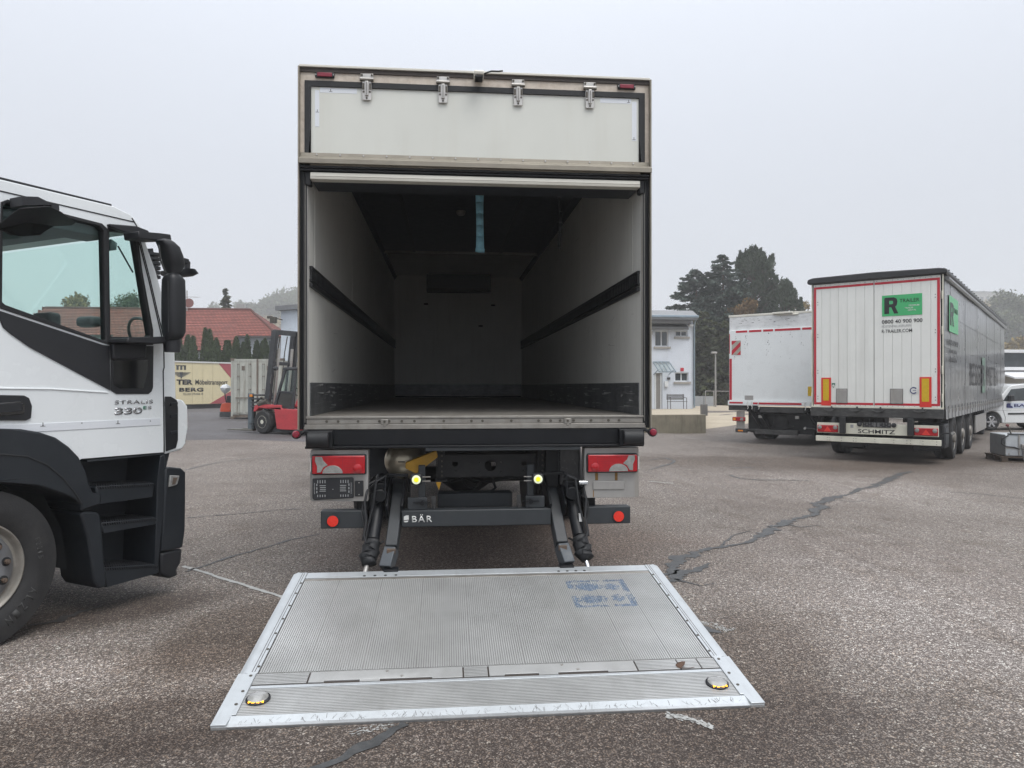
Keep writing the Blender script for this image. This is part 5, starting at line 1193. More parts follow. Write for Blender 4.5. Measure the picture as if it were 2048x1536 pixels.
# rear doors: two leaves of upright planks
xs_ = [0.045]; 
for i in range(7): xs_.append(0.045+0.1805*(i+1))
for x0, x1 in ((0.045,1.303),(1.313,2.570)):
    k = MB(); k.box(x0, x1, 0.02, 0.05, DZ0, DZ1); d = k.build('rear_door', M['door_white'], tr)
    n = 7; w = (x1-x0)/n
    for i in range(n):
        k = MB(); k.box(x0+i*w+0.002, x0+(i+1)*w-0.002, 0.004, 0.0195, DZ0, DZ1); k.build('door_plank', M['door_white'], d, bevel=0.0025)
    k = MB()
    k.box(x0+0.01, x1-0.01 if x0 > 1 else x1-0.004, -0.001, 0.0035, DZ1-0.105, DZ1-0.055)
    k.box(x0+0.01, x1-0.01, -0.001, 0.0035, DZ0+0.03, DZ0+0.078)
    if x0 < 1: k.box(x0+0.01, x0+0.058, -0.001, 0.0035, DZ0+0.079, DZ1-0.106)
    else: k.box(x1-0.062, x1-0.01, -0.001, 0.0035, DZ0+0.079, DZ1-0.106)
    k.build('red_tape', M['red_tape'], d)
    k = MB()
    for i in range(12): k.cyl((x0+0.05+i*0.104,-0.001,DZ1-0.03),(x0+0.05+i*0.104,0.004,DZ1-0.03),0.006,6); k.cyl((x0+0.05+i*0.104,-0.001,DZ0+0.014),(x0+0.05+i*0.104,0.004,DZ0+0.014),0.006,6)
    hx = x0+0.095 if x0 < 1 else x1-0.095
    for z in (1.25,1.31,1.84,1.90,2.66,2.72,3.40,3.46): k.cyl((hx,-0.001,z),(hx,0.004,z),0.010,6)
    k.build('rivet', M['bolt'], d)
for x in (0.012, 2.602):
    for z in (1.30, 1.88, 2.70, 3.44):
        k = MB(); k.box(x-0.012, x+0.012, -0.012, 0.03, z-0.075, z+0.075); k.cyl((x,-0.014,z-0.085),(x,-0.014,z+0.085),0.012,8); k.build('door_hinge', M['cream_white'], tr, bevel=0.003)
for x0, x1 in ((0.0,0.0215),(TW-0.0215,TW)):
    k = MB(); k.box(x0, x1, 0.012, 0.10, 0.98, 3.90); k.build('corner_post', M['cream_white'], tr)
# yellow and red contour plates, box covers, round stickers
for x0, x1 in ((0.215,0.425),(2.185,2.405)):
    k = MB(); k.box(x0, x1, -0.010, -0.0015, 1.10, 1.735); o = k.build('marker_plate', M['reflex_red'], tr, bevel=0.002)
    k = MB(); k.box(x0+0.04, x1-0.045, -0.0125, -0.0102, 1.215, 1.70); k.build('yellow_field', M['reflex_yellow'], o)
for x0, x1 in ((0.54,0.76),(1.63,1.865)):
    k = MB(); k.box(x0, x1, -0.016, 0.002, 1.165, 1.475); o = k.build('recess_box', M['galv'], tr, bevel=0.006)
    k = MB(); k.box(x0-0.008, x1+0.008, -0.004, 0.0, 1.155, 1.485); k.build('box_frame', M['rubber'], o)
k = MB(); k.lathe([(0.085,0),(0.085,-0.003),(0.001,-0.003)], (2.075,-0.001,1.45), 'y', 28); o = k.build('round_sticker', M['white_print'], tr)
M['navy_print'] = mat('navy_print', (0.02,0.03,0.14), 0.4)
arc = [(2.075+0.072*math.cos(R(40+i*14)), 1.45+0.072*math.sin(R(40+i*14))) for i in range(21)] + [(2.07+0.050*math.cos(R(40+i*14)), 1.45+0.050*math.sin(R(40+i*14))) for i in range(20,-1,-1)]
k = MB(); k.prism(arc, -0.0055, -0.0042, 'xz'); k.box(2.06,2.12,-0.0055,-0.0042,1.445,1.455); k.build('emblem', M['navy_print'], o)
k = MB(); k.prism([(0.44,1.61),(0.51,1.61),(0.51,1.56),(0.475,1.50),(0.44,1.55)], -0.004, -0.0015, 'xz'); o = k.build('shield_sticker', mat('shield_green', (0.01,0.12,0.07), 0.4), tr)
k = MB(); k.lathe([(0.026,0),(0.026,-0.002),(0.001,-0.002)], (0.475,-0.004,1.555), 'y', 14); k.build('dot', M['white_print'], o)
# green sign and lettering on the door
k = MB(); k.box(1.47, 2.235, -0.004, -0.0012, 3.055, 3.505); sg = k.build('sign', M['green_sign'], tr)
k = MB()
Rp = [[(1.515,3.105),(1.515,3.44),(1.535,3.455),(1.70,3.455),(1.755,3.425),(1.77,3.36),(1.755,3.28),(1.725,3.255),(1.785,3.105),(1.705,3.105),(1.65,3.245),(1.61,3.245),(1.61,3.105)], [(1.61,3.31),(1.61,3.385),(1.665,3.385),(1.685,3.372),(1.685,3.325),(1.665,3.31)]]
k.prism(Rp, -0.0065, -0.0042, 'xz'); k.build('letter', M['black_print'], sg)
text('TRAILER', 1.81, 3.335, 0.375, 0.078, M['black_print'], sg, at=-0.005, bold=0.006)
text('PREMIUM', 1.985, 3.245, 0.195, 0.030, M['white_print'], sg, at=-0.005, bold=0.01)
text('TRAILER', 1.905, 3.195, 0.165, 0.030, M['white_print'], sg, at=-0.005, bold=0.01)
text('RENTAL', 1.970, 3.145, 0.155, 0.030, M['white_print'], sg, at=-0.005, bold=0.01)
text('0800 40 900 900', 1.465, 2.895, 0.775, 0.082, M['black_print'], tr, at=-0.001, bold=0.012)
text('KOSTENFREI ANRUFEN', 1.465, 2.812, 0.56, 0.048, M['grey_print'], tr, at=-0.001)
text('R-TRAILER.COM', 1.465, 2.695, 0.58, 0.072, M['black_print'], tr, at=-0.001, bold=0.004)
# rear sill beam, light board, bumper
k = MB(); k.box(-0.01, TW+0.01, -0.03, 0.3, 0.86, 1.06); k.build('rear_sill', M['dirty_frame'], tr, bevel=0.01)
k = MB(); k.box(0.0, TW, -0.02, 0.2, 1.061, 1.092); k.build('door_sill', M['cream_white'], tr, bevel=0.003)
for x in (0.42, 0.95, 1.42, 2.22):
    k = MB(); k.tube([(x-0.14,-0.05,1.02),(x-0.05,-0.06,0.985),(x+0.06,-0.06,1.0),(x+0.12,-0.05,1.05)], 0.014, 6); k.box(x+0.01,x+0.04,-0.055,-0.031,0.98,1.09); k.build('door_lock', M['dirty_frame'], tr)
k = MB(); k.box(0.12, 2.53, 0.0, 0.06, 0.565, 0.80); lb = k.build('light_board', M['cream_white'], tr, bevel=0.006)
for x0 in (0.135, 2.085):
    k = MB(); k.box(x0, x0+0.44, -0.035, -0.0005, 0.590, 0.750); o = k.build('tail_lamp', M['red_lens'], tr, bevel=0.012)
    k = MB()
    for x in (x0+0.055, x0+0.385): k.lathe([(0.045,0),(0.045,-0.006),(0.03,-0.012),(0.001,-0.014)], (x,-0.0355,0.70), 'y', 16)
    k.build('round_lens', M['clear_lens'], o)
    k = MB(); k.prism([(x0+0.14,0.605),(x0+0.30,0.605),(x0+0.22,0.725)], -0.042, -0.0355, 'xz'); k.build('triangle_reflector', M['reflex_red'], o)
for x0, w in ((0.62,0.12), (1.965,0.12)):
    k = MB(); k.box(x0, x0+w, -0.10, -0.001, 0.565, 0.93); k.build('rubber_bumper', M['rubber'], tr, bevel=0.012)
k = MB(); k.box(1.08, 1.64, -0.016, -0.0005, 0.685, 0.80); o = k.build('plate_holder', M['black_plastic'], tr, bevel=0.004)
k = MB()
for i in range(4):
    for x in (1.10+i*0.055, 1.43+i*0.055): k.box(x, x+0.03, -0.019, -0.016, 0.70+0.03*(i%2), 0.72+0.03*(i%2)); k.box(x+0.01, x+0.02, -0.019, -0.016, 0.75, 0.79)
k.box(1.30,1.345,-0.019,-0.016,0.70,0.79); k.box(1.375,1.42,-0.019,-0.016,0.70,0.79)
k.build('slot', M['dark_print_'], o)
for x in (1.02, 1.70):
    k = MB(); k.lathe([(0.05,0.0),(0.05,-0.04),(0.03,-0.05),(0.001,-0.05)], (x,-0.001,0.745), 'y', 14); k.build('plate_lamp', M['black_plastic'], tr)
text('SCHMITZ', 0.985, 0.590, 0.735, 0.088, M['black_print'], lb, at=-0.003, bold=0.012)
k = MB(); k.box(0.83, 0.89, -0.0025, -0.0005, 0.70, 0.77); k.build('label', M['grey_print'], lb)
k = MB(); k.box(0.10, 2.575, -0.03, 0.07, 0.395, 0.515); o = k.build('rear_bumper', M['cream_white'], tr, bevel=0.006)
k = MB()
for x in (0.35,0.39,0.65,0.9,0.95,1.33,1.7,1.95,2.02,2.25,2.5):
    for z in (0.425,0.48): k.cyl((x,-0.034,z),(x,-0.029,z),0.008,6)
k.build('bumper_bolt', M['bolt'], o)
for s_, x in ((-1,0.0),(1,2.64)):
    k = MB(); k.tube([(x+(0.12 if s_<0 else -0.08),0.05,0.62),(x,0.02,0.66),(x-s_*-0.12,0.0,0.66)], 0.016, 8); k.lathe([(0.001,-0.03),(0.035,-0.02),(0.035,0.02),(0.001,0.03)], (x+s_*0.14,0,0.66), 'y', 14); o = k.build('marker_arm', M['rubber'], tr)
    k = MB(); k.lathe([(0.030,0),(0.028,-0.02),(0.001,-0.024)], (x+s_*0.14,-0.02,0.66), 'y', 14); k.build('marker_lens', M['clear_lens'], o)
for x0, x1 in ((0.50,0.98), (1.98,2.50)):
    k = MB(); k.box(x0, x1, 0.55, 0.57, 0.24, 0.85); k.build('mud_flap', M['anthracite'], tr)
k = MB(); k.box(2.15, 2.60, 0.30, 0.95, 0.34, 0.86); o = k.build('tool_box', M['black_plastic'], tr, bevel=0.02)
k = MB(); k.box(2.6, 2.612, 0.38, 0.88, 0.42, 0.78); k.build('box_lid', M['anthracite'], o, bevel=0.01)
# roof and black edge
k = MB(); k.box(0.03, TW-0.03, 0.0, TLEN, 3.86, 3.98); k.build('roof', M['tarp_black'], tr)
k = MB(); pr = [(-0.06,3.88),(-0.09,3.93),(-0.05,4.02),(0.02,4.05),(0.12,4.05),(0.12,3.865),(-0.02,3.862)]
k.prism([(-0.055,3.875),(-0.085,3.915),(-0.06,3.985),(0.05,4.015),(1.3,4.03),(2.55,4.0),(2.68,3.975),(2.70,3.93),(2.68,3.875)], -0.07, 0.10, 'xz'); k.build('roof_edge', M['tarp_black'], tr, bevel=0.02, seg=3)
k = MB(); k.prism([(2.60,3.86),(2.66,3.86),(2.69,3.91),(2.67,3.99),(2.60,4.02)], 0.10, TLEN, 'xz'); k.build('curtain_rail', M['tarp_black'], tr, bevel=0.012)
k = MB(); k.cyl((2.672,0.12,3.80),(2.672,TLEN,3.80),0.045,12); k.build('curtain_roll', M['curtain_grey'], tr)
for i in range(30):
    k = MB(); k.box(2.655, 2.685, 0.4+i*0.54, 0.46+i*0.54, 3.985, 4.005) ; k.build('roof_clip', M['anthracite'], tr)
# side curtain: a softly waved sheet with upright welts, hem flap, straps with buckles
ny, nz = 330, 24
gv = []
for j in range(nz+1):
    z = 1.02+(3.79-1.02)*j/nz
    for i in range(ny+1):
        y = 0.06+(TLEN-0.10)*i/ny
        w = 0.006*math.sin(y*2*PI/0.6)*(0.25+0.75*(1-j/nz)) + 0.008*math.sin(y*1.1+z*1.7) + 0.004*math.sin(z*7+y*2)*max(0,1-(z-1)/1.0)
        gv.append((TW+0.012+w, y, z))
k = MB(); k.v = gv; k.f = [(j*(ny+1)+i, j*(ny+1)+i+1, (j+1)*(ny+1)+i+1, (j+1)*(ny+1)+i) for j in range(nz) for i in range(ny)]; k.fm = [0]*len(k.f)
k.build('curtain', M['curtain_grey'], tr, fix=False)
k = MB(); k.box(0.05, TW-0.01, 0.2, TLEN, 1.0, 3.85); k.build('cargo_body', M['anthracite'], tr)
k = MB()
for y in (0.9, 3.6, 6.3, 9.0, 11.7, 14.4): k.box(TW+0.022, TW+0.026, y, y+0.02, 1.1, 3.76)
for z in (1.55, 2.35, 3.05): k.box(TW+0.022, TW+0.0245, 0.08, TLEN-0.1, z, z+0.012)
k.build('welt', M['curtain_grey'], tr)
M['hem'] = mat('hem', (0.30,0.305,0.31), 0.35, var=0.12, vscale=3, dirt=0.6, dcol=(0.12,0.12,0.115), dscale=5)
ny = 220; gv = []
for j in range(5):
    z = [0.85,0.88,0.94,1.02,1.06][j]
    for i in range(ny+1):
        y = 0.05+(TLEN-0.08)*i/ny; w = 0.012*math.sin(y*2*PI/0.56)*(1.2-j*0.2)+0.004*math.sin(y*17)
        gv.append((TW+0.03+w, y, z+0.012*math.sin(y*2*PI/0.56)*(j==0)))
k = MB(); k.v = gv; k.f = [(j*(ny+1)+i, j*(ny+1)+i+1, (j+1)*(ny+1)+i+1, (j+1)*(ny+1)+i) for j in range(4) for i in range(ny)]; k.fm = [0]*len(k.f)
k.build('hem_flap', M['hem'], tr, fix=False)
sb = MB(); sb.box(TW+0.045, TW+0.050, -0.022, 0.022, 0.80, 1.12); sb0 = sb.build('curtain_strap', M['rubber'], tr)
bk = MB(); bk.box(TW+0.050, TW+0.070, -0.035, 0.035, 0.97, 1.06); bk.box(TW+0.070, TW+0.076, -0.02, 0.02, 1.0, 1.14); bk0 = bk.build('buckle', M['galv'], sb0, bevel=0.004)
for i in range(28):
    y = 0.35+i*0.575
    if i == 0: sb0.location = (0,y,0)
    else: copy_part(sb0, tr, (0,y,0))
# printing on the curtain
k = MB(); k.box(TW+0.030, TW+0.0325, 0.62, 2.12, 2.72, 3.50); sg = k.build('sign', M['green_sign'], tr)
def Rside(y0, z0, w, h, at, m, par):
    L_ = [[(0,0),(0,0.95),(0.07,1),(0.68,1),(0.88,0.92),(0.94,0.72),(0.88,0.50),(0.76,0.43),(1,0),(0.70,0),(0.5,0.40),(0.35,0.40),(0.35,0)], [(0.35,0.60),(0.35,0.80),(0.55,0.80),(0.62,0.76),(0.62,0.64),(0.55,0.60)]]
    k = MB(); k.prism([[(y0+p[0]*w, z0+p[1]*h) for p in l] for l in L_], at, at+0.003, 'yz'); k.build('letter', m, par)
Rside(0.74, 2.86, 0.62, 0.50, TW+0.0335, M['black_print'], sg)
text('TRAILER', 1.36, 3.17, 0.66, 0.11, M['black_print'], sg, 'side', TW+0.0345, 0.005)
M['dark_print'] = mat('dark_print', (0.065,0.068,0.07), 0.45)
text('0800 40 900 900', 0.56, 2.43, 1.60, 0.13, M['dark_print'], tr, 'side', TW+0.032, 0.01)
text('KOSTENFREI ANRUFEN', 0.56, 2.26, 1.35, 0.07, M['dark_print'], tr, 'side', TW+0.032)
text('R-TRAILER.COM', 0.56, 2.07, 1.35, 0.11, M['dark_print'], tr, 'side', TW+0.032, 0.005)
k = MB(); k.box(TW+0.0315, TW+0.0335, 7.55, 8.45, 1.35, 2.38); k.build('green_patch', mat('green_pale', (0.13,0.23,0.17), 0.4, var=0.3), tr)
text('BESSE', 4.45, 1.55, 2.95, 0.60, M['black_print'], tr, 'side', TW+0.035, 0.0)
Rside(7.45, 1.55, 0.80, 0.60, TW+0.036, M['black_print'], tr)
text('MIETEN', 9.05, 1.55, 3.9, 0.60, M['black_print'], tr, 'side', TW+0.035, 0.0)
# chassis, axles, wheels, side guard
k = MB(); k.box(0.65, 0.80, 0.3, TLEN, 0.80, 1.0); k.box(1.82, 1.97, 0.3, TLEN, 0.80, 1.0); k.box(2.50, 2.56, 0.25, TLEN-0.2, 0.86, 0.98); k.box(0.06,0.12,0.25,TLEN-0.2,0.86,0.98); k.build('chassis', M['frame_grey'], tr)
def trailer_wheel(y, side):
    r_ = 0.50; x = TW-0.02 if side > 0 else 0.02; d = -1 if side > 0 else 1
    k = MB(); k.lathe([(0.29,d*0.36),(0.45,d*0.38),(r_,d*0.33),(r_,d*0.24),(r_-0.014,d*0.236),(r_-0.014,d*0.226),(r_,d*0.22),(r_,d*0.16),(r_-0.014,d*0.156),(r_-0.014,d*0.146),(r_,d*0.14),(r_,d*0.06),(0.475,d*0.012),(0.42,0),(0.34,d*0.006),(0.29,d*0.03)], (x,y,r_), 'x', 40)
    t = k.build('wheel', M['tyre'], tr)
    k = MB(); k.lathe([(0.292,d*0.035),(0.285,d*0.02),(0.262,d*0.06),(0.25,d*0.12),(0.20,d*0.13),(0.17,d*0.08),(0.13,d*0.04),(0.12,d*0.0),(0.08,d*-0.02),(0.001,d*-0.02)], (x,y,r_), 'x', 32); rm_ = k.build('rim', M['rim_edge'], t)
    k = MB()
    for i in range(10): a = 2*PI*i/10; k.cyl((x+d*0.10,y+0.185*math.cos(a),r_+0.185*math.sin(a)),(x+d*0.05,y+0.185*math.cos(a),r_+0.185*math.sin(a)),0.018,6)
    k.build('wheel_nut', M['bolt'], t)
    return t
AY = (1.95, 3.60, 5.25)
for y in AY:
    trailer_wheel(y, 1); trailer_wheel(y, -1)
    k = MB(); k.cyl((0.2,y,0.5),(2.4,y,0.5),0.07,12); k.build('axle', M['frame_grey'], tr)
k = MB(); k.box(2.44, 2.58, 1.05, 1.12, 0.36, 0.95); k.build('guard_post', M['anthracite'], tr)
k = MB(); k.box(2.50, 2.56, 6.95, 9.9, 0.30, 0.80); k.build('side_skirt', M['galv'], tr, bevel=0.02)
k = MB(); k.box(1.6, 2.45, 6.3, 6.9, 0.4, 0.95); k.box(0.3,2.3,TLEN-4.2,TLEN-3.9,0.0,0.86); k.build('tank', M['black_plastic'], tr, bevel=0.04)

# ride height of the body over the wheels
for ch in kids(tr):
    nm = ch.name.split('.')[0]
    ch.location.z += {'wheel':0,'axle':0,'mud_flap':0.03,'tool_box':0,'guard_post':0,'side_skirt':0.03,'tank':0,'marker_arm':0.03,'rear_bumper':0.025,'light_board':0.04,'tail_lamp':0.035,'plate_holder':0.08,'plate_lamp':0.08,'rubber_bumper':0.05,'chassis':0.08}.get(nm, 0.125)

# ================================================================== white box lorry behind the trailer
wt = empty('white_box_truck', WHITE_LOC, -R(43.4), 'scuffed white box lorry with its tail lift folded up, half hidden behind the curtain trailer', 'truck')
M['scuffed_white'] = mat('scuffed_white', (0.80,0.83,0.83), 0.4, var=0.03, vscale=1, dirt=0.20, dcol=(0.35,0.36,0.35), dscale=4)
M['worn_alu_white'] = mat('worn_alu_white', (0.68,0.69,0.69), 0.5, 0.1, var=0.08, vscale=3, dirt=0.75, dcol=(0.33,0.33,0.32), stretch=(3,3,9))
WWD = 2.52
wtop = (1.205, 3.732)[1]; wbot = (1.203, 1.046)[1]
l1 = (0.062, 3.212)[1]; lm = (1.203, 1.231)[1]
k = MB(); k.box(0.0, WWD, 0.03, 8.6, wbot+0.05, wtop); k.build('box_body', M['scuffed_white'], wt, bevel=0.02)
k = MB(); k.box(-0.01, WWD+0.01, -0.01, 0.06, wtop-0.05, wtop+0.015); k.build('roof_edge', M['roof_edge'], wt, bevel=0.008)
k = MB(); k.box(0.02, WWD-0.02, -0.005, 0.029, l1+0.09, wtop-0.055); k.build('top_panel', M['worn_alu_white'], wt)
k = MB(); k.box(1.30, 1.85, -0.10, 0.0, wtop-0.035, wtop+0.02); k.box(1.40,2.0,-0.04,-0.005,wtop-0.085,wtop-0.04); k.build('reversing_camera', M['roof_edge'], wt, bevel=0.01)
k = MB(); k.box(0.03, WWD-0.03, -0.06, 0.02, lm+0.005, l1+0.085); lift = k.build('folded_lift', M['scuffed_white'], wt, bevel=0.008)
k = MB()
x = 0.16
for w_ in (0.02, 0.34, 0.36, 0.28, 0.70, 0.5):
    if w_ > 0.05: k.box(x, x+w_, -0.064, -0.0605, l1+0.005, l1+0.065)
    x += w_+0.05
k.box(0.035, 0.052, -0.064, -0.0605, l1-0.6, l1-0.02); k.box(0.04, 0.11, -0.064, -0.0605, lm+0.02, l1-0.75)
k.build('red_tape', M['red_tape'], lift)
# striped warning plate
c0 = (0.107, 2.989); c1 = (0.377, 2.568)
k = MB(); k.box(c0[0], c1[0], -0.068, -0.0605, c1[1], c0[1]); cp = k.build('warning_plate', mat('dirty_white', (0.38,0.36,0.31), 0.5, var=0.2, vscale=20), lift)
W0, H0 = c1[0]-c0[0], c0[1]-c1[1]
def cc(a, b): return (c0[0]+a*W0, c1[1]+b*H0)
for poly in ([cc(0,0.30),cc(0,0.02),cc(0.02,0.0),cc(0.05,0.0),cc(1,0.62),cc(1,0.93)], [cc(0,0.75),cc(0,1),cc(0.6,1),cc(0.1,0.72)], [cc(0.55,0.0),cc(1,0.30),cc(1,0.0)]):
    k = MB(); k.prism(poly, -0.071, -0.0682, 'xz'); k.build('red_stripe', M['red_tape'], cp)
k = MB()
rr = random.Random(11)
for i in range(60):
    x = rr.choice([0.2,0.52,0.55,1.15,1.2,1.5,1.8,2.1])+rr.uniform(-0.04,0.04); z = l1-abs(rr.gauss(0,0.35))-0.03; h = rr.uniform(0.005,0.035); k.box(x, x+rr.uniform(0.004,0.014), -0.0618, -0.0602, z-h, z)
for i in range(30):
    x = rr.uniform(0.05,1.9); z = wtop-rr.uniform(0.08,0.26); k.box(x, x+rr.uniform(0.01,0.07), -0.0065, -0.0045, z, z+rr.uniform(0.003,0.012))
k.build('scrape', M['dirty_frame'], lift, kind='stuff')
a = (0.494, 1.383); b_ = (0.743, 1.254)
k = MB(); k.box(a[0], b_[0], -0.066, -0.0605, b_[1], a[1]); k.build('type_plate', M['galv'], lift)
a = (2.258, 1.646); b_ = (2.338, 1.384)
k = MB(); k.box(a[0], a[0]+0.10, -0.066, -0.0605, b_[1], a[1]); k.build('yellow_sticker', M['reflex_yellow'], lift)
k = MB(); k.box(0.0, WWD, -0.10, 0.0, wbot+0.05, lm); o = k.build('lift_edge', M['scuffed_white'], wt, bevel=0.01)
k = MB(); k.box(0.05, 0.45, -0.104, -0.1005, wbot+0.10, wbot+0.15); k.box(0.75, 2.1, -0.104, -0.1005, wbot+0.085, wbot+0.14); k.build('red_tape', M['red_tape'], o)
for x in (0.60, 0.72, 0.92, 2.2, 2.35):
    k = MB(); k.tube([(x,-0.11,lm-0.02),(x-0.02,-0.13,lm-0.10),(x+0.02,-0.13,lm-0.18),(x,-0.11,lm-0.24)], 0.014, 6); k.build('lift_hook', M['white_print'], wt)
for x in (0.62, 0.86, 2.2):
    k = MB(); k.box(x-0.05, x+0.05, -0.12, 0.0, wbot-0.12, wbot+0.02); k.bar((x+0.02,-0.05,wbot-0.05),(x+0.28,0.25,0.42),0.08,0.08); k.build('lift_arm', M['black_paint'], wt, bevel=0.01)
k = MB(); k.box(0.0, 0.75, -0.04, 0.3, wbot-0.10, wbot+0.04); k.box(0.76, 2.2, -0.05, 0.3, wbot-0.14, wbot+0.01); k.build('rear_beam', M['dirty_frame'], wt, bevel=0.01)
k = MB(); k.box(0.55, 2.35, 0.25, 0.5, 0.30, 0.86); k.box(0.4, 2.45, 0.5, 0.6, 0.30, 0.95); k.build('underbody', M['black_paint'], wt)
z_ = (0.330, 0.692)[1]
k = MB(); k.box(0.12, 0.50, -0.06, 0.0, z_-0.06, z_+0.06); o = k.build('tail_lamp', M['red_lens'], wt, bevel=0.015)
k = MB(); k.box(0.15, 0.22, -0.066, -0.061, z_-0.035, z_+0.035); k.build('orange_lens', M['orange_lens'], o); k = MB(); k.box(0.36,0.45,-0.066,-0.061,z_-0.04,z_+0.04); k.build('clear_lens', M['clear_lens'], o)
k = MB(); k.box(0.22, 0.46, 0.01, 0.03, z_-0.33, z_+0.24); k.build('lamp_plate', M['galv'], wt)
k = MB(); k.box(0.20, 0.55, -0.03, 0.05, 0.30, 0.415); k.bar((0.5,0.05,0.36),(0.9,0.3,0.40),0.06,0.06); o = k.build('underrun_guard', M['dirty_frame'], wt, bevel=0.008)
k = MB(); k.box(0.28, 0.43, -0.036, -0.0305, 0.335, 0.375); k.build('reflector', M['orange_lens'], o)
k = MB(); k.box(0.78, 1.98, -0.05, 0.05, 0.28, 0.41); k.build('underrun_bar', M['dirty_frame'], wt, bevel=0.008)
for x in (0.92, 1.95):
    k = MB(); k.box(x-0.05, x+0.05, 0.0, 0.08, 0.74, 0.82); k.build('bracket', M['galv'], wt)
k = MB(); k.lathe([(0.16,0),(0.22,0.04),(0.22,0.2),(0.1,0.25)], (1.42,0.2,0.62), 'y', 24); k.tube([(1.0,0.2,0.5),(1.2,0.2,0.44),(1.6,0.2,0.46),(1.8,0.2,0.52)], 0.02, 6); k.build('coupling', M['frame_grey'], wt)
for y in (2.2,):
    for x in (0.05, 0.38, 1.85, 2.18):
        k = MB(); k.lathe([(0.2,0.0),(0.43,0.0),(0.47,0.04),(0.47,0.24),(0.43,0.29),(0.2,0.29)], (x,y,0.47), 'x', 36); k.build('wheel', M['tyre'], wt)
k = MB(); k.box(0.3, 2.3, 9.0, 11.0, 0.5, 3.0); k.build('cab', M['scuffed_white'], wt, bevel=0.15)
k = MB(); k.box(0.8, 1.7, 0.5, 10.5, 0.6, 0.9); k.build('chassis', M['frame_grey'], wt)
for x in (0.1, 2.1):
    k = MB(); k.lathe([(0.2,0.0),(0.43,0.0),(0.47,0.04),(0.47,0.24),(0.43,0.29),(0.2,0.29)], (x,9.8,0.47), 'x', 36); k.build('wheel', M['tyre'], wt)

# ================================================================== forklift
# local frame: +Y is where the forks point (world -X), +X is away from the photographer
fl = empty('forklift', (-5.78, 23.1, 0.0), R(56), 'red diesel forklift with a black mast and glazed cab, forks pointing left', 'forklift')
M['fork_red'] = mat('fork_red', (0.50,0.045,0.055), 0.45, var=0.1, vscale=4, dirt=0.45, dcol=(0.22,0.03,0.035), dscale=5)
M['mast_black'] = mat('mast_black', (0.035,0.038,0.042), 0.5, var=0.2, vscale=4, dirt=0.4, dcol=(0.12,0.12,0.12), dscale=6)
M['mast_blue'] = mat('mast_blue', (0.10,0.125,0.14), 0.55, var=0.15, vscale=5, dirt=0.4, dcol=(0.2,0.2,0.19), dscale=6)
def fwheel(x, y, r_, w, rim):
    k = MB(); k.lathe([(r_*0.5,0.0),(r_*0.85,-0.005),(r_*0.97,0.03),(r_,0.07),(r_,w-0.07),(r_*0.97,w-0.03),(r_*0.85,w),(r_*0.5,w)], (x,y,r_), 'x', 36); t = k.build('wheel', M['tyre'], fl)
    k = MB(); k.lathe([(r_*0.52,0.004),(r_*0.50,-0.004),(r_*0.47,0.02),(r_*0.40,0.06),(r_*0.30,0.08),(r_*0.22,0.05),(r_*0.18,0.0),(0.001,-0.01)], (x,y,r_), 'x', 28); k.build('rim', rim, t)
    k = MB()
    for i in range(6): a = 2*PI*i/6; k.cyl((x+0.06,y+r_*0.33*math.cos(a),r_+r_*0.33*math.sin(a)),(x+0.03,y+r_*0.33*math.cos(a),r_+r_*0.33*math.sin(a)),0.014,6)
    k.build('wheel_nut', M['bolt'], t)
fwheel(0.0, 0.0, 0.38, 0.28, M['cream_white']); fwheel(0.95, 0.0, 0.38, 0.28, M['cream_white'])
fwheel(0.10, -1.85, 0.30, 0.22, M['fork_red']); fwheel(0.90, -1.85, 0.30, 0.22, M['fork_red'])
k = MB(); k.prism([(0.30,0.70),(0.26,0.88),(0.12,0.93),(-0.55,0.92),(-0.56,0.80),(-1.10,0.78),(-1.15,0.16),(-0.55,0.16),(-0.42,0.18),(-0.34,0.78),(-0.10,0.80),(0.12,0.82),(0.22,0.70)], 0.03, 0.28, 'yz'); k.build('fender', M['fork_red'], fl, bevel=0.03)
k = MB(); k.prism([(0.30,0.70),(0.26,0.88),(0.12,0.93),(-0.55,0.92),(-0.56,0.80),(-1.10,0.78),(-1.15,0.16),(-0.55,0.16),(-0.42,0.18),(-0.34,0.78),(-0.10,0.80),(0.12,0.82),(0.22,0.70)], 0.95, 1.20, 'yz'); k.build('fender', M['fork_red'], fl, bevel=0.03)
k = MB(); k.box(0.28, 0.95, -1.15, -0.30, 0.20, 0.78); k.prism([(-0.95,0.86),(-0.95,1.02),(-1.05,1.20),(-2.25,1.15),(-2.45,0.95),(-2.45,0.40),(-2.2,0.30),(-2.15,0.55),(-1.6,0.62),(-1.5,0.2),(-1.15,0.18),(-1.15,0.80)], 0.04, 1.19, 'yz'); k.build('counterweight', M['fork_red'], fl, bevel=0.05)
k = MB(); k.box(0.2,1.0,-1.1,-0.1,0.06,0.2); k.build('underbody', M['mast_black'], fl)
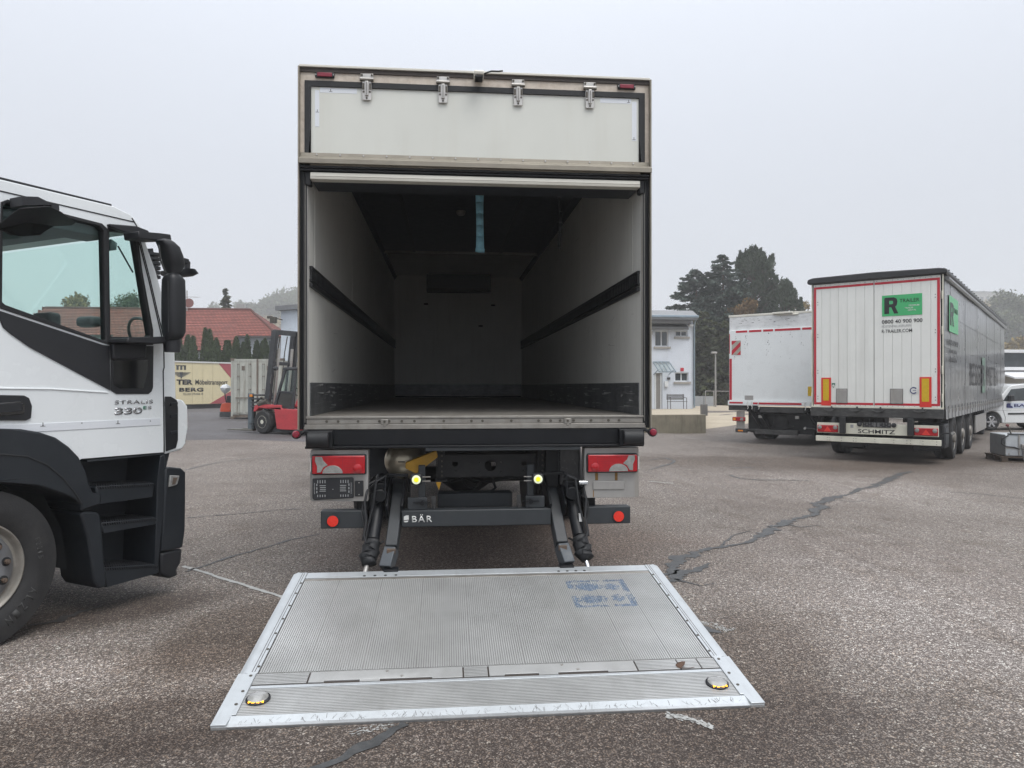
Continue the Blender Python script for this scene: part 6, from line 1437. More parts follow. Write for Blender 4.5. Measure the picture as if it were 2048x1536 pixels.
# cab with glazing
k = MB()
for x in (0.06, 1.12):
    k.bar((x,-0.35,0.90),(x,-0.66,2.02),0.05,0.07,up=(0,1,0)); k.bar((x,-1.30,1.1),(x,-1.25,2.02),0.05,0.06,up=(0,1,0)); k.bar((x,-0.60,2.04),(x,-1.32,2.04),0.06,0.06); k.bar((x,-0.47,1.34),(x,-0.92,1.30),0.04,0.05); k.bar((x,-0.90,0.9),(x,-0.98,2.0),0.04,0.05,up=(0,1,0))
k.bar((0.06,-0.64,2.03),(1.12,-0.64,2.03),0.06,0.06); k.bar((0.06,-1.3,2.03),(1.12,-1.3,2.03),0.06,0.06)
k.box(0.05,1.13,-1.32,-0.62,2.05,2.09)
k.prism([(-0.36,0.88),(-0.50,0.95),(-0.52,0.78),(-0.40,0.78)], 0.055, 0.09, 'yz')
cf = k.build('cab_frame', M['mast_black'], fl, bevel=0.01)
k = MB(); k.prism([(-0.49,1.36),(-0.66,2.0),(-0.92,2.0),(-0.90,1.34)], 0.075, 0.08, 'yz'); k.build('cab_window', M['glass_green'], cf)
k = MB(); k.prism([(-0.92,1.34),(-0.97,2.0),(-1.24,2.0),(-1.28,1.34)], 0.075, 0.08, 'yz'); k.build('cab_window', M['glass_green'], cf)
k = MB(); k.prism([(-0.44,0.90),(-0.48,1.24),(-0.56,1.28),(-0.86,1.25),(-0.80,0.90),(-0.6,0.84)], 0.068, 0.075, 'yz'); k.build('door_window', M['glass_dark'], cf)
k = MB(); k.prism([(-0.36,0.84),(-0.42,1.36),(-0.92,1.34),(-0.90,0.80)], 0.078, 0.09, 'yz'); k.build('cab_door', M['mast_black'], cf)
k = MB(); k.box(0.35,0.85,-1.25,-0.85,0.9,1.05); k.box(0.35,0.85,-1.28,-1.15,1.0,1.6); k.build('seat', M['interior_dark'], fl, bevel=0.04)
k = MB(); k.tube([(0.6+0.18*math.cos(2*PI*i/16),-0.62+0.06*math.sin(2*PI*i/16),1.32+0.12*math.sin(2*PI*i/16)) for i in range(17)],0.015,6); k.build('steering_wheel', M['interior_dark'], fl)
# mast
def mrail(x, s0, z0, s1, z1, w, d, m=M['mast_black'], name='mast_rail'):
    k = MB(); k.bar((x,s0,z0),(x,s1,z1),w,d,up=(0,1,0)); return k.build(name, m, fl, bevel=0.008)
for x in (0.14, 1.06):
    mrail(x, 0.03, 0.12, -0.41, 3.24, 0.10, 0.20)
    mrail(x+(0.11 if x < 0.5 else -0.11), 0.07, 0.3, -0.36, 3.18, 0.07, 0.15)
    k = MB(); k.cyl((x+(0.18 if x<0.5 else -0.18),-0.10,0.2),(x+(0.18 if x<0.5 else -0.18),-0.40,2.7),0.045,12); k.build('lift_cylinder', M['steel'], fl)
for s, z, h in ((-0.40,3.20,0.16), (-0.29,2.22,0.11), (-0.12,0.75,0.14)):
    k = MB(); k.box(0.10, 1.10, s-0.04, s+0.04, z-h/2, z+h/2); k.build('mast_crossbar', M['mast_black'], fl, bevel=0.01)
k = MB(); k.tube([(0.45,0.0,1.2),(0.45,-0.2,2.6),(0.45,-0.32,3.1)],0.018,6); k.tube([(0.75,0.0,1.2),(0.75,-0.2,2.6),(0.75,-0.32,3.1)],0.018,6); k.build('lift_chain', M['bolt'], fl)
for s, z in ((-0.325,2.6),(-0.245,1.73)):
    k = MB(); k.bar((0.093,s,z-0.14),(0.093,s-0.04,z+0.14),0.004,0.06,up=(0,1,0)); k.build('sticker', M['white_print'], fl)
# carriage and fork positioner in front
k = MB(); k.box(0.05, 0.16, 0.36, 0.48, 0.14, 1.28); k.build('carriage_side', M['mast_blue'], fl, bevel=0.01)
k = MB(); k.box(1.04, 1.15, 0.36, 0.48, 0.14, 1.28); k.build('carriage_side', M['mast_blue'], fl, bevel=0.01)
for z in (0.30, 0.86, 0.98, 1.10, 1.22):
    k = MB(); k.box(0.05, 1.15, 0.10 if z>0.5 else 0.36, 0.44, z-0.025, z+0.025); k.build('carriage_bar', M['mast_black'], fl, bevel=0.006)
k = MB(); k.cyl((0.12,0.15,0.92),(0.12,-0.12,1.02),0.11,16); k.tube([(0.16,0.3,1.0),(0.12,0.1,1.15),(0.12,-0.1,1.05),(0.14,-0.15,0.85)],0.03,8); k.build('hose_reel', M['bolt'], fl)
k = MB(); k.box(0.02, 0.07, 0.33, 0.41, 1.16, 1.24); k.build('indicator', M['orange_lens'], fl, bevel=0.01)
k = MB(); k.lathe([(0.001,-0.03),(0.06,-0.02),(0.07,0.03),(0.05,0.07),(0.001,0.08)], (0.1,-0.36,2.06), 'y', 14); k.build('headlamp', M['mast_black'], fl)
for x in (0.22, 0.85):
    k = MB(); k.prism([(0.44,0.08),(0.44,0.13),(0.62,0.12),(1.55,0.105),(1.72,0.075),(1.55,0.065),(0.6,0.06)], x, x+0.14, 'yz'); k.box(x, x+0.14, 0.44, 0.49, 0.06, 0.9); k.build('fork', mat('fork_steel', (0.20,0.19,0.165), 0.55, 0.5, var=0.2, dirt=0.5), fl, bevel=0.006)

for ch in kids(fl):
    nm = ch.name.split('.')[0]
    if nm == 'fork': ch.location.y = 0.22
    elif nm not in ('wheel','mast_rail','lift_cylinder','mast_crossbar','lift_chain','sticker'): ch.scale.y = 1.45

# small orange pallet stacker with a plastic bag over its tiller
st = empty('pallet_stacker', (*(-10.287, 0.014)[:1], 34.5, 0.0), R(80), 'small bright orange pallet stacker with dark base parked at the pale container corner', 'pallet truck')
M['signal_orange'] = mat('signal_orange', (0.62,0.085,0.03), 0.4, var=0.08)
k = MB(); k.prism([(-0.25,0.30),(-0.28,0.62),(-0.20,0.72),(0.10,0.72),(0.22,0.66),(0.28,0.45),(0.28,0.30)], 0.0, 0.6, 'yz'); k.build('body', M['signal_orange'], st, bevel=0.04)
k = MB(); k.box(-0.02,0.62,-0.30,0.30,0.06,0.295); k.build('base', M['mast_black'], st, bevel=0.03)
k = MB(); k.box(0.1,0.5,-0.25,0.0,0.725,1.05); k.tube([(0.3,0.1,0.7),(0.3,0.16,1.0),(0.3,0.2,1.25)],0.03,8); k.build('tiller', M['mast_black'], st, bevel=0.02)
for x in (0.05,0.40):
    k = MB(); k.box(x,x+0.16,-1.3,-0.3,0.05,0.12); k.build('fork', M['mast_black'], st)
bag = MB(); rr = random.Random(4)
bag.lathe([(0.001,-0.20),(0.10,-0.17),(0.20,-0.05),(0.22,0.06),(0.18,0.16),(0.10,0.21),(0.001,0.22)], (0,0,0), 'z', 14)
bag.v = [(x*(1+rr.uniform(-.2,.2)), y*(1+rr.uniform(-.2,.2)), z*(1+rr.uniform(-.15,.15))) for x,y,z in bag.v]
bo = bag.build('plastic_bag', mat('bag_white', (0.62,0.64,0.66), 0.75, var=0.2, vscale=8), None, loc=((-10.199, 1.093)[0], 34.2, 1.36), angle=20)
tag(bo, 'crumpled white plastic bag pulled over the tiller of the orange stacker', 'bag')

# ================================================================== pale shipping container
ct = empty('shipping_container', ((-9.798, 0.052)[0], 33.6, 0.0), -R(6), 'weathered pale grey shipping container with rusty lock rods behind the forklift', 'container')
M['cont_white'] = mat('cont_white', (0.42,0.425,0.38), 0.6, var=0.12, vscale=2, dirt=0.75, dcol=(0.17,0.13,0.09), dscale=5, streak=True)
M['cont_rust'] = mat('cont_rust', (0.15,0.12,0.095), 0.8, var=0.3, vscale=9)
k = MB(); k.box(0.05, 2.39, 0.06, 6.0, 0.12, 2.68); k.build('container_body', M['cont_white'], ct)
for x0 in (0.10, 1.25):
    k = MB(); k.box(x0, x0+1.09, 0.0, 0.055, 0.22, 2.60); d = k.build('container_door', M['cont_white'], ct, bevel=0.004)
    for i in range(4):
        k = MB(); k.prism([(x0+0.03+i*0.27,0.0),(x0+0.06+i*0.27,-0.025),(x0+0.20+i*0.27,-0.025),(x0+0.23+i*0.27,0.0)], 0.30, 2.52, 'xy'); k.build('door_panel', M['cont_white'], d)
    for dx in (0.27, 0.80):
        k = MB(); k.cyl((x0+dx,-0.05,0.18),(x0+dx,-0.05,2.66),0.018,8); o = k.build('lock_rod', M['cont_white'], d)
        k = MB()
        for z in (0.25,0.75,1.35,1.95,2.5): k.box(x0+dx-0.045,x0+dx+0.045,-0.06,-0.026,z-0.03,z+0.03)
        k.build('rod_bracket', M['cont_rust'], o)
    k = MB(); k.box(x0+0.15,x0+0.75,-0.075,-0.055,0.95,0.99); k.build('door_handle', M['cont_rust'], d)
    k = MB(); k.box(x0+0.42, x0+0.56, -0.03, -0.0255, 2.22, 2.42); k.build('vent', M['cont_rust'], d)
for x in (0.02, 1.19, 2.34):
    k = MB(); k.box(x, x+0.08, -0.01, 0.06, 0.10, 2.74); k.build('corner_post', M['cont_rust'] if x == 1.19 else M['cont_white'], ct)
k = MB(); k.box(0.02,2.42,0.0,0.1,0.08,0.20); k.build('sill', M['cont_rust'], ct); k = MB(); k.box(0.02,2.42,0.0,0.1,2.62,2.74); k.build('header', M['cont_white'], ct)
for x in (0.0, 2.27):
    for z in (0.0, 2.64):
        k = MB(); k.box(x, x+0.17, -0.015, 0.17, z+0.02, z+0.13); k.build('corner_casting', M['cont_rust'], ct)

# ================================================================== cream furniture-removal trailer body
ang = math.atan2(3.0, (-14.841, 1.510)[0]-(-17.476, 1.510)[0])
cb = empty('furniture_trailer', ((-17.476, 1.510)[0], 48, 0.0), ang, 'cream furniture transport trailer with red corner triangles and a winged emblem', 'trailer')
CL = math.hypot(3.0, (-14.841, 1.510)[0]-(-17.476, 1.510)[0])
M['cream'] = mat('cream', (0.66,0.58,0.37), 0.45, var=0.04, dirt=0.15, dcol=(0.45,0.38,0.24))
M['dusty_red'] = mat('dusty_red', (0.36,0.075,0.085), 0.5, var=0.08)
k = MB(); k.box(-9.0, CL, 0.02, 2.5, 0.30, 3.05); k.build('box_body', M['cream'], cb)
k = MB(); k.box(-9.0, CL+0.02, -0.03, 2.52, 3.051, 3.14); k.build('roof', M['white_print'], cb)
k = MB(); k.box(-9.0, CL-0.3, 0.1, 2.4, 0.0, 0.29); k.build('underframe', M['frame_grey'], cb)
cxs = CL/112.0
def cx(px): return (px-350)*cxs
k = MB(); k.prism([(cx(436),3.05),(CL,3.05),(CL,2.05)], 0.005, 0.018, 'xz'); k.build('red_corner', M['dusty_red'], cb)
k = MB(); k.prism([(cx(417),0.30),(CL,0.30),(CL,1.15)], 0.005, 0.018, 'xz'); k.build('red_corner', M['dusty_red'], cb)
k = MB()
for p in (383, 404, 424): k.box(cx(p), cx(p)+0.02, 0.008, 0.018, 0.32, 3.03)
k.box(-9,CL,0.005,0.018,0.305,0.34); k.build('panel_joint', mat('joint_cream', (0.50,0.43,0.27), 0.6), cb)
text('TER', cx(353), 1.60, cx(384)-cx(353), 0.34, M['black_print'], cb, at=0.003, bold=0.05)
text('Möbeltransport', cx(389), 1.50, cx(455)-cx(389), 0.44, M['black_print'], cb, at=0.003, bold=0.012)
text('BERG', cx(358), 1.14, cx(405)-cx(358), 0.26, M['black_print'], cb, at=0.003, bold=0.04, space=1.1)
text('FELDER STRASSE 18', cx(366), 0.92, cx(404)-cx(366), 0.13, M['dark_print'], cb, at=0.003)
k = MB()
for i in range(4):   # winged emblem
    z = 2.40-i*0.08; k.prism([(cx(363),z),(cx(381-i*4),z+0.0),(cx(377-i*4),z-0.05),(cx(363),z-0.06)], 0.006, 0.017, 'xz'); k.prism([(cx(361),z),(cx(345+i*3),z),(cx(348+i*3),z-0.05),(cx(361),z-0.06)], 0.006, 0.017, 'xz')
for i in range(3): k.box(cx(353+i*7), cx(357+i*7), 0.006, 0.017, 2.56, 2.86)
k.box(cx(352), cx(371), 0.006, 0.017, 2.80, 2.865); k.prism([(cx(359),2.42),(cx(365),2.42),(cx(363),2.0),(cx(361),2.0)],0.004,0.017,'xz'); k.build('emblem', M['dark_print'], cb)
for y in (-6,-4.8,-3.6):
    k = MB(); k.cyl((y,0.15,0.45),(y,0.4,0.45),0.45,24); k.build('wheel', M['tyre'], cb)

# ================================================================== buildings
M['render_white'] = mat('render_white', (0.62,0.66,0.72), 0.8, var=0.04, vscale=1.2, dirt=0.35, dcol=(0.45,0.46,0.47), dscale=1.6, streak=True, bump=0.1)
M['roof_metal'] = mat('roof_metal', (0.22,0.225,0.23), 0.45, 0.4, var=0.12)
M['sill_stone'] = mat('sill_stone', (0.33,0.31,0.28), 0.7, var=0.1)
M['pvc_white'] = mat('pvc_white', (0.72,0.73,0.74), 0.4, var=0.03)
M['zinc'] = mat('zinc', (0.26,0.32,0.37), 0.45, 0.5, var=0.1)
# --- white two-storey building on the right
BY = 42.0
bx1 = (14.820, 1.510)[0]
bd = empty('white_building', (bx1, BY, 0.10), 0, 'white rendered two-storey building with a glass door canopy and a drainpipe at its corner', 'building')
def bw(px, py): return (px, py)
k = MB()
wins = []
for a_, b_ in (((12.475, 4.845), (13.305, 3.888)), ((13.738, 4.854), (14.481, 4.497)), ((13.706, 2.323), (14.541, 1.781))):
    wins.append((a_[0]-bx1, b_[0]-bx1, b_[1]-0.10, a_[1]-0.10))
dr = ((12.442, 2.291)[0]-bx1, (12.933, 0.157)[0]-bx1, 0.0, (12.442, 2.291)[1]-0.10)
top = (13.399, 5.484)[1]-0.10
loops = [[(-16.0,-0.5),(0,-0.5),(0,top),(-16.0,top)]]
for x0,x1,z0,z1 in wins+[dr]: loops.append([(x0,z0),(x0,z1),(x1,z1),(x1,z0)])
k.prism(loops, 0.0, 0.30, 'xz'); k.box(-0.3,0,0.301,9,-0.5,top); k.box(-16,0,2.0,9,-0.4,top-0.01); k.build('wall', M['render_white'], bd)
for i, (x0,x1,z0,z1) in enumerate(wins):
    k = MB(); w = 0.055
    k.prism([[(x0+0.001,z0+0.001),(x1-0.001,z0+0.001),(x1-0.001,z1-0.001),(x0+0.001,z1-0.001)],[(x0+w,z0+w),(x0+w,z1-w),((x0+x1)/2-w/2,z1-w),((x0+x1)/2-w/2,z0+w)],[((x0+x1)/2+w/2,z0+w),((x0+x1)/2+w/2,z1-w),(x1-w,z1-w),(x1-w,z0+w)]], 0.12, 0.18, 'xz'); wf = k.build('window', M['pvc_white'], bd)
    k = MB(); k.box(x0+w, (x0+x1)/2-w/2, 0.15, 0.155, z0+w, z1-w); k.build('pane', M['window_pane'], wf); k = MB(); k.box((x0+x1)/2+w/2, x1-w, 0.15, 0.155, z0+w, z1-w); k.build('pane', M['window_pane'], wf)
    k = MB(); k.box(x0-0.08, x1+0.12, -0.10, 0.0-0.001, z0-0.13, z0-0.01); k.build('sill', M['sill_stone'], wf)
k = MB(); k.box(dr[0]+0.001, dr[1]-0.001, 0.16, 0.20, 0.0, dr[3]-0.001); o = k.build('door', mat('door_grey', (0.24,0.225,0.21), 0.5), bd)
k = MB(); k.box(dr[0]+0.05, dr[0]+0.13, 0.12, 0.159, 0.02, dr[3]-0.05); k.box(dr[1]-0.10, dr[1]-0.02, 0.10, 0.159, 0.02, dr[3]-0.05); k.build('door_frame', M['pvc_white'], o)
rz0 = (13.399, 5.484)[1]-0.10; 
k = MB(); k.prism([(-0.55,rz0-0.02),(-0.55,rz0+0.22),(0.4,rz0+0.62),(9.2,rz0+0.7),(9.2,rz0)], -16.2, 0.12, 'yz'); k.build('roof', M['roof_metal'], bd, bevel=0.01)
k = MB(); k.box(-16.2, 0.16, -0.62, -0.551, rz0+0.10, rz0+0.24); k.build('gutter', M['zinc'], bd, bevel=0.02)
k = MB(); k.box(-16, (14.512, 5.041)[0]-bx1, -0.50, -0.05, rz0-0.26, rz0-0.03); k.prism([(-0.50,rz0-0.62),(-0.50,rz0-0.50),(-0.05,rz0-0.27),(-0.05,rz0-0.34)], -16, (14.388, 5.040)[0]-bx1, 'yz'); k.build('awning', mat('awning_dark', (0.07,0.07,0.07), 0.6), bd)
k = MB(); k.tube([(0.05,-0.5,rz0+0.12),(0.05,-0.2,rz0-0.15),(0.05,-0.08,rz0-0.4),(0.05,-0.08,0.1)], 0.055, 8); k.build('drainpipe', M['zinc'], bd)
k = MB(); k.cyl((-2.1,2.0,rz0+0.6),(-2.1,2.0,rz0+1.25),0.10,10); k.build('vent_pipe', M['galv'], bd)
k = MB(); k.box(-0.3,-0.05,-0.25,-0.02,rz0-0.38,rz0-0.26); k.build('wall_lamp', M['pvc_white'], bd, bevel=0.02)
k = MB(); xl = (12.229, 4.723)[0]-bx1; k.box(xl-0.25, xl, -0.35,-0.02,(12.229, 4.723)[1]-0.25,(12.229, 4.723)[1]-0.05); k.build('floodlight', M['galv'], bd)
# glass canopy over the door
cz = (12.474, 2.952)[1]-0.10; cz2 = (12.777, 2.332)[1]-0.10; xa = (12.351, 2.952)[0]-bx1; xb = (13.336, 2.955)[0]-bx1
k = MB()
for i in range(5):
    x = xa+(xb-xa)*i/4; k.bar((x,-0.02,cz),(x,-1.3,cz2),0.04,0.05)
k.bar((xa,-1.3,cz2),(xb,-1.3,cz2),0.05,0.06); k.bar((xa,-0.03,cz),(xb,-0.03,cz),0.05,0.06); k.bar((xa+0.02,-0.04,cz-0.75),(xa+0.02,-0.9,cz2+0.1),0.04,0.04); k.bar((xb-0.02,-0.04,cz-0.75),(xb-0.02,-0.9,cz2+0.1),0.04,0.04); cn = k.build('door_canopy', M['zinc'], bd)
for i in range(4):
    x = xa+(xb-xa)*i/4; w = (xb-xa)/4; k = MB(); k.add([(x+0.02,-0.02,cz+0.03),(x+w-0.02,-0.02,cz+0.03),(x+w-0.02,-1.3,cz2+0.03),(x+0.02,-1.3,cz2+0.03)],[(0,1,2,3)]); k.build('canopy_pane', M['glass_far'], cn, fix=False)
for px, py, w_, h_ in ((1332,768,0.22,0.35), (1337,757,0.16,0.14)):
    p = (13.150, 1.630) if px == 1332 else (13.304, 1.961); k = MB(); k.box(p[0]-bx1-w_/2, p[0]-bx1+w_/2, -0.12, -0.001, p[1]-0.10-h_/2, p[1]-0.10+h_/2); k.build('letterbox', M['pvc_white'] if px == 1332 else M['dirty_frame'], bd, bevel=0.01)
p = (14.139, 2.656); k = MB(); k.box(p[0]-bx1-0.1, p[0]-bx1+0.1, -0.03, -0.001, p[1]-0.35, p[1]-0.15); k.build('notice', M['red_tape'], bd)
# metal bench by the door
bp = (13.469, 0.245)
bn = empty('metal_bench', (bp[0], 40.9, 0.16), R(6), 'grey metal bench standing against the white building beside its door', 'bench')
M['bench_grey'] = mat('bench_grey', (0.12,0.12,0.12), 0.5, 0.4)
for i in range(5):
    k = MB(); k.box(-0.55, 0.55, -0.22+i*0.09, -0.15+i*0.09, 0.43, 0.455); k.build('seat_slat', M['bench_grey'], bn)
for i in range(3):
    k = MB(); k.box(-0.55, 0.55, 0.24, 0.265, 0.55+i*0.11, 0.63+i*0.11); k.build('back_slat', M['bench_grey'], bn)
for x in (-0.5, 0.5):
    k = MB(); k.tube([(x,-0.22,0.0),(x,-0.22,0.66),(x,0.22,0.68)],0.02,6); k.build('leg', M['bench_grey'], bn); k = MB(); k.tube([(x,0.20,0.0),(x,0.20,0.45),(x,0.27,0.88)],0.02,6); k.build('leg', M['bench_grey'], bn)
# raised terrace held by an old concrete wall
tx1 = (9.115, 0.046)[0]
tv = MB(); x0t = (4.964, 0.068)[0]
tv.add([(x0t,24.75,0.44),(tx1-0.02,24.75,0.44),(bx1+0.5,41.99,0.13),(-4.0,41.99,0.13),(x0t,24.75,-0.3),(tx1-0.02,24.75,-0.3),(bx1+0.5,41.99,-0.3),(-4.0,41.99,-0.3)],[(0,1,2,3),(4,7,6,5),(1,5,6,2),(0,3,7,4),(0,4,5,1)])
tag(tv.build('terrace', M['sand_paving'], None), 'raised sandy terrace in front of the white building', kind='structure')
k = MB(); k.box(x0t, tx1, 24.5, 24.74, -0.3, 0.50); w_ = k.build('retaining_wall', M['concrete_old'], None, bevel=0.015)
tag(w_, 'low stained concrete retaining wall to the right of the lorry', 'wall')
k = MB(); k.box(-0.11, 0.11, -0.09, 0.09, 0.0, 0.42); o = k.build('concrete_post', mat('post_grey', (0.16,0.155,0.15), 0.8, var=0.15), None, bevel=0.012, loc=((9.412, 0.445)[0], 25.5, 0.42)); tag(o, 'short dark grey post standing on the end of the retaining wall', 'post')
# street lamp, wall and railing beyond
lp = (19.309, 0.068)
sl = empty('street_lamp', (lp[0], 50, 0.0), 0, 'slim grey street lamp standing in front of the dark conifers', 'street lamp')
k = MB(); k.tube([(0,0,0),(0,0,2.0),(0,0,3.85)],[0.075,0.06,0.05],10); k.build('pole', M['galv'], sl)
k = MB(); k.box(-0.32, 0.1, -0.12, 0.12, 3.84, 3.98); k.build('lamp_head', M['galv'], sl, bevel=0.04)
for i, (a_, b_) in enumerate(((((18.425, 0.463)[0]),((19.194, 0.462)[0])), (((19.214, 0.462)[0]),((19.966, 0.460)[0])))):
    k = MB(); k.box(a_, b_-0.04, 52, 52.15, 0.0, 0.75); o = k.build('concrete_wall', mat('wall_grey', (0.33,0.35,0.37), 0.8, var=0.1), None); tag(o, 'pale concrete wall panel beyond the terrace, ' + ('beside the building' if i == 0 else 'by the street lamp'), 'wall', 'wall panels beyond the terrace')
rl = empty('railing', ((18.939, 0.482)[0], 51, 0), 0, 'thin grey pipe railing next to the street lamp', 'railing')
k = MB()
W_ = (20.874, 0.478)[0]-(18.939, 0.482)[0]
for t in (0,0.32,1.0):
    k = MB(); k.cyl((W_*t,0,0),(W_*t,0,1.15),0.03,6); k.build('post', M['galv'], rl)
k = MB(); k.bar((0,0,1.15),(W_,0,1.12),0.05,0.05); k.build('rail', M['galv'], rl)

# --- white workshop behind the forklift
ws = empty('workshop', ((-8.096, 1.510)[0], 36, 0.0), -R(28), 'white workshop building with a dark gate behind the forklift mast', 'building')
k = MB(); k.prism([[(0,-0.2),(9,-0.2),(9,5.35),(0,5.2)],[(0.80,0.0),(0.80,4.0),(4.2,4.0),(4.2,0.0)]], 0.0, 0.3, 'xz'); k.box(0,0.3,0.301,9,-0.2,5.2); k.build('wall', mat('render_stained', (0.55,0.60,0.66), 0.85, var=0.06, dirt=0.5, dcol=(0.33,0.35,0.36), dscale=1.5), ws)
k = MB(); k.prism([(-0.15,5.2),(9,5.36),(9,5.60),(-0.15,5.42)], -0.25, 9, 'xz'); k.build('roof', M['roof_metal'], ws)
k = MB(); k.box(0.80, 4.2, 0.25, 0.29, 0, 4.0); g_ = k.build('gate', M['dirty_frame'], ws)
for i in range(4):
    k = MB(); k.box(0.86+i*0.84, 1.60+i*0.84, 0.22, 0.249, 2.6, 3.7); k.build('pane', M['window_pane'], g_)
k = MB(); k.prism([(0.78,3.95),(0.78,4.1),(4.3,4.1),(4.3,3.95)], -0.3, 0.0, 'xz'); k.build('lintel', M['pvc_white'], ws)
k = MB(); k.bar((0.1,-0.02,4.75),(0.1,-0.45,4.78),0.05,0.05); k.box(-0.18,0.12,-0.6,-0.4,4.55,4.85); k.box(-0.45,-0.2,-0.5,-0.35,4.8,4.92); k.build('floodlight', M['bolt'], ws, bevel=0.02)

# --- red roofed house
HX0, HX1 = (-33.714, 1.510)[0], (-14.648, 1.510)[0]
hs_ = empty('red_roofed_house', (0, 0, 0), 0, 'low house under a hipped roof of red clay tiles behind the hedge', 'house')
def tiles(name, col):
    m, nt, b = newmat(name); v = coords(nt)
    w = nt.nodes.new('ShaderNodeTexBrick'); w.inputs['Scale'].default_value = 1.0
    w.inputs['Brick Width'].default_value = 0.30; w.inputs['Row Height'].default_value = 0.34; w.inputs['Mortar Size'].default_value = 0.035; w.inputs['Mortar Smooth'].default_value = 0.6
    w.inputs['Color1'].default_value = (*col, 1); w.inputs['Color2'].default_value = (*[c*0.68 for c in col], 1); w.inputs['Mortar'].default_value = (*[c*0.28 for c in col], 1)
    uv = nt.nodes.new('ShaderNodeUVMap'); nt.links.new(uv.outputs[0], w.inputs['Vector'])
    c = mixc(nt, ramp(nt, noise(nt, v, 0.8, 5), 0.35, 0.7), w.outputs['Color'], mixc(nt, 1.0, w.outputs['Color'], (0.75,0.72,0.72), 'MULTIPLY'))
    nt.links.new(c, b.inputs['Base Color']); b.inputs['Roughness'].default_value = 0.75
    bp = nt.nodes.new('ShaderNodeBump'); bp.inputs['Strength'].default_value = 0.8; bp.inputs['Distance'].default_value = 0.05; bp.invert = True
    nt.links.new(w.outputs['Fac'], bp.inputs['Height']); nt.links.new(bp.outputs[0], b.inputs['Normal'])
    return m
M['red_tiles'] = tiles('red_tiles', (0.31,0.082,0.055))
M['grey_tiles'] = tiles('grey_tiles', (0.16,0.155,0.15))
def roof_plane(name, pts, m, par, thick=0.12):
    """one slope of a roof, tiled in courses: each course steps 3 cm proud of the next"""
    P = [Vector(p) for p in pts]; u = (P[1]-P[0]).normalized(); n = (P[1]-P[0]).cross(P[-1]-P[0]).normalized(); v = n.cross(u)
    me = bpy.data.meshes.new(name); bm = bmesh.new(); uvl = bm.loops.layers.uv.new('UVMap')
    top = [bm.verts.new(p) for p in P]; bot = [bm.verts.new(p-n*thick) for p in P]
    fs = [bm.faces.new(top), bm.faces.new(bot[::-1])]
    for i in range(len(P)): j = (i+1)%len(P); fs.append(bm.faces.new((top[i],bot[i],bot[j],top[j])))
    for f in bm.faces:
        for l in f.loops: d = l.vert.co-P[0]; l[uvl].uv = (d.dot(u), d.dot(v))
    bmesh.ops.recalc_face_normals(bm, faces=bm.faces)
    bm.to_mesh(me); bm.free(); me.materials.append(m)
    o = bpy.data.objects.new(name, me); COL.objects.link(o); o.parent = par
    # tile courses as thin battens standing proud
    k = MB(); lo = min(v.dot(p-P[0]) for p in P); hi = max(v.dot(p-P[0]) for p in P); s = lo+0.34
    while s < hi-0.05:
        xs2 = []
        for i in range(len(P)):
            a, b2 = P[i], P[(i+1)%len(P)]; da, db = v.dot(a-P[0])-s, v.dot(b2-P[0])-s
            if da*db < 0: q = a.lerp(b2, da/(da-db)); xs2.append(u.dot(q-P[0]))
        if len(xs2) == 2:
            a, b2 = sorted(xs2); q0 = P[0]+u*a+v*s; q1 = P[0]+u*b2+v*s
            k.add([q0+n*0.003, q1+n*0.003, q1+n*0.035, q0+n*0.035, q0+v*0.3+n*0.004, q1+v*0.3+n*0.004], [(0,1,2,3),(3,2,5,4)])
        s += 0.34
    c = k.build('tile_course', m, o, kind='stuff')
    me2 = c.data; ul = me2.uv_layers.new(name='UVMap')
    for lp_ in me2.loops: d = me2.vertices[lp_.vertex_index].co-P[0]; ul.data[lp_.index].uv = (d.dot(u), d.dot(v))
    return o
HE = (-15.963, 5.628)[1]; HR = (-17.029, 8.121)[1]+0.12
eL, eR = ((-34.421, 1.510)[0], 60, HE), ((-13.733, 1.510)[0], 60, HE)
rL, rR = ((-34.445, 1.510)[0], 65, HR), ((-17.246, 1.510)[0], 65, HR)
bL, bR = (eL[0], 70, HE), (eR[0], 70, HE)
roof_plane('roof', [eL, eR, rR, rL], M['red_tiles'], hs_)
roof_plane('roof', [eR, bR, rR], M['red_tiles'], hs_); roof_plane('roof', [bL, eL, rL], M['red_tiles'], hs_)
# front wing with its own lower slope
wy0 = 56.5; we = (-17.630, 4.262)[1]
wl, wr_ = (-26.731, 1.510)[0], (-15.921, 1.510)[0]
t_ = (HR-HE)/5.0
wrz = HE+ (60.0-wy0)*0 + 0.9
roof_plane('roof', [(wl,wy0,we),(wr_,wy0,we),(wr_-1.6,61.6,HE+t_*1.6+0.10),(wl+1,61.6,HE+t_*1.6+0.10)], M['red_tiles'], hs_)
k = MB(); k.tube([rL, rR], 0.13, 8); k.tube([rR, eR], 0.11, 8); k.build('ridge', M['red_tiles'], hs_)
k = MB(); k.box(eL[0]+0.6, eR[0]-0.6, 60.6, 69.4, 0, HE-0.02); k.box(wl+0.5, wr_-0.5, wy0+0.5, 60.59, 0, we-0.05); k.build('wall', mat('wall_cool', (0.52,0.55,0.58), 0.8, var=0.04), hs_)
k = MB(); k.box(eL[0]+0.1, eR[0]-0.05, 59.98, 60.6, HE-0.16, HE-0.06); k.build('eaves', mat('eaves_dark', (0.09,0.08,0.075), 0.7), hs_)
a_ = (-14.614, 5.260); b_ = (-14.051, 4.479)
k = MB(); k.box(a_[0]-0.08, b_[0]+0.08, 60.50, 60.59, b_[1]-0.08, a_[1]+0.08); wf = k.build('window', M['pvc_white'], hs_); k = MB(); k.box(a_[0], b_[0], 60.47, 60.50, b_[1], a_[1]); k.build('pane', M['window_pane'], wf)
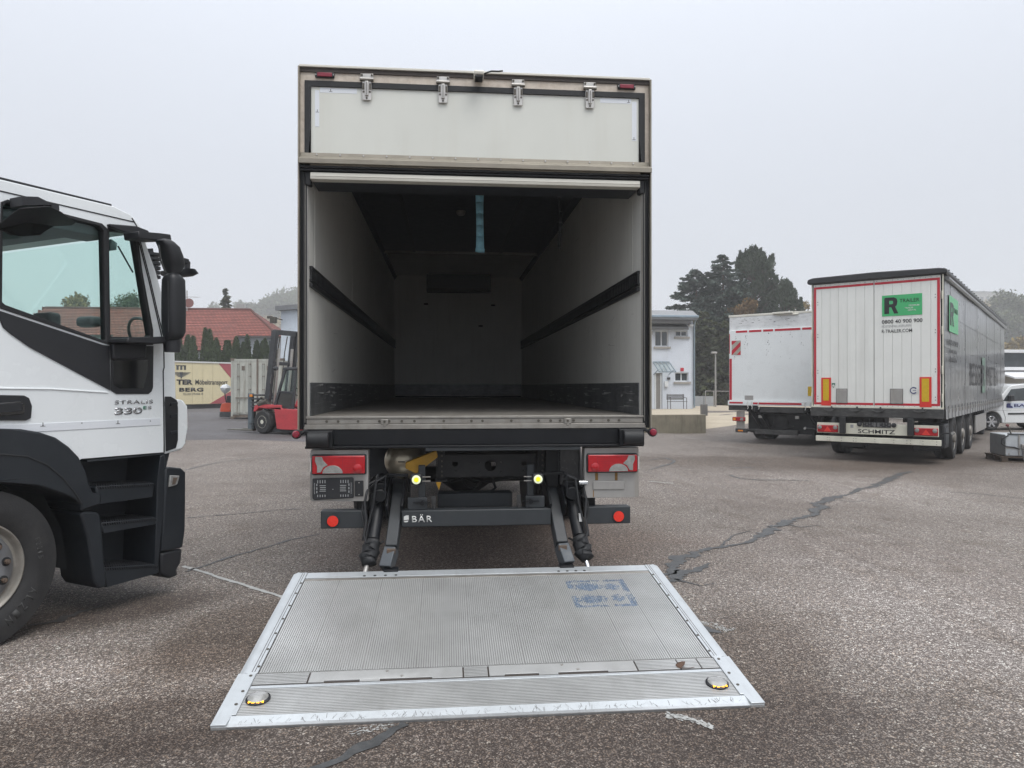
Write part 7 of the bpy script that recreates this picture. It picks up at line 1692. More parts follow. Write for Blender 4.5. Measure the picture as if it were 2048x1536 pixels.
p = (-18.623, 8.787); k = MB(); k.box(p[0]-0.35, p[0]+0.35, 66.7, 67.3, HR-2.2, (-18.623, 8.969)[1]); k.build('chimney', M['galv'], hs_)
p = (-22.523, 9.003); k = MB(); k.cyl((p[0],64.6,HR-0.4),(p[0],64.6,(-22.524, 9.831)[1]),0.05,6); k.bar((p[0]-0.8,64.6,(-22.523, 9.264)[1]),(p[0]+1.1,64.6,(-22.523, 9.264)[1]),0.03,0.03)
for i in range(6): k.bar((p[0]-0.6+i*0.28,64.3,(-22.523, 9.264)[1]),(p[0]-0.6+i*0.28,64.9,(-22.523, 9.264)[1]),0.02,0.02)
k.build('aerial', M['galv'], hs_)
k = MB(); k.lathe([(0.40,0.0),(0.32,0.08),(0.001,0.14)], ((-22.216, 8.698)[0],64.2,(-22.216, 8.698)[1]), 'y', 20); k.build('satellite_dish', mat('dish_red', (0.18,0.07,0.06), 0.6), hs_)

# --- hall with dark window band and garage door behind the van (right edge)
gx = (25.794, 1.510)[0]
gr = empty('garage_building', (gx-3.5, 31, -0.15), 0, 'low white garage building behind the white van', 'building')
gtop = (26.346, 3.185)[1]+0.15
k = MB(); k.box(0, 14, 0.0, 8, 0, gtop-0.95); k.build('wall', mat('wall_warm', (0.50,0.49,0.44), 0.7, var=0.05), gr)
k = MB(); k.box(-0.1, 14.1, -0.25, 8, gtop-0.949, gtop-0.80); k.box(-0.1, 14.1, -0.3, 8, gtop-0.14, gtop); k.build('fascia', M['pvc_white'], gr, bevel=0.01)
k = MB(); k.box(0, 14, -0.05, 8, gtop-0.799, gtop-0.141); k.build('window_band', M['window_pane'], gr)
k = MB(); k.box(5.2, 5.9, -0.14, -0.055, gtop-0.72, gtop-0.64); k.build('lamp', M['pvc_white'], gr)
for i in range(4):
    k = MB(); k.box(4.65, 9.5, -0.05, 0.0, 0.05+i*0.5, 0.53+i*0.5); k.build('gate_panel', mat('gate_cream', (0.55,0.54,0.49), 0.6, var=0.03) if i == 0 else bpy.data.materials['gate_cream'], gr, bevel=0.01)
k = MB(); k.prism([(-1.2,gtop-1.35),(-1.2,gtop-1.28),(-0.02,gtop-0.98),(-0.02,gtop-1.05)], 3.0, 4.7, 'yz'); k.build('awning', M['pvc_white'], gr)
# dark tiled roof of a shed behind it
sh = empty('shed', ((29.958, 3.722)[0]-1.0, 36, -0.1), 0, 'shed with a dark grey tiled roof rising behind the white garage', 'shed')
z1 = (30.306, 4.048)[1]+0.1; z0 = (30.305, 3.454)[1]-0.3
roof_plane('roof', [(-1,0,z0),(1.75,0,z0),(1.65,2.0,z1),(-1,2.0,z1)], M['grey_tiles'], sh)
k = MB(); k.box(-0.9,1.5,0.2,3.5,0,z0+0.1); k.build('wall', M['render_white'], sh)

# ================================================================== white van, facing left
van = empty('white_van', ((20.317, -0.136)[0], 25.0, -0.16), R(88), 'small white delivery van with dark windows at the right edge, seen past the trailer', 'van')
M['van_white'] = mat('van_white', (0.74,0.76,0.76), 0.25, var=0.02, coat=0.6)
# local: +Y forward, x=0 near flank; front axle at y=0
def vr(w0): return w0
body = [(0.82,0.30),(0.85,0.55),(0.80,0.78),(0.55,0.95),(0.10,1.03),(-0.20,1.08),(-0.62,1.60),(-0.80,1.70),(-1.3,1.76),(-3.2,1.74),(-3.35,1.60),(-3.42,0.9),(-3.40,0.28),(-2.95,0.28)]
arc1 = [(-2.55+0.40*math.cos(PI*(1-i/10)) , 0.33+0.40*math.sin(PI*(1-i/10))) for i in range(11)]
arc2 = [(0.0+0.40*math.cos(PI*(1-i/10)) , 0.33+0.40*math.sin(PI*(1-i/10))) for i in range(11)]
sw = [(-0.42,1.10),(-0.75,1.55),(-1.30,1.60),(-1.30,1.12)]; sw2 = [(-1.38,1.12),(-1.38,1.60),(-2.10,1.60),(-2.10,1.12)]; sw3 = [(-2.18,1.12),(-2.18,1.58),(-3.15,1.55),(-3.20,1.12)]
k = MB(); k.prism(body+[(-2.95,0.28)]*0+arc1+[(-2.15,0.28),(-0.40,0.28)]+arc2+[(0.40,0.30)], 0.0, 1.70, 'yz'); vb = k.build('body', M['van_white'], van, bevel=0.06, seg=3)
for s, nm in ((sw,'front_window'),(sw2,'rear_window'),(sw3,'rear_window')):
    k = MB(); k.prism(s, -0.006, 0.002, 'yz'); k.build(nm, M['window_pane'], van)
k = MB(); k.prism([(-0.24,1.10),(-0.62,1.58),(-0.64,1.56),(-0.28,1.09)], 0.08, 1.62, 'yz'); k.build('windscreen', M['window_pane'], van)
for y in (0.0,-2.55):
    for x in (0.02, 1.48):
        k = MB(); k.lathe([(0.20,0.0),(0.29,-0.004),(0.33,0.03),(0.33,0.17),(0.29,0.2),(0.2,0.2)], (x,y,0.33), 'x', 32); t = k.build('wheel', M['tyre'], van)
        if x < 1:
            k = MB(); k.lathe([(0.215,0.0),(0.20,0.005),(0.195,0.03),(0.001,0.04)], (x,y,0.33), 'x', 28); k.build('rim_bowl', M['interior_dark'], t)
            k = MB()
            for i in range(6): a = 2*PI*i/6; k.bar((x+0.005,y+0.04*math.cos(a),0.33+0.04*math.sin(a)),(x+0.002,y+0.20*math.cos(a),0.33+0.20*math.sin(a)),0.06,0.02,up=(1,0,0))
            k.cyl((x-0.004,y,0.33),(x+0.02,y,0.33),0.06,12); k.lathe([(0.215,0.0),(0.205,-0.006),(0.192,0.01)], (x,y,0.33), 'x', 28); k.build('rim_spokes', M['chrome'], t)
k = MB(); k.prism([(-2.2,0.62),(-0.62,0.60),(-0.62,0.66),(-2.2,0.68)], -0.02, 0.001, 'yz'); k.build('side_strip', M['black_plastic'], van, bevel=0.008)
k = MB(); k.prism([(-0.60,1.10),(-0.60,1.32),(-0.76,1.34),(-0.78,1.12)], -0.16, -0.02, 'yz'); k.build('wing_mirror', M['black_plastic'], van, bevel=0.03)
k = MB(); k.tube([(-0.004,-0.45,1.08),(-0.004,-0.42,0.8),(-0.004,-0.52,0.5),(-0.004,-0.50,0.32)],0.006,5); k.tube([(-0.004,-1.34,1.6),(-0.004,-1.34,0.32)],0.006,5); k.build('door_gap', M['dirty_frame'], van)
k = MB(); k.prism([(0.80,0.80),(0.55,0.93),(0.50,0.84),(0.74,0.70)], -0.005, 0.3, 'yz'); k.build('headlamp', M['clear_lens'], van)
# lettering reads from the front of the van to its rear on this flank
def van_text(s, y, z, w, h, m):
    o = text(s, 0, 0, w, h, m, van, 'rear', 0.0, 0.02)
    o.location = (-0.010, y, z); o.rotation_euler = (0, 0, -PI/2); return o
k = MB(); k.box(-0.006, 0.001, -2.35, -0.60, 0.84, 1.04); k.build('sign_field', mat('field_blue', (0.55,0.60,0.70), 0.4), van)
van_text('BARTH', -0.86, 0.885, 1.10, 0.115, M['navy_print'])
k = MB(); k.prism([(-0.56,0.86),(-0.56,0.98),(-0.60,1.02),(-0.72,1.02),(-0.72,0.94),(-0.80,0.90),(-0.80,0.85)], -0.012, -0.0065, 'yz'); k.build('emblem', M['navy_print'], van)

# ================================================================== aluminium machine on a timber pallet (right edge)
mp = (12.176, 14.666)
mc = empty('lift_unit', (mp[0], mp[1], -0.16), -R(20), 'silver metal unit with a black hose and a knobbed lever at the right edge', 'machine')
k = MB(); k.box(0.05,1.8,0.02,0.9,0.13,0.60); hb_ = k.build('housing', M['white_alu'], mc, bevel=0.02)
k = MB(); k.box(0.30,0.33,0.0,0.019,0.15,0.60); k.box(0.05,0.30,0.005,0.019,0.30,0.32); k.cyl((0.12,0.0,0.18),(0.12,0.019,0.18),0.015,8); k.build('panel_seam', M['galv'], hb_)
k = MB(); k.box(0.34,0.50,-0.06,0.0,0.30,0.40); k.box(0.38,0.46,-0.05,0.0,0.05,0.299); k.box(0.36,0.48,-0.08,-0.061,0.33,0.38); k.build('bracket', M['galv'], mc, bevel=0.006)
k = MB(); k.tube([(0.10,0.0,0.58),(-0.02,-0.03,0.52),(-0.04,-0.04,0.40),(0.05,-0.05,0.34),(0.20,-0.05,0.33),(0.30,-0.04,0.29)],0.016,8); k.build('hose', M['rubber'], mc)
k = MB(); k.tube([(0.20,0.1,0.60),(0.12,0.08,0.78)],0.015,8); k.build('lever', M['bolt'], mc)
k = MB(); k.lathe([(0.001,-0.035),(0.03,-0.02),(0.035,0.0),(0.03,0.02),(0.001,0.035)], (0.115,0.08,0.80), 'z', 14); k.build('lever_knob', mat('knob_red', (0.16,0.03,0.03), 0.4), mc)
k = MB(); k.box(0.1,1.7,0.0,0.05,0.605,0.63); k.build('top_rail', M['rubber'], mc)
pal = empty('pallet', (mp[0], mp[1], -0.16), -R(20), 'dark weathered timber pallet under the silver lift unit', 'pallet')
M['old_timber'] = mat('old_timber', (0.075,0.055,0.04), 0.85, var=0.3, vscale=9)
for i in range(5):
    k = MB(); k.box(-0.05,1.7,-0.04+i*0.2,0.10+i*0.2,0.10,0.125); k.build('top_board', M['old_timber'], pal)
for i in range(3):
    for j in range(3):
        k = MB(); k.box(-0.03+i*0.8,0.09+i*0.8,-0.03+j*0.4,0.09+j*0.4,0.022,0.099); k.build('block', M['old_timber'], pal)
for j in range(3):
    k = MB(); k.box(-0.05,1.7,-0.04+j*0.4,0.08+j*0.4,0.0,0.021); k.build('bottom_board', M['old_timber'], pal)

# ================================================================== trees
def foliage_mat(name, col, col2, var=0.45):
    m, nt, b = newmat(name); v = coords(nt)
    g = nt.nodes.new('ShaderNodeNewGeometry')
    c = mixc(nt, g.outputs['Random Per Island'], tuple(x*(1-var) for x in col), tuple(x*(1+var) for x in col))
    c = mixc(nt, ramp(nt, noise(nt, v, 0.45, 4), 0.48, 0.68), c, col2)
    nt.links.new(c, b.inputs['Base Color']); b.inputs['Roughness'].default_value = 0.75
    b.inputs['Specular IOR Level'].default_value = 0.2
    return m
M['needles'] = foliage_mat('needles', (0.050,0.072,0.044), (0.080,0.105,0.070))
M['needles_blue'] = foliage_mat('needles_blue', (0.060,0.084,0.068), (0.105,0.130,0.115))
M['needles_olive'] = foliage_mat('needles_olive', (0.055,0.066,0.032), (0.090,0.092,0.045))
M['thuja'] = foliage_mat('thuja', (0.040,0.064,0.020), (0.058,0.085,0.027))
M['autumn'] = foliage_mat('autumn', (0.20,0.15,0.055), (0.27,0.20,0.07))
M['brown_leaves'] = foliage_mat('brown_leaves', (0.15,0.095,0.045), (0.19,0.13,0.06))
M['leaf_green'] = foliage_mat('leaf_green', (0.075,0.095,0.045), (0.11,0.12,0.055))
M['bark'] = mat('bark', (0.09,0.07,0.055), 0.9, var=0.25, vscale=5, bump=0.4, bscale=20)

def leaf_mesh(name, C, S, m, parent, npr, up=None, flat=0.0, aspect=2.2, D=None):
    """C: centres (n,3), S: sizes (n); each leaf clump is a small bent quad. D: preferred direction of the long axis"""
    n = len(C)
    d = npr.normal(size=(n,3)) if D is None else D + npr.normal(size=(n,3))*0.45
    d[:,2] *= (1-flat); d /= np.linalg.norm(d, axis=1)[:,None]+1e-9
    a = np.cross(d, npr.normal(size=(n,3))); a /= np.linalg.norm(a, axis=1)[:,None]+1e-9
    S = S[:,None]
    p0 = C - d*S*0.5*aspect; p2 = C + d*S*0.5*aspect
    nn = np.cross(d, a)
    mid = C + nn*S*0.15
    p1 = mid + a*S*0.5; p3 = mid - a*S*0.5
    V = np.stack([p0,p1,p2,p3], 1).reshape(-1,3)
    me = bpy.data.meshes.new(name)
    me.vertices.add(4*n); me.vertices.foreach_set('co', V.ravel())
    me.loops.add(4*n); me.loops.foreach_set('vertex_index', np.arange(4*n))
    me.polygons.add(n); me.polygons.foreach_set('loop_start', np.arange(n)*4)
    try: me.polygons.foreach_set('loop_total', np.full(n,4))
    except Exception: pass
    me.update(calc_edges=True); me.validate()
    me.materials.append(m)
    o = bpy.data.objects.new(name, me); COL.objects.link(o); o.parent = parent
    return o

def conifer(x, y, z0, h, r, label, seed, n=16000, m=None, group=None, size=0.16, base=0.06, shape=0.75, name='conifer_tree', rag=0.3, cat='tree'):
    npr = np.random.default_rng(seed); m = m or M['needles']
    t = empty(name, (x,y,z0), 0, label, cat, group)
    k = MB(); k.tube([(0,0,-0.5),(0.05,0,h*0.5),(0,0,h*0.97)],[h*0.022,h*0.014,h*0.002],8); tk = k.build('trunk', M['bark'], t)
    nb = max(60, int(h*24)); tb = base + (1-base)*np.sort(npr.random(nb)); az = npr.random(nb)*2*PI
    L_ = r*np.power(1-tb, shape)*(1-rag+2*rag*npr.random(nb))+0.12
    cnt = np.maximum(6, (n*L_**1.25/np.sum(L_**1.25)).astype(int))
    Cs=[];Ss=[];Ds=[]; lb = MB()
    for i in range(nb):
        c = cnt[i]; s = np.sqrt(npr.random(c))*1.0
        dirv = np.array([math.cos(az[i]),math.sin(az[i]),0]); side_ = np.array([-math.sin(az[i]),math.cos(az[i]),0])
        zc = tb[i]*h; Lb = L_[i]
        droop = -0.28*Lb*s + 0.20*Lb*s**2.5 + 0.1*Lb
        w = (0.10+0.30*(1-s))*Lb
        lat = (npr.random(c)*2-1)*w
        p = dirv[None,:]*(s*Lb)[:,None] + side_[None,:]*lat[:,None]
        p[:,2] = zc + droop - np.abs(lat)*0.25 - npr.random(c)*0.22*(0.3+Lb*0.3)
        Cs.append(p); Ss.append(size*(0.6+0.8*npr.random(c)))
        Ds.append(dirv[None,:]*1.0 + side_[None,:]*np.sign(lat)[:,None]*0.7 + np.array([0,0,-0.25]))
        if i % 3 == 0: lb.tube([(0,0,zc), tuple(dirv*Lb*0.5+[0,0,zc-0.05*Lb]), tuple(dirv*Lb*0.85+[0,0,zc-0.08*Lb])], [0.03,0.02,0.008], 4)
    lb.build('limb', M['bark'], tk, kind='stuff')
    leaf_mesh('crown', np.concatenate(Cs), np.concatenate(Ss), m, t, npr, D=np.concatenate(Ds), aspect=2.4)
    return t

def round_tree(x, y, z0, h, r, label, seed, n=14000, m=None, group=None, size=0.2, trunk=0.3, name='tree', blobs=26, squash=1.0, up=0.0, cat='tree', m2=None):
    npr = np.random.default_rng(seed); m = m or M['leaf_green']
    t = empty(name, (x,y,z0), 0, label, cat, group)
    hc = h*(1-trunk); zc = h*trunk + hc*0.5
    k = MB(); k.tube([(0,0,-0.5),(0.1,0,h*trunk),(0,0.1,h*0.8)],[h*0.022,h*0.016,0.03],8); tk = k.build('trunk', M['bark'], t)
    u = npr.normal(size=(blobs,3)); u /= np.linalg.norm(u,axis=1)[:,None]; rad = npr.random(blobs)**0.45
    B = u*rad[:,None]*np.array([r*0.80,r*0.80,hc*0.42]); B[:,2] += zc
    lb = MB()
    for b_ in B: lb.tube([(0,0.02,h*trunk*0.9+0.25*(b_[2]-h*trunk)), tuple(b_*[0.5,0.5,1]-[0,0,0.12*h]), tuple(b_)],[h*0.008,h*0.005,0.01],5)
    lb.build('limb', M['bark'], tk, kind='stuff')
    br = r*(0.24+0.20*npr.random(blobs)); cnt = (n*br**2/np.sum(br**2)).astype(int)
    Cs=[]
    for i in range(blobs):
        v = npr.normal(size=(cnt[i],3)); v /= np.linalg.norm(v,axis=1)[:,None]; q = npr.random(cnt[i])**0.5
        Cs.append(B[i]+v*(q*br[i]*(0.75+0.5*npr.random(cnt[i])))[:,None]*np.array([1,1,0.8*squash]))
    C = np.concatenate(Cs); S = size*(0.6+0.8*npr.random(len(C)))
    D = None if not up else np.tile(np.array([0,0,1.0]),(len(C),1))*up + (C-np.array([0,0,zc]))/r*0.6
    leaf_mesh('crown', C, S, m, t, npr, D=D, aspect=1.6 if not up else 2.6)
    return t

def pine(x, y, z0, h, r, label, seed, n, m, group, shoots):
    """open crown of upright bushy shoots carried on spreading limbs"""
    npr = np.random.default_rng(seed); t = empty('pine_tree', (x,y,z0), 0, label, 'tree', group)
    k = MB(); k.tube([(0,0,-0.5),(0.1,0,h*0.5),(0,0.1,h*0.93)],[h*0.02,h*0.014,0.02],8); tk = k.build('trunk', M['bark'], t)
    lb = MB(); Cs=[]; Ds=[]; per = n//shoots
    for i in range(shoots):
        u = npr.random(); zt = h*(0.30+0.70*u); a = npr.random()*2*PI
        rr_ = r*math.sqrt(max(0.0, 1-((zt/h-0.50)/0.50)**2))**0.9 if zt > h*0.5 else r*(0.85+0.15*npr.random())
        q = npr.random()**0.55*rr_*(0.80+0.45*npr.random()); lean = 0.28*q/r
        tip = np.array([q*math.cos(a), q*math.sin(a), zt]); L_ = npr.uniform(0.5,1.15)
        d = np.array([math.cos(a)*lean, math.sin(a)*lean, 1.0]); d /= np.linalg.norm(d)
        s = npr.random(per); w = 0.46*(1-s*0.8)*npr.uniform(0.55,1.15)
        th = npr.random(per)*2*PI; q2 = np.sqrt(npr.random(per))*w
        C = tip[None,:] - d[None,:]*(L_*(1-s))[:,None] + np.stack([np.cos(th)*q2, np.sin(th)*q2, 0.1*npr.normal(size=per)],1)
        Cs.append(C); Ds.append(d[None,:]*1.2 + np.stack([np.cos(th), np.sin(th), 0*th],1)*0.7)
        b0 = tip-d*L_; lb.tube([(0,0,max(0.5,b0[2]-q*0.7)), tuple(b0*[0.55,0.55,1]-[0,0,q*0.25]), tuple(b0), tuple(tip)],[0.05,0.035,0.025,0.008],4)
    lb.build('limb', M['bark'], tk, kind='stuff')
    C = np.concatenate(Cs)
    leaf_mesh('crown', C, 0.095*(0.6+0.8*npr.random(len(C))), m, t, npr, D=np.concatenate(Ds), aspect=2.6)
    return t

# conifers behind the white building and the trailers: a blue spruce, a taller spruce, a broad pine and more
conifer((22.158, 9.181)[0], 62, 0, (22.160, 11.948)[1], 4.3, 'dark spruce with ragged branches directly behind the white building', 31, 52000, M['needles_blue'], 'conifers behind the trailers', 0.135, 0.02, 0.55, rag=0.36)
conifer((23.849, 8.960)[0], 60, 0, (23.852, 12.948)[1], 3.7, 'tall grey green spruce standing between the other spruce and the pine', 32, 56000, M['needles_blue'], 'conifers behind the trailers', 0.135, 0.02, 0.58, rag=0.38)
pine((28.409, 11.346)[0], 64, 0, (28.412, 14.410)[1], 3.0, 'broad tall pine with upright shoots, the highest tree behind the trailers', 33, 60000, M['needles'], 'conifers behind the trailers', 230)
pine((29.929, 9.147)[0], 61, 0, (29.931, 10.924)[1], 2.0, 'smaller dark pine whose pointed shoots rise above the white box lorry', 34, 26000, M['needles'], 'conifers behind the trailers', 110)
conifer((29.719, 9.384)[0], 63, 0, (29.721, 11.216)[1], 2.2, 'narrow dark conifer under the right side of the broad pine', 35, 12000, M['needles'], 'conifers behind the trailers', 0.18, 0.02, 0.6)
round_tree((25.396, 8.738)[0], 58, 0, (25.397, 10.209)[1], 2.1, 'rusty brown autumn tree in front of the broad pine', 36, 11000, M['brown_leaves'], None, 0.14, 0.25, 'autumn_tree', 20)
conifer((20.916, 4.464)[0], 57, 0, 7.6, 2.4, 'olive green conifer low down behind the street lamp', 37, 16000, M['needles_olive'], None, 0.18, 0.0, 0.5)
conifer((22.422, 4.421)[0], 56, 0, 6.8, 2.4, 'olive brown conifer beside the left edge of the white box lorry', 38, 14000, M['needles_olive'], None, 0.18, 0.0, 0.5)
conifer((24.397, 4.505)[0], 57.5, 0, 7.6, 2.3, 'dark conifer rising just over the roof of the white box lorry', 39, 14000, M['needles_blue'], None, 0.18, 0.0, 0.5)
conifer((22.908, 4.624)[0], 61.5, 0, 9.0, 2.5, 'dark conifer filling the gap between the two spruces', 40, 14000, M['needles'], None, 0.2, 0.0, 0.5)
round_tree((41.191, 9.212)[0], 80, 0, (41.194, 11.956)[1], 3.0, 'yellowish tree between the pine and the curtain trailer', 41, 8000, M['autumn'], None, 0.22, 0.2, 'autumn_tree')
k = MB()
# hedge of thujas in front of the red roofed house
hedge = [(357,664,0.8),(373,672,0.7),(390,675,0.65),(408,661,0.85),(418,663,0.8),(436,681,0.7),(449,684,0.65),(459,683,0.6),(474,678,0.8),(484,686,0.6),(497,676,0.65),(513,685,0.6),(523,686,0.62),(533,681,0.6)]
hy = [(-19.061, 5.365)[0], (-18.510, 5.083)[0], (-17.923, 4.980)[0], (-17.302, 5.485)[0], (-16.956, 5.416)[0], (-16.331, 4.774)[0], (-15.879, 4.669)[0], (-15.531, 4.707)[0], (-15.008, 4.890)[0], (-14.659, 4.604)[0], (-14.205, 4.967)[0], (-13.645, 4.646)[0], (-13.294, 4.612)[0], (-12.943, 4.794)[0], (-19.611, 5.504)[0], (-12.521, 4.688)[0]]
hz = [(-19.061, 5.437)[1], (-18.510, 5.083)[1], (-17.923, 4.980)[1], (-17.302, 5.592)[1], (-16.886, 5.524)[1], (-16.331, 4.846)[1], (-15.879, 4.741)[1], (-15.531, 4.707)[1], (-15.009, 4.962)[1], (-14.659, 4.604)[1], (-14.205, 5.075)[1], (-13.645, 4.718)[1], (-13.294, 4.648)[1], (-12.943, 4.830)[1], (-19.610, 5.433)[1], (-12.591, 4.615)[1]]
where = ['close to the black cab mirror', 'second to the right of the cab mirror', 'low one before the tallest pair', 'tallest of the hedge', 'twin just right of the tallest one', 'in the dip before the container', 'short one above the red trailer corner', 'short one above the left container edge', 'broad one above the container', 'small one over the container doors', 'pointed tall one over the container', 'short one over the container centre', 'short one left of the last', 'near the forklift mast', 'hidden mostly by the cab mirror', 'last one beside the forklift mast']
def thuja(x, y, h, r, label, seed, n=5200):
    npr = np.random.default_rng(seed)
    t = empty('thuja', (x,y,0), 0, label, 'hedge tree', 'thujas in the hedge by the red roofed house')
    k = MB(); k.tube([(0,0,-0.2),(0,0,h*0.5),(0,0,h*0.93)],[0.07,0.05,0.01],6); k.build('trunk', M['bark'], t)
    tt = npr.random(n); az = npr.random(n)*2*PI
    prof = r*np.clip(np.power(1-tt,0.62)*1.08,0,1)*(0.9+0.10*np.sin(az*5+tt*9)+0.08*np.sin(az*9-tt*21))
    q = 0.75+0.28*npr.random(n)
    C = np.stack([prof*q*np.cos(az), prof*q*np.sin(az), tt*h], 1)
    D = np.stack([np.cos(az)*0.3, np.sin(az)*0.3, np.ones(n)],1)
    leaf_mesh('crown', C, 0.13*(0.6+0.8*npr.random(n)), M['thuja'], t, npr, D=D, aspect=2.2)
for i, (x, z) in enumerate(zip(hy, hz)):
    thuja(x, 53+0.4*math.sin(i*2.3), z, 0.62+0.12*math.sin(i*1.7), 'thuja of the hedge, '+where[i], 60+i)
# trees seen through the cab windows and over the house
conifer((-23.220, 10.601)[0], 78, 0, (-23.221, 11.764)[1], 1.9, 'single dark pointed spruce rising behind the red roof ridge', 81, 9000, M['needles_olive'], None, 0.2, 0.0, 0.85)
round_tree((-36.693, 10.213)[0], 76, 0, (-36.694, 10.821)[1], 2.7, 'yellow autumn tree behind the house, seen through the cab side window', 82, 8000, M['autumn'], None, 0.2, 0.3, 'autumn_tree')
round_tree((-31.721, 10.028)[0], 74, 0, (-31.724, 12.010)[1], 2.6, 'loose half bare tree seen through the small cab window', 83, 5000, M['leaf_green'], None, 0.16, 0.3, 'tree', 24)
conifer((-26.254, 5.379)[0], 52, 0, 4.6, 0.9, 'small conifer seen low through the cab side window, the left one', 84, 4000, M['needles'], None, 0.15, 0.0, 0.8)
conifer((-25.531, 5.384)[0], 52, 0, 4.2, 0.9, 'small conifer seen low through the cab side window, the right one', 85, 4000, M['needles'], None, 0.15, 0.0, 0.8)

# hazy wooded slope far behind
M['far_grass'] = mat('far_grass', (0.06,0.065,0.035), 0.9, var=0.2, vscale=0.05)
def hill(name, pts, label, y0, y1):
    """a wooded rise: cross-section heights along x, sloping up from y0 to y1"""
    k = MB(); n = len(pts)
    vs = [(x,y0,-0.6) for x,h in pts] + [(x*1.0,(y0+y1)/2,h*0.7) for x,h in pts] + [(x*1.02,y1,h) for x,h in pts] + [(x*1.05,y1+60,h) for x,h in pts]
    k.add(vs, [(j*n+i,j*n+i+1,(j+1)*n+i+1,(j+1)*n+i) for j in range(3) for i in range(n-1)])
    return tag(k.build(name, M['far_grass'], None), label, kind='structure')
hill('hills', [(-320,5),(-220,8),(-160,10),(-125,14),(-95,22),(-70,25),(-30,24),(30,18),(90,9),(160,2)], 'wooded slope far behind the house', 260, 370)
hill('hills', [(110,0),(150,8),(190,20),(225,33),(260,38),(320,34),(370,20)], 'hillside fading in the mist at the far right', 150, 330)
far = [(520,600,112,4.2,'needles_olive','rounded hazy treetop right of the pointed spruce'), (545,592,118,4.6,'leaf_green','tall hazy tree left of the workshop roof'), (575,580,116,5.0,'leaf_green','tallest hazy tree above the workshop roof'), (605,578,122,5.0,'needles_olive','hazy tree beside the lorry corner, highest of the slope'), (540,628,106,4.0,'autumn','pale yellowish hazy tree low behind the house gable'), (570,640,100,3.6,'autumn','pale hazy bush shaped tree next to the workshop corner'), (490,612,120,4.0,'leaf_green','low hazy tree just right of the chimney'), (425,608,120,3.4,'leaf_green','faint hazy tree left of the pointed spruce')]
fp = [((-28.322, 14.847)), ((-27.883, 16.147)), ((-25.328, 16.715)), ((-24.114, 17.783)), ((-25.397, 12.126)), ((-21.964, 10.519)), ((-32.723, 15.121)), ((-37.846, 14.904))]
for i, ((px,py,Y,r_,m_,lab), (x,z)) in enumerate(zip(far, fp)):
    K = 3.0; x *= K; Y *= K; z = 1.5+(z-1.5)*K
    round_tree(x, Y, max(0, z-19), min(z, 19)+0.4, r_*2.5, lab, 100+i, 6500, M[m_], 'hazy trees on the slope behind the house', 0.75, 0.05, 'tree', 34)
fp = [(2040,572,180),(2010,610,195),(1985,640,220),(2048,660,120),(2020,668,110),(1970,610,290)]
pr = [(154.754, 28.562), (162.929, 26.953), (179.572, 26.214), (104.899, 12.071), (92.960, 10.589), (231.149, 37.924)]
ml = ['leaf_green','leaf_green','autumn','autumn','autumn','autumn']
lb_ = ['tall grey green tree at the far right edge', 'grey green tree left of the tallest one at the right edge', 'pale hazy tree below the hilltop building', 'yellow green bush over the garage roof at the right edge', 'yellow green bush just above the garage roof', 'faint pale trees under the hilltop building']
for i, ((px,py,Y), (x,z)) in enumerate(zip(fp, pr)):
    round_tree(x, Y, max(-0.2, z-22), min(z,22)+0.4, (8.5,7.8,7.5,4.2,3.9,11.0)[i], lb_[i], 120+i, (18000,12000,9000,7000,7000,9000)[i], M[ml[i]], None, (0.45,0.5,0.55,0.34,0.34,0.7)[i], 0.04, 'tree', 34)
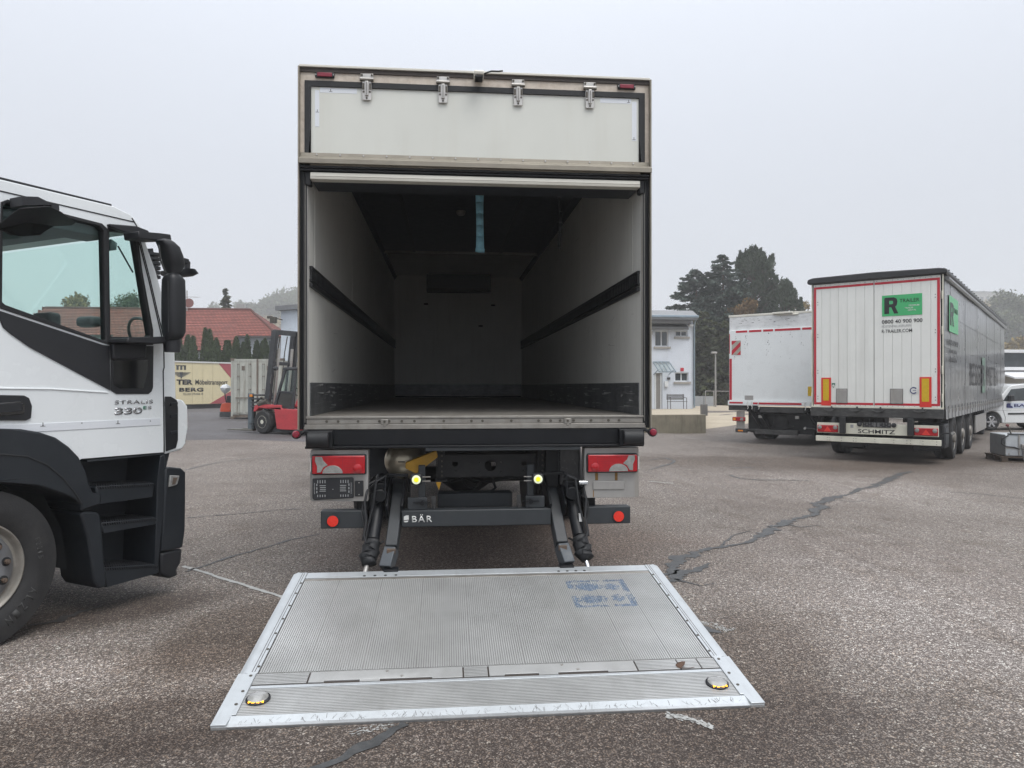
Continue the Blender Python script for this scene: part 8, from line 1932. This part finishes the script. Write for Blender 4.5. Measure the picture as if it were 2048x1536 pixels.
# building on the hilltop
a_ = (266.130, 49.228); b_ = (282.442, 45.344)
ht = empty('hilltop_building', (a_[0], 340, 0), 0, 'long flat building on the hilltop, faint in the mist', 'building')
k = MB(); k.box(0, b_[0]-a_[0], 0, 12, a_[1]-16, a_[1]); k.build('wall', mat('far_wall', (0.30,0.29,0.27), 0.8), ht)
k = MB(); k.box(-0.3, b_[0]-a_[0]+0.3, -0.3, 12.3, a_[1]+0.001, a_[1]+0.35); k.build('roof', M['roof_metal'], ht)
for t in (0.18, 0.55):
    k = MB(); k.box((b_[0]-a_[0])*t, (b_[0]-a_[0])*t+1.0, 4, 5, a_[1]+0.35, a_[1]+1.2); k.build('chimney', M['roof_metal'], ht)
for i in range(4):
    k = MB(); k.box(1+i*3.0, 2.6+i*3.0, -0.06, -0.01, a_[1]-4.3, a_[1]-2.4); k.build('window', M['window_pane'], ht)

# ================================================================== autumn litter on the asphalt
npr = np.random.default_rng(3)
k = MB()
for i in range(420):
    x = npr.uniform(-4,9); y = npr.uniform(1.6,16)
    if -1.2 < x < 1.8 and 3.0 < y < 5.2: continue
    s = npr.uniform(0.006,0.016); a = npr.uniform(0,6.28); z = gz(x,y)+0.003
    k.add([(x,y,z),(x+s*math.cos(a),y+s*math.sin(a),z+s*0.3),(x+s*1.4*math.cos(a+0.6),y+s*1.4*math.sin(a+0.6),z+0.001),(x+s*math.cos(a+1.2),y+s*math.sin(a+1.2),z+s*0.2)],[(0,1,2,3)])
tag(k.build('leaf_litter', mat('litter', (0.30,0.25,0.19), 0.8, var=0.6, vscale=30), None, fix=False), 'crumbs of leaves and grit scattered over the asphalt', 'litter', kind='stuff')

# ================================================================== mist
hz = MB(); hz.box(-330, 380, -40, 480, -3.0, 62.0)
hb2 = hz.build('haze', None or M['far_grass'], None, smooth=False)
hm = bpy.data.materials.new('haze'); hm.use_nodes = True; hn = hm.node_tree; hn.nodes.clear()
pv = hn.nodes.new('ShaderNodeVolumePrincipled'); pv.inputs['Color'].default_value = (0.97,0.98,1.0,1); pv.inputs['Density'].default_value = 0.0013; pv.inputs['Anisotropy'].default_value = 0.0
ho = hn.nodes.new('ShaderNodeOutputMaterial'); hn.links.new(pv.outputs[0], ho.inputs['Volume'])
hb2.data.materials.clear(); hb2.data.materials.append(hm)
tag(hb2, 'thin autumn mist over the yard', kind='stuff')
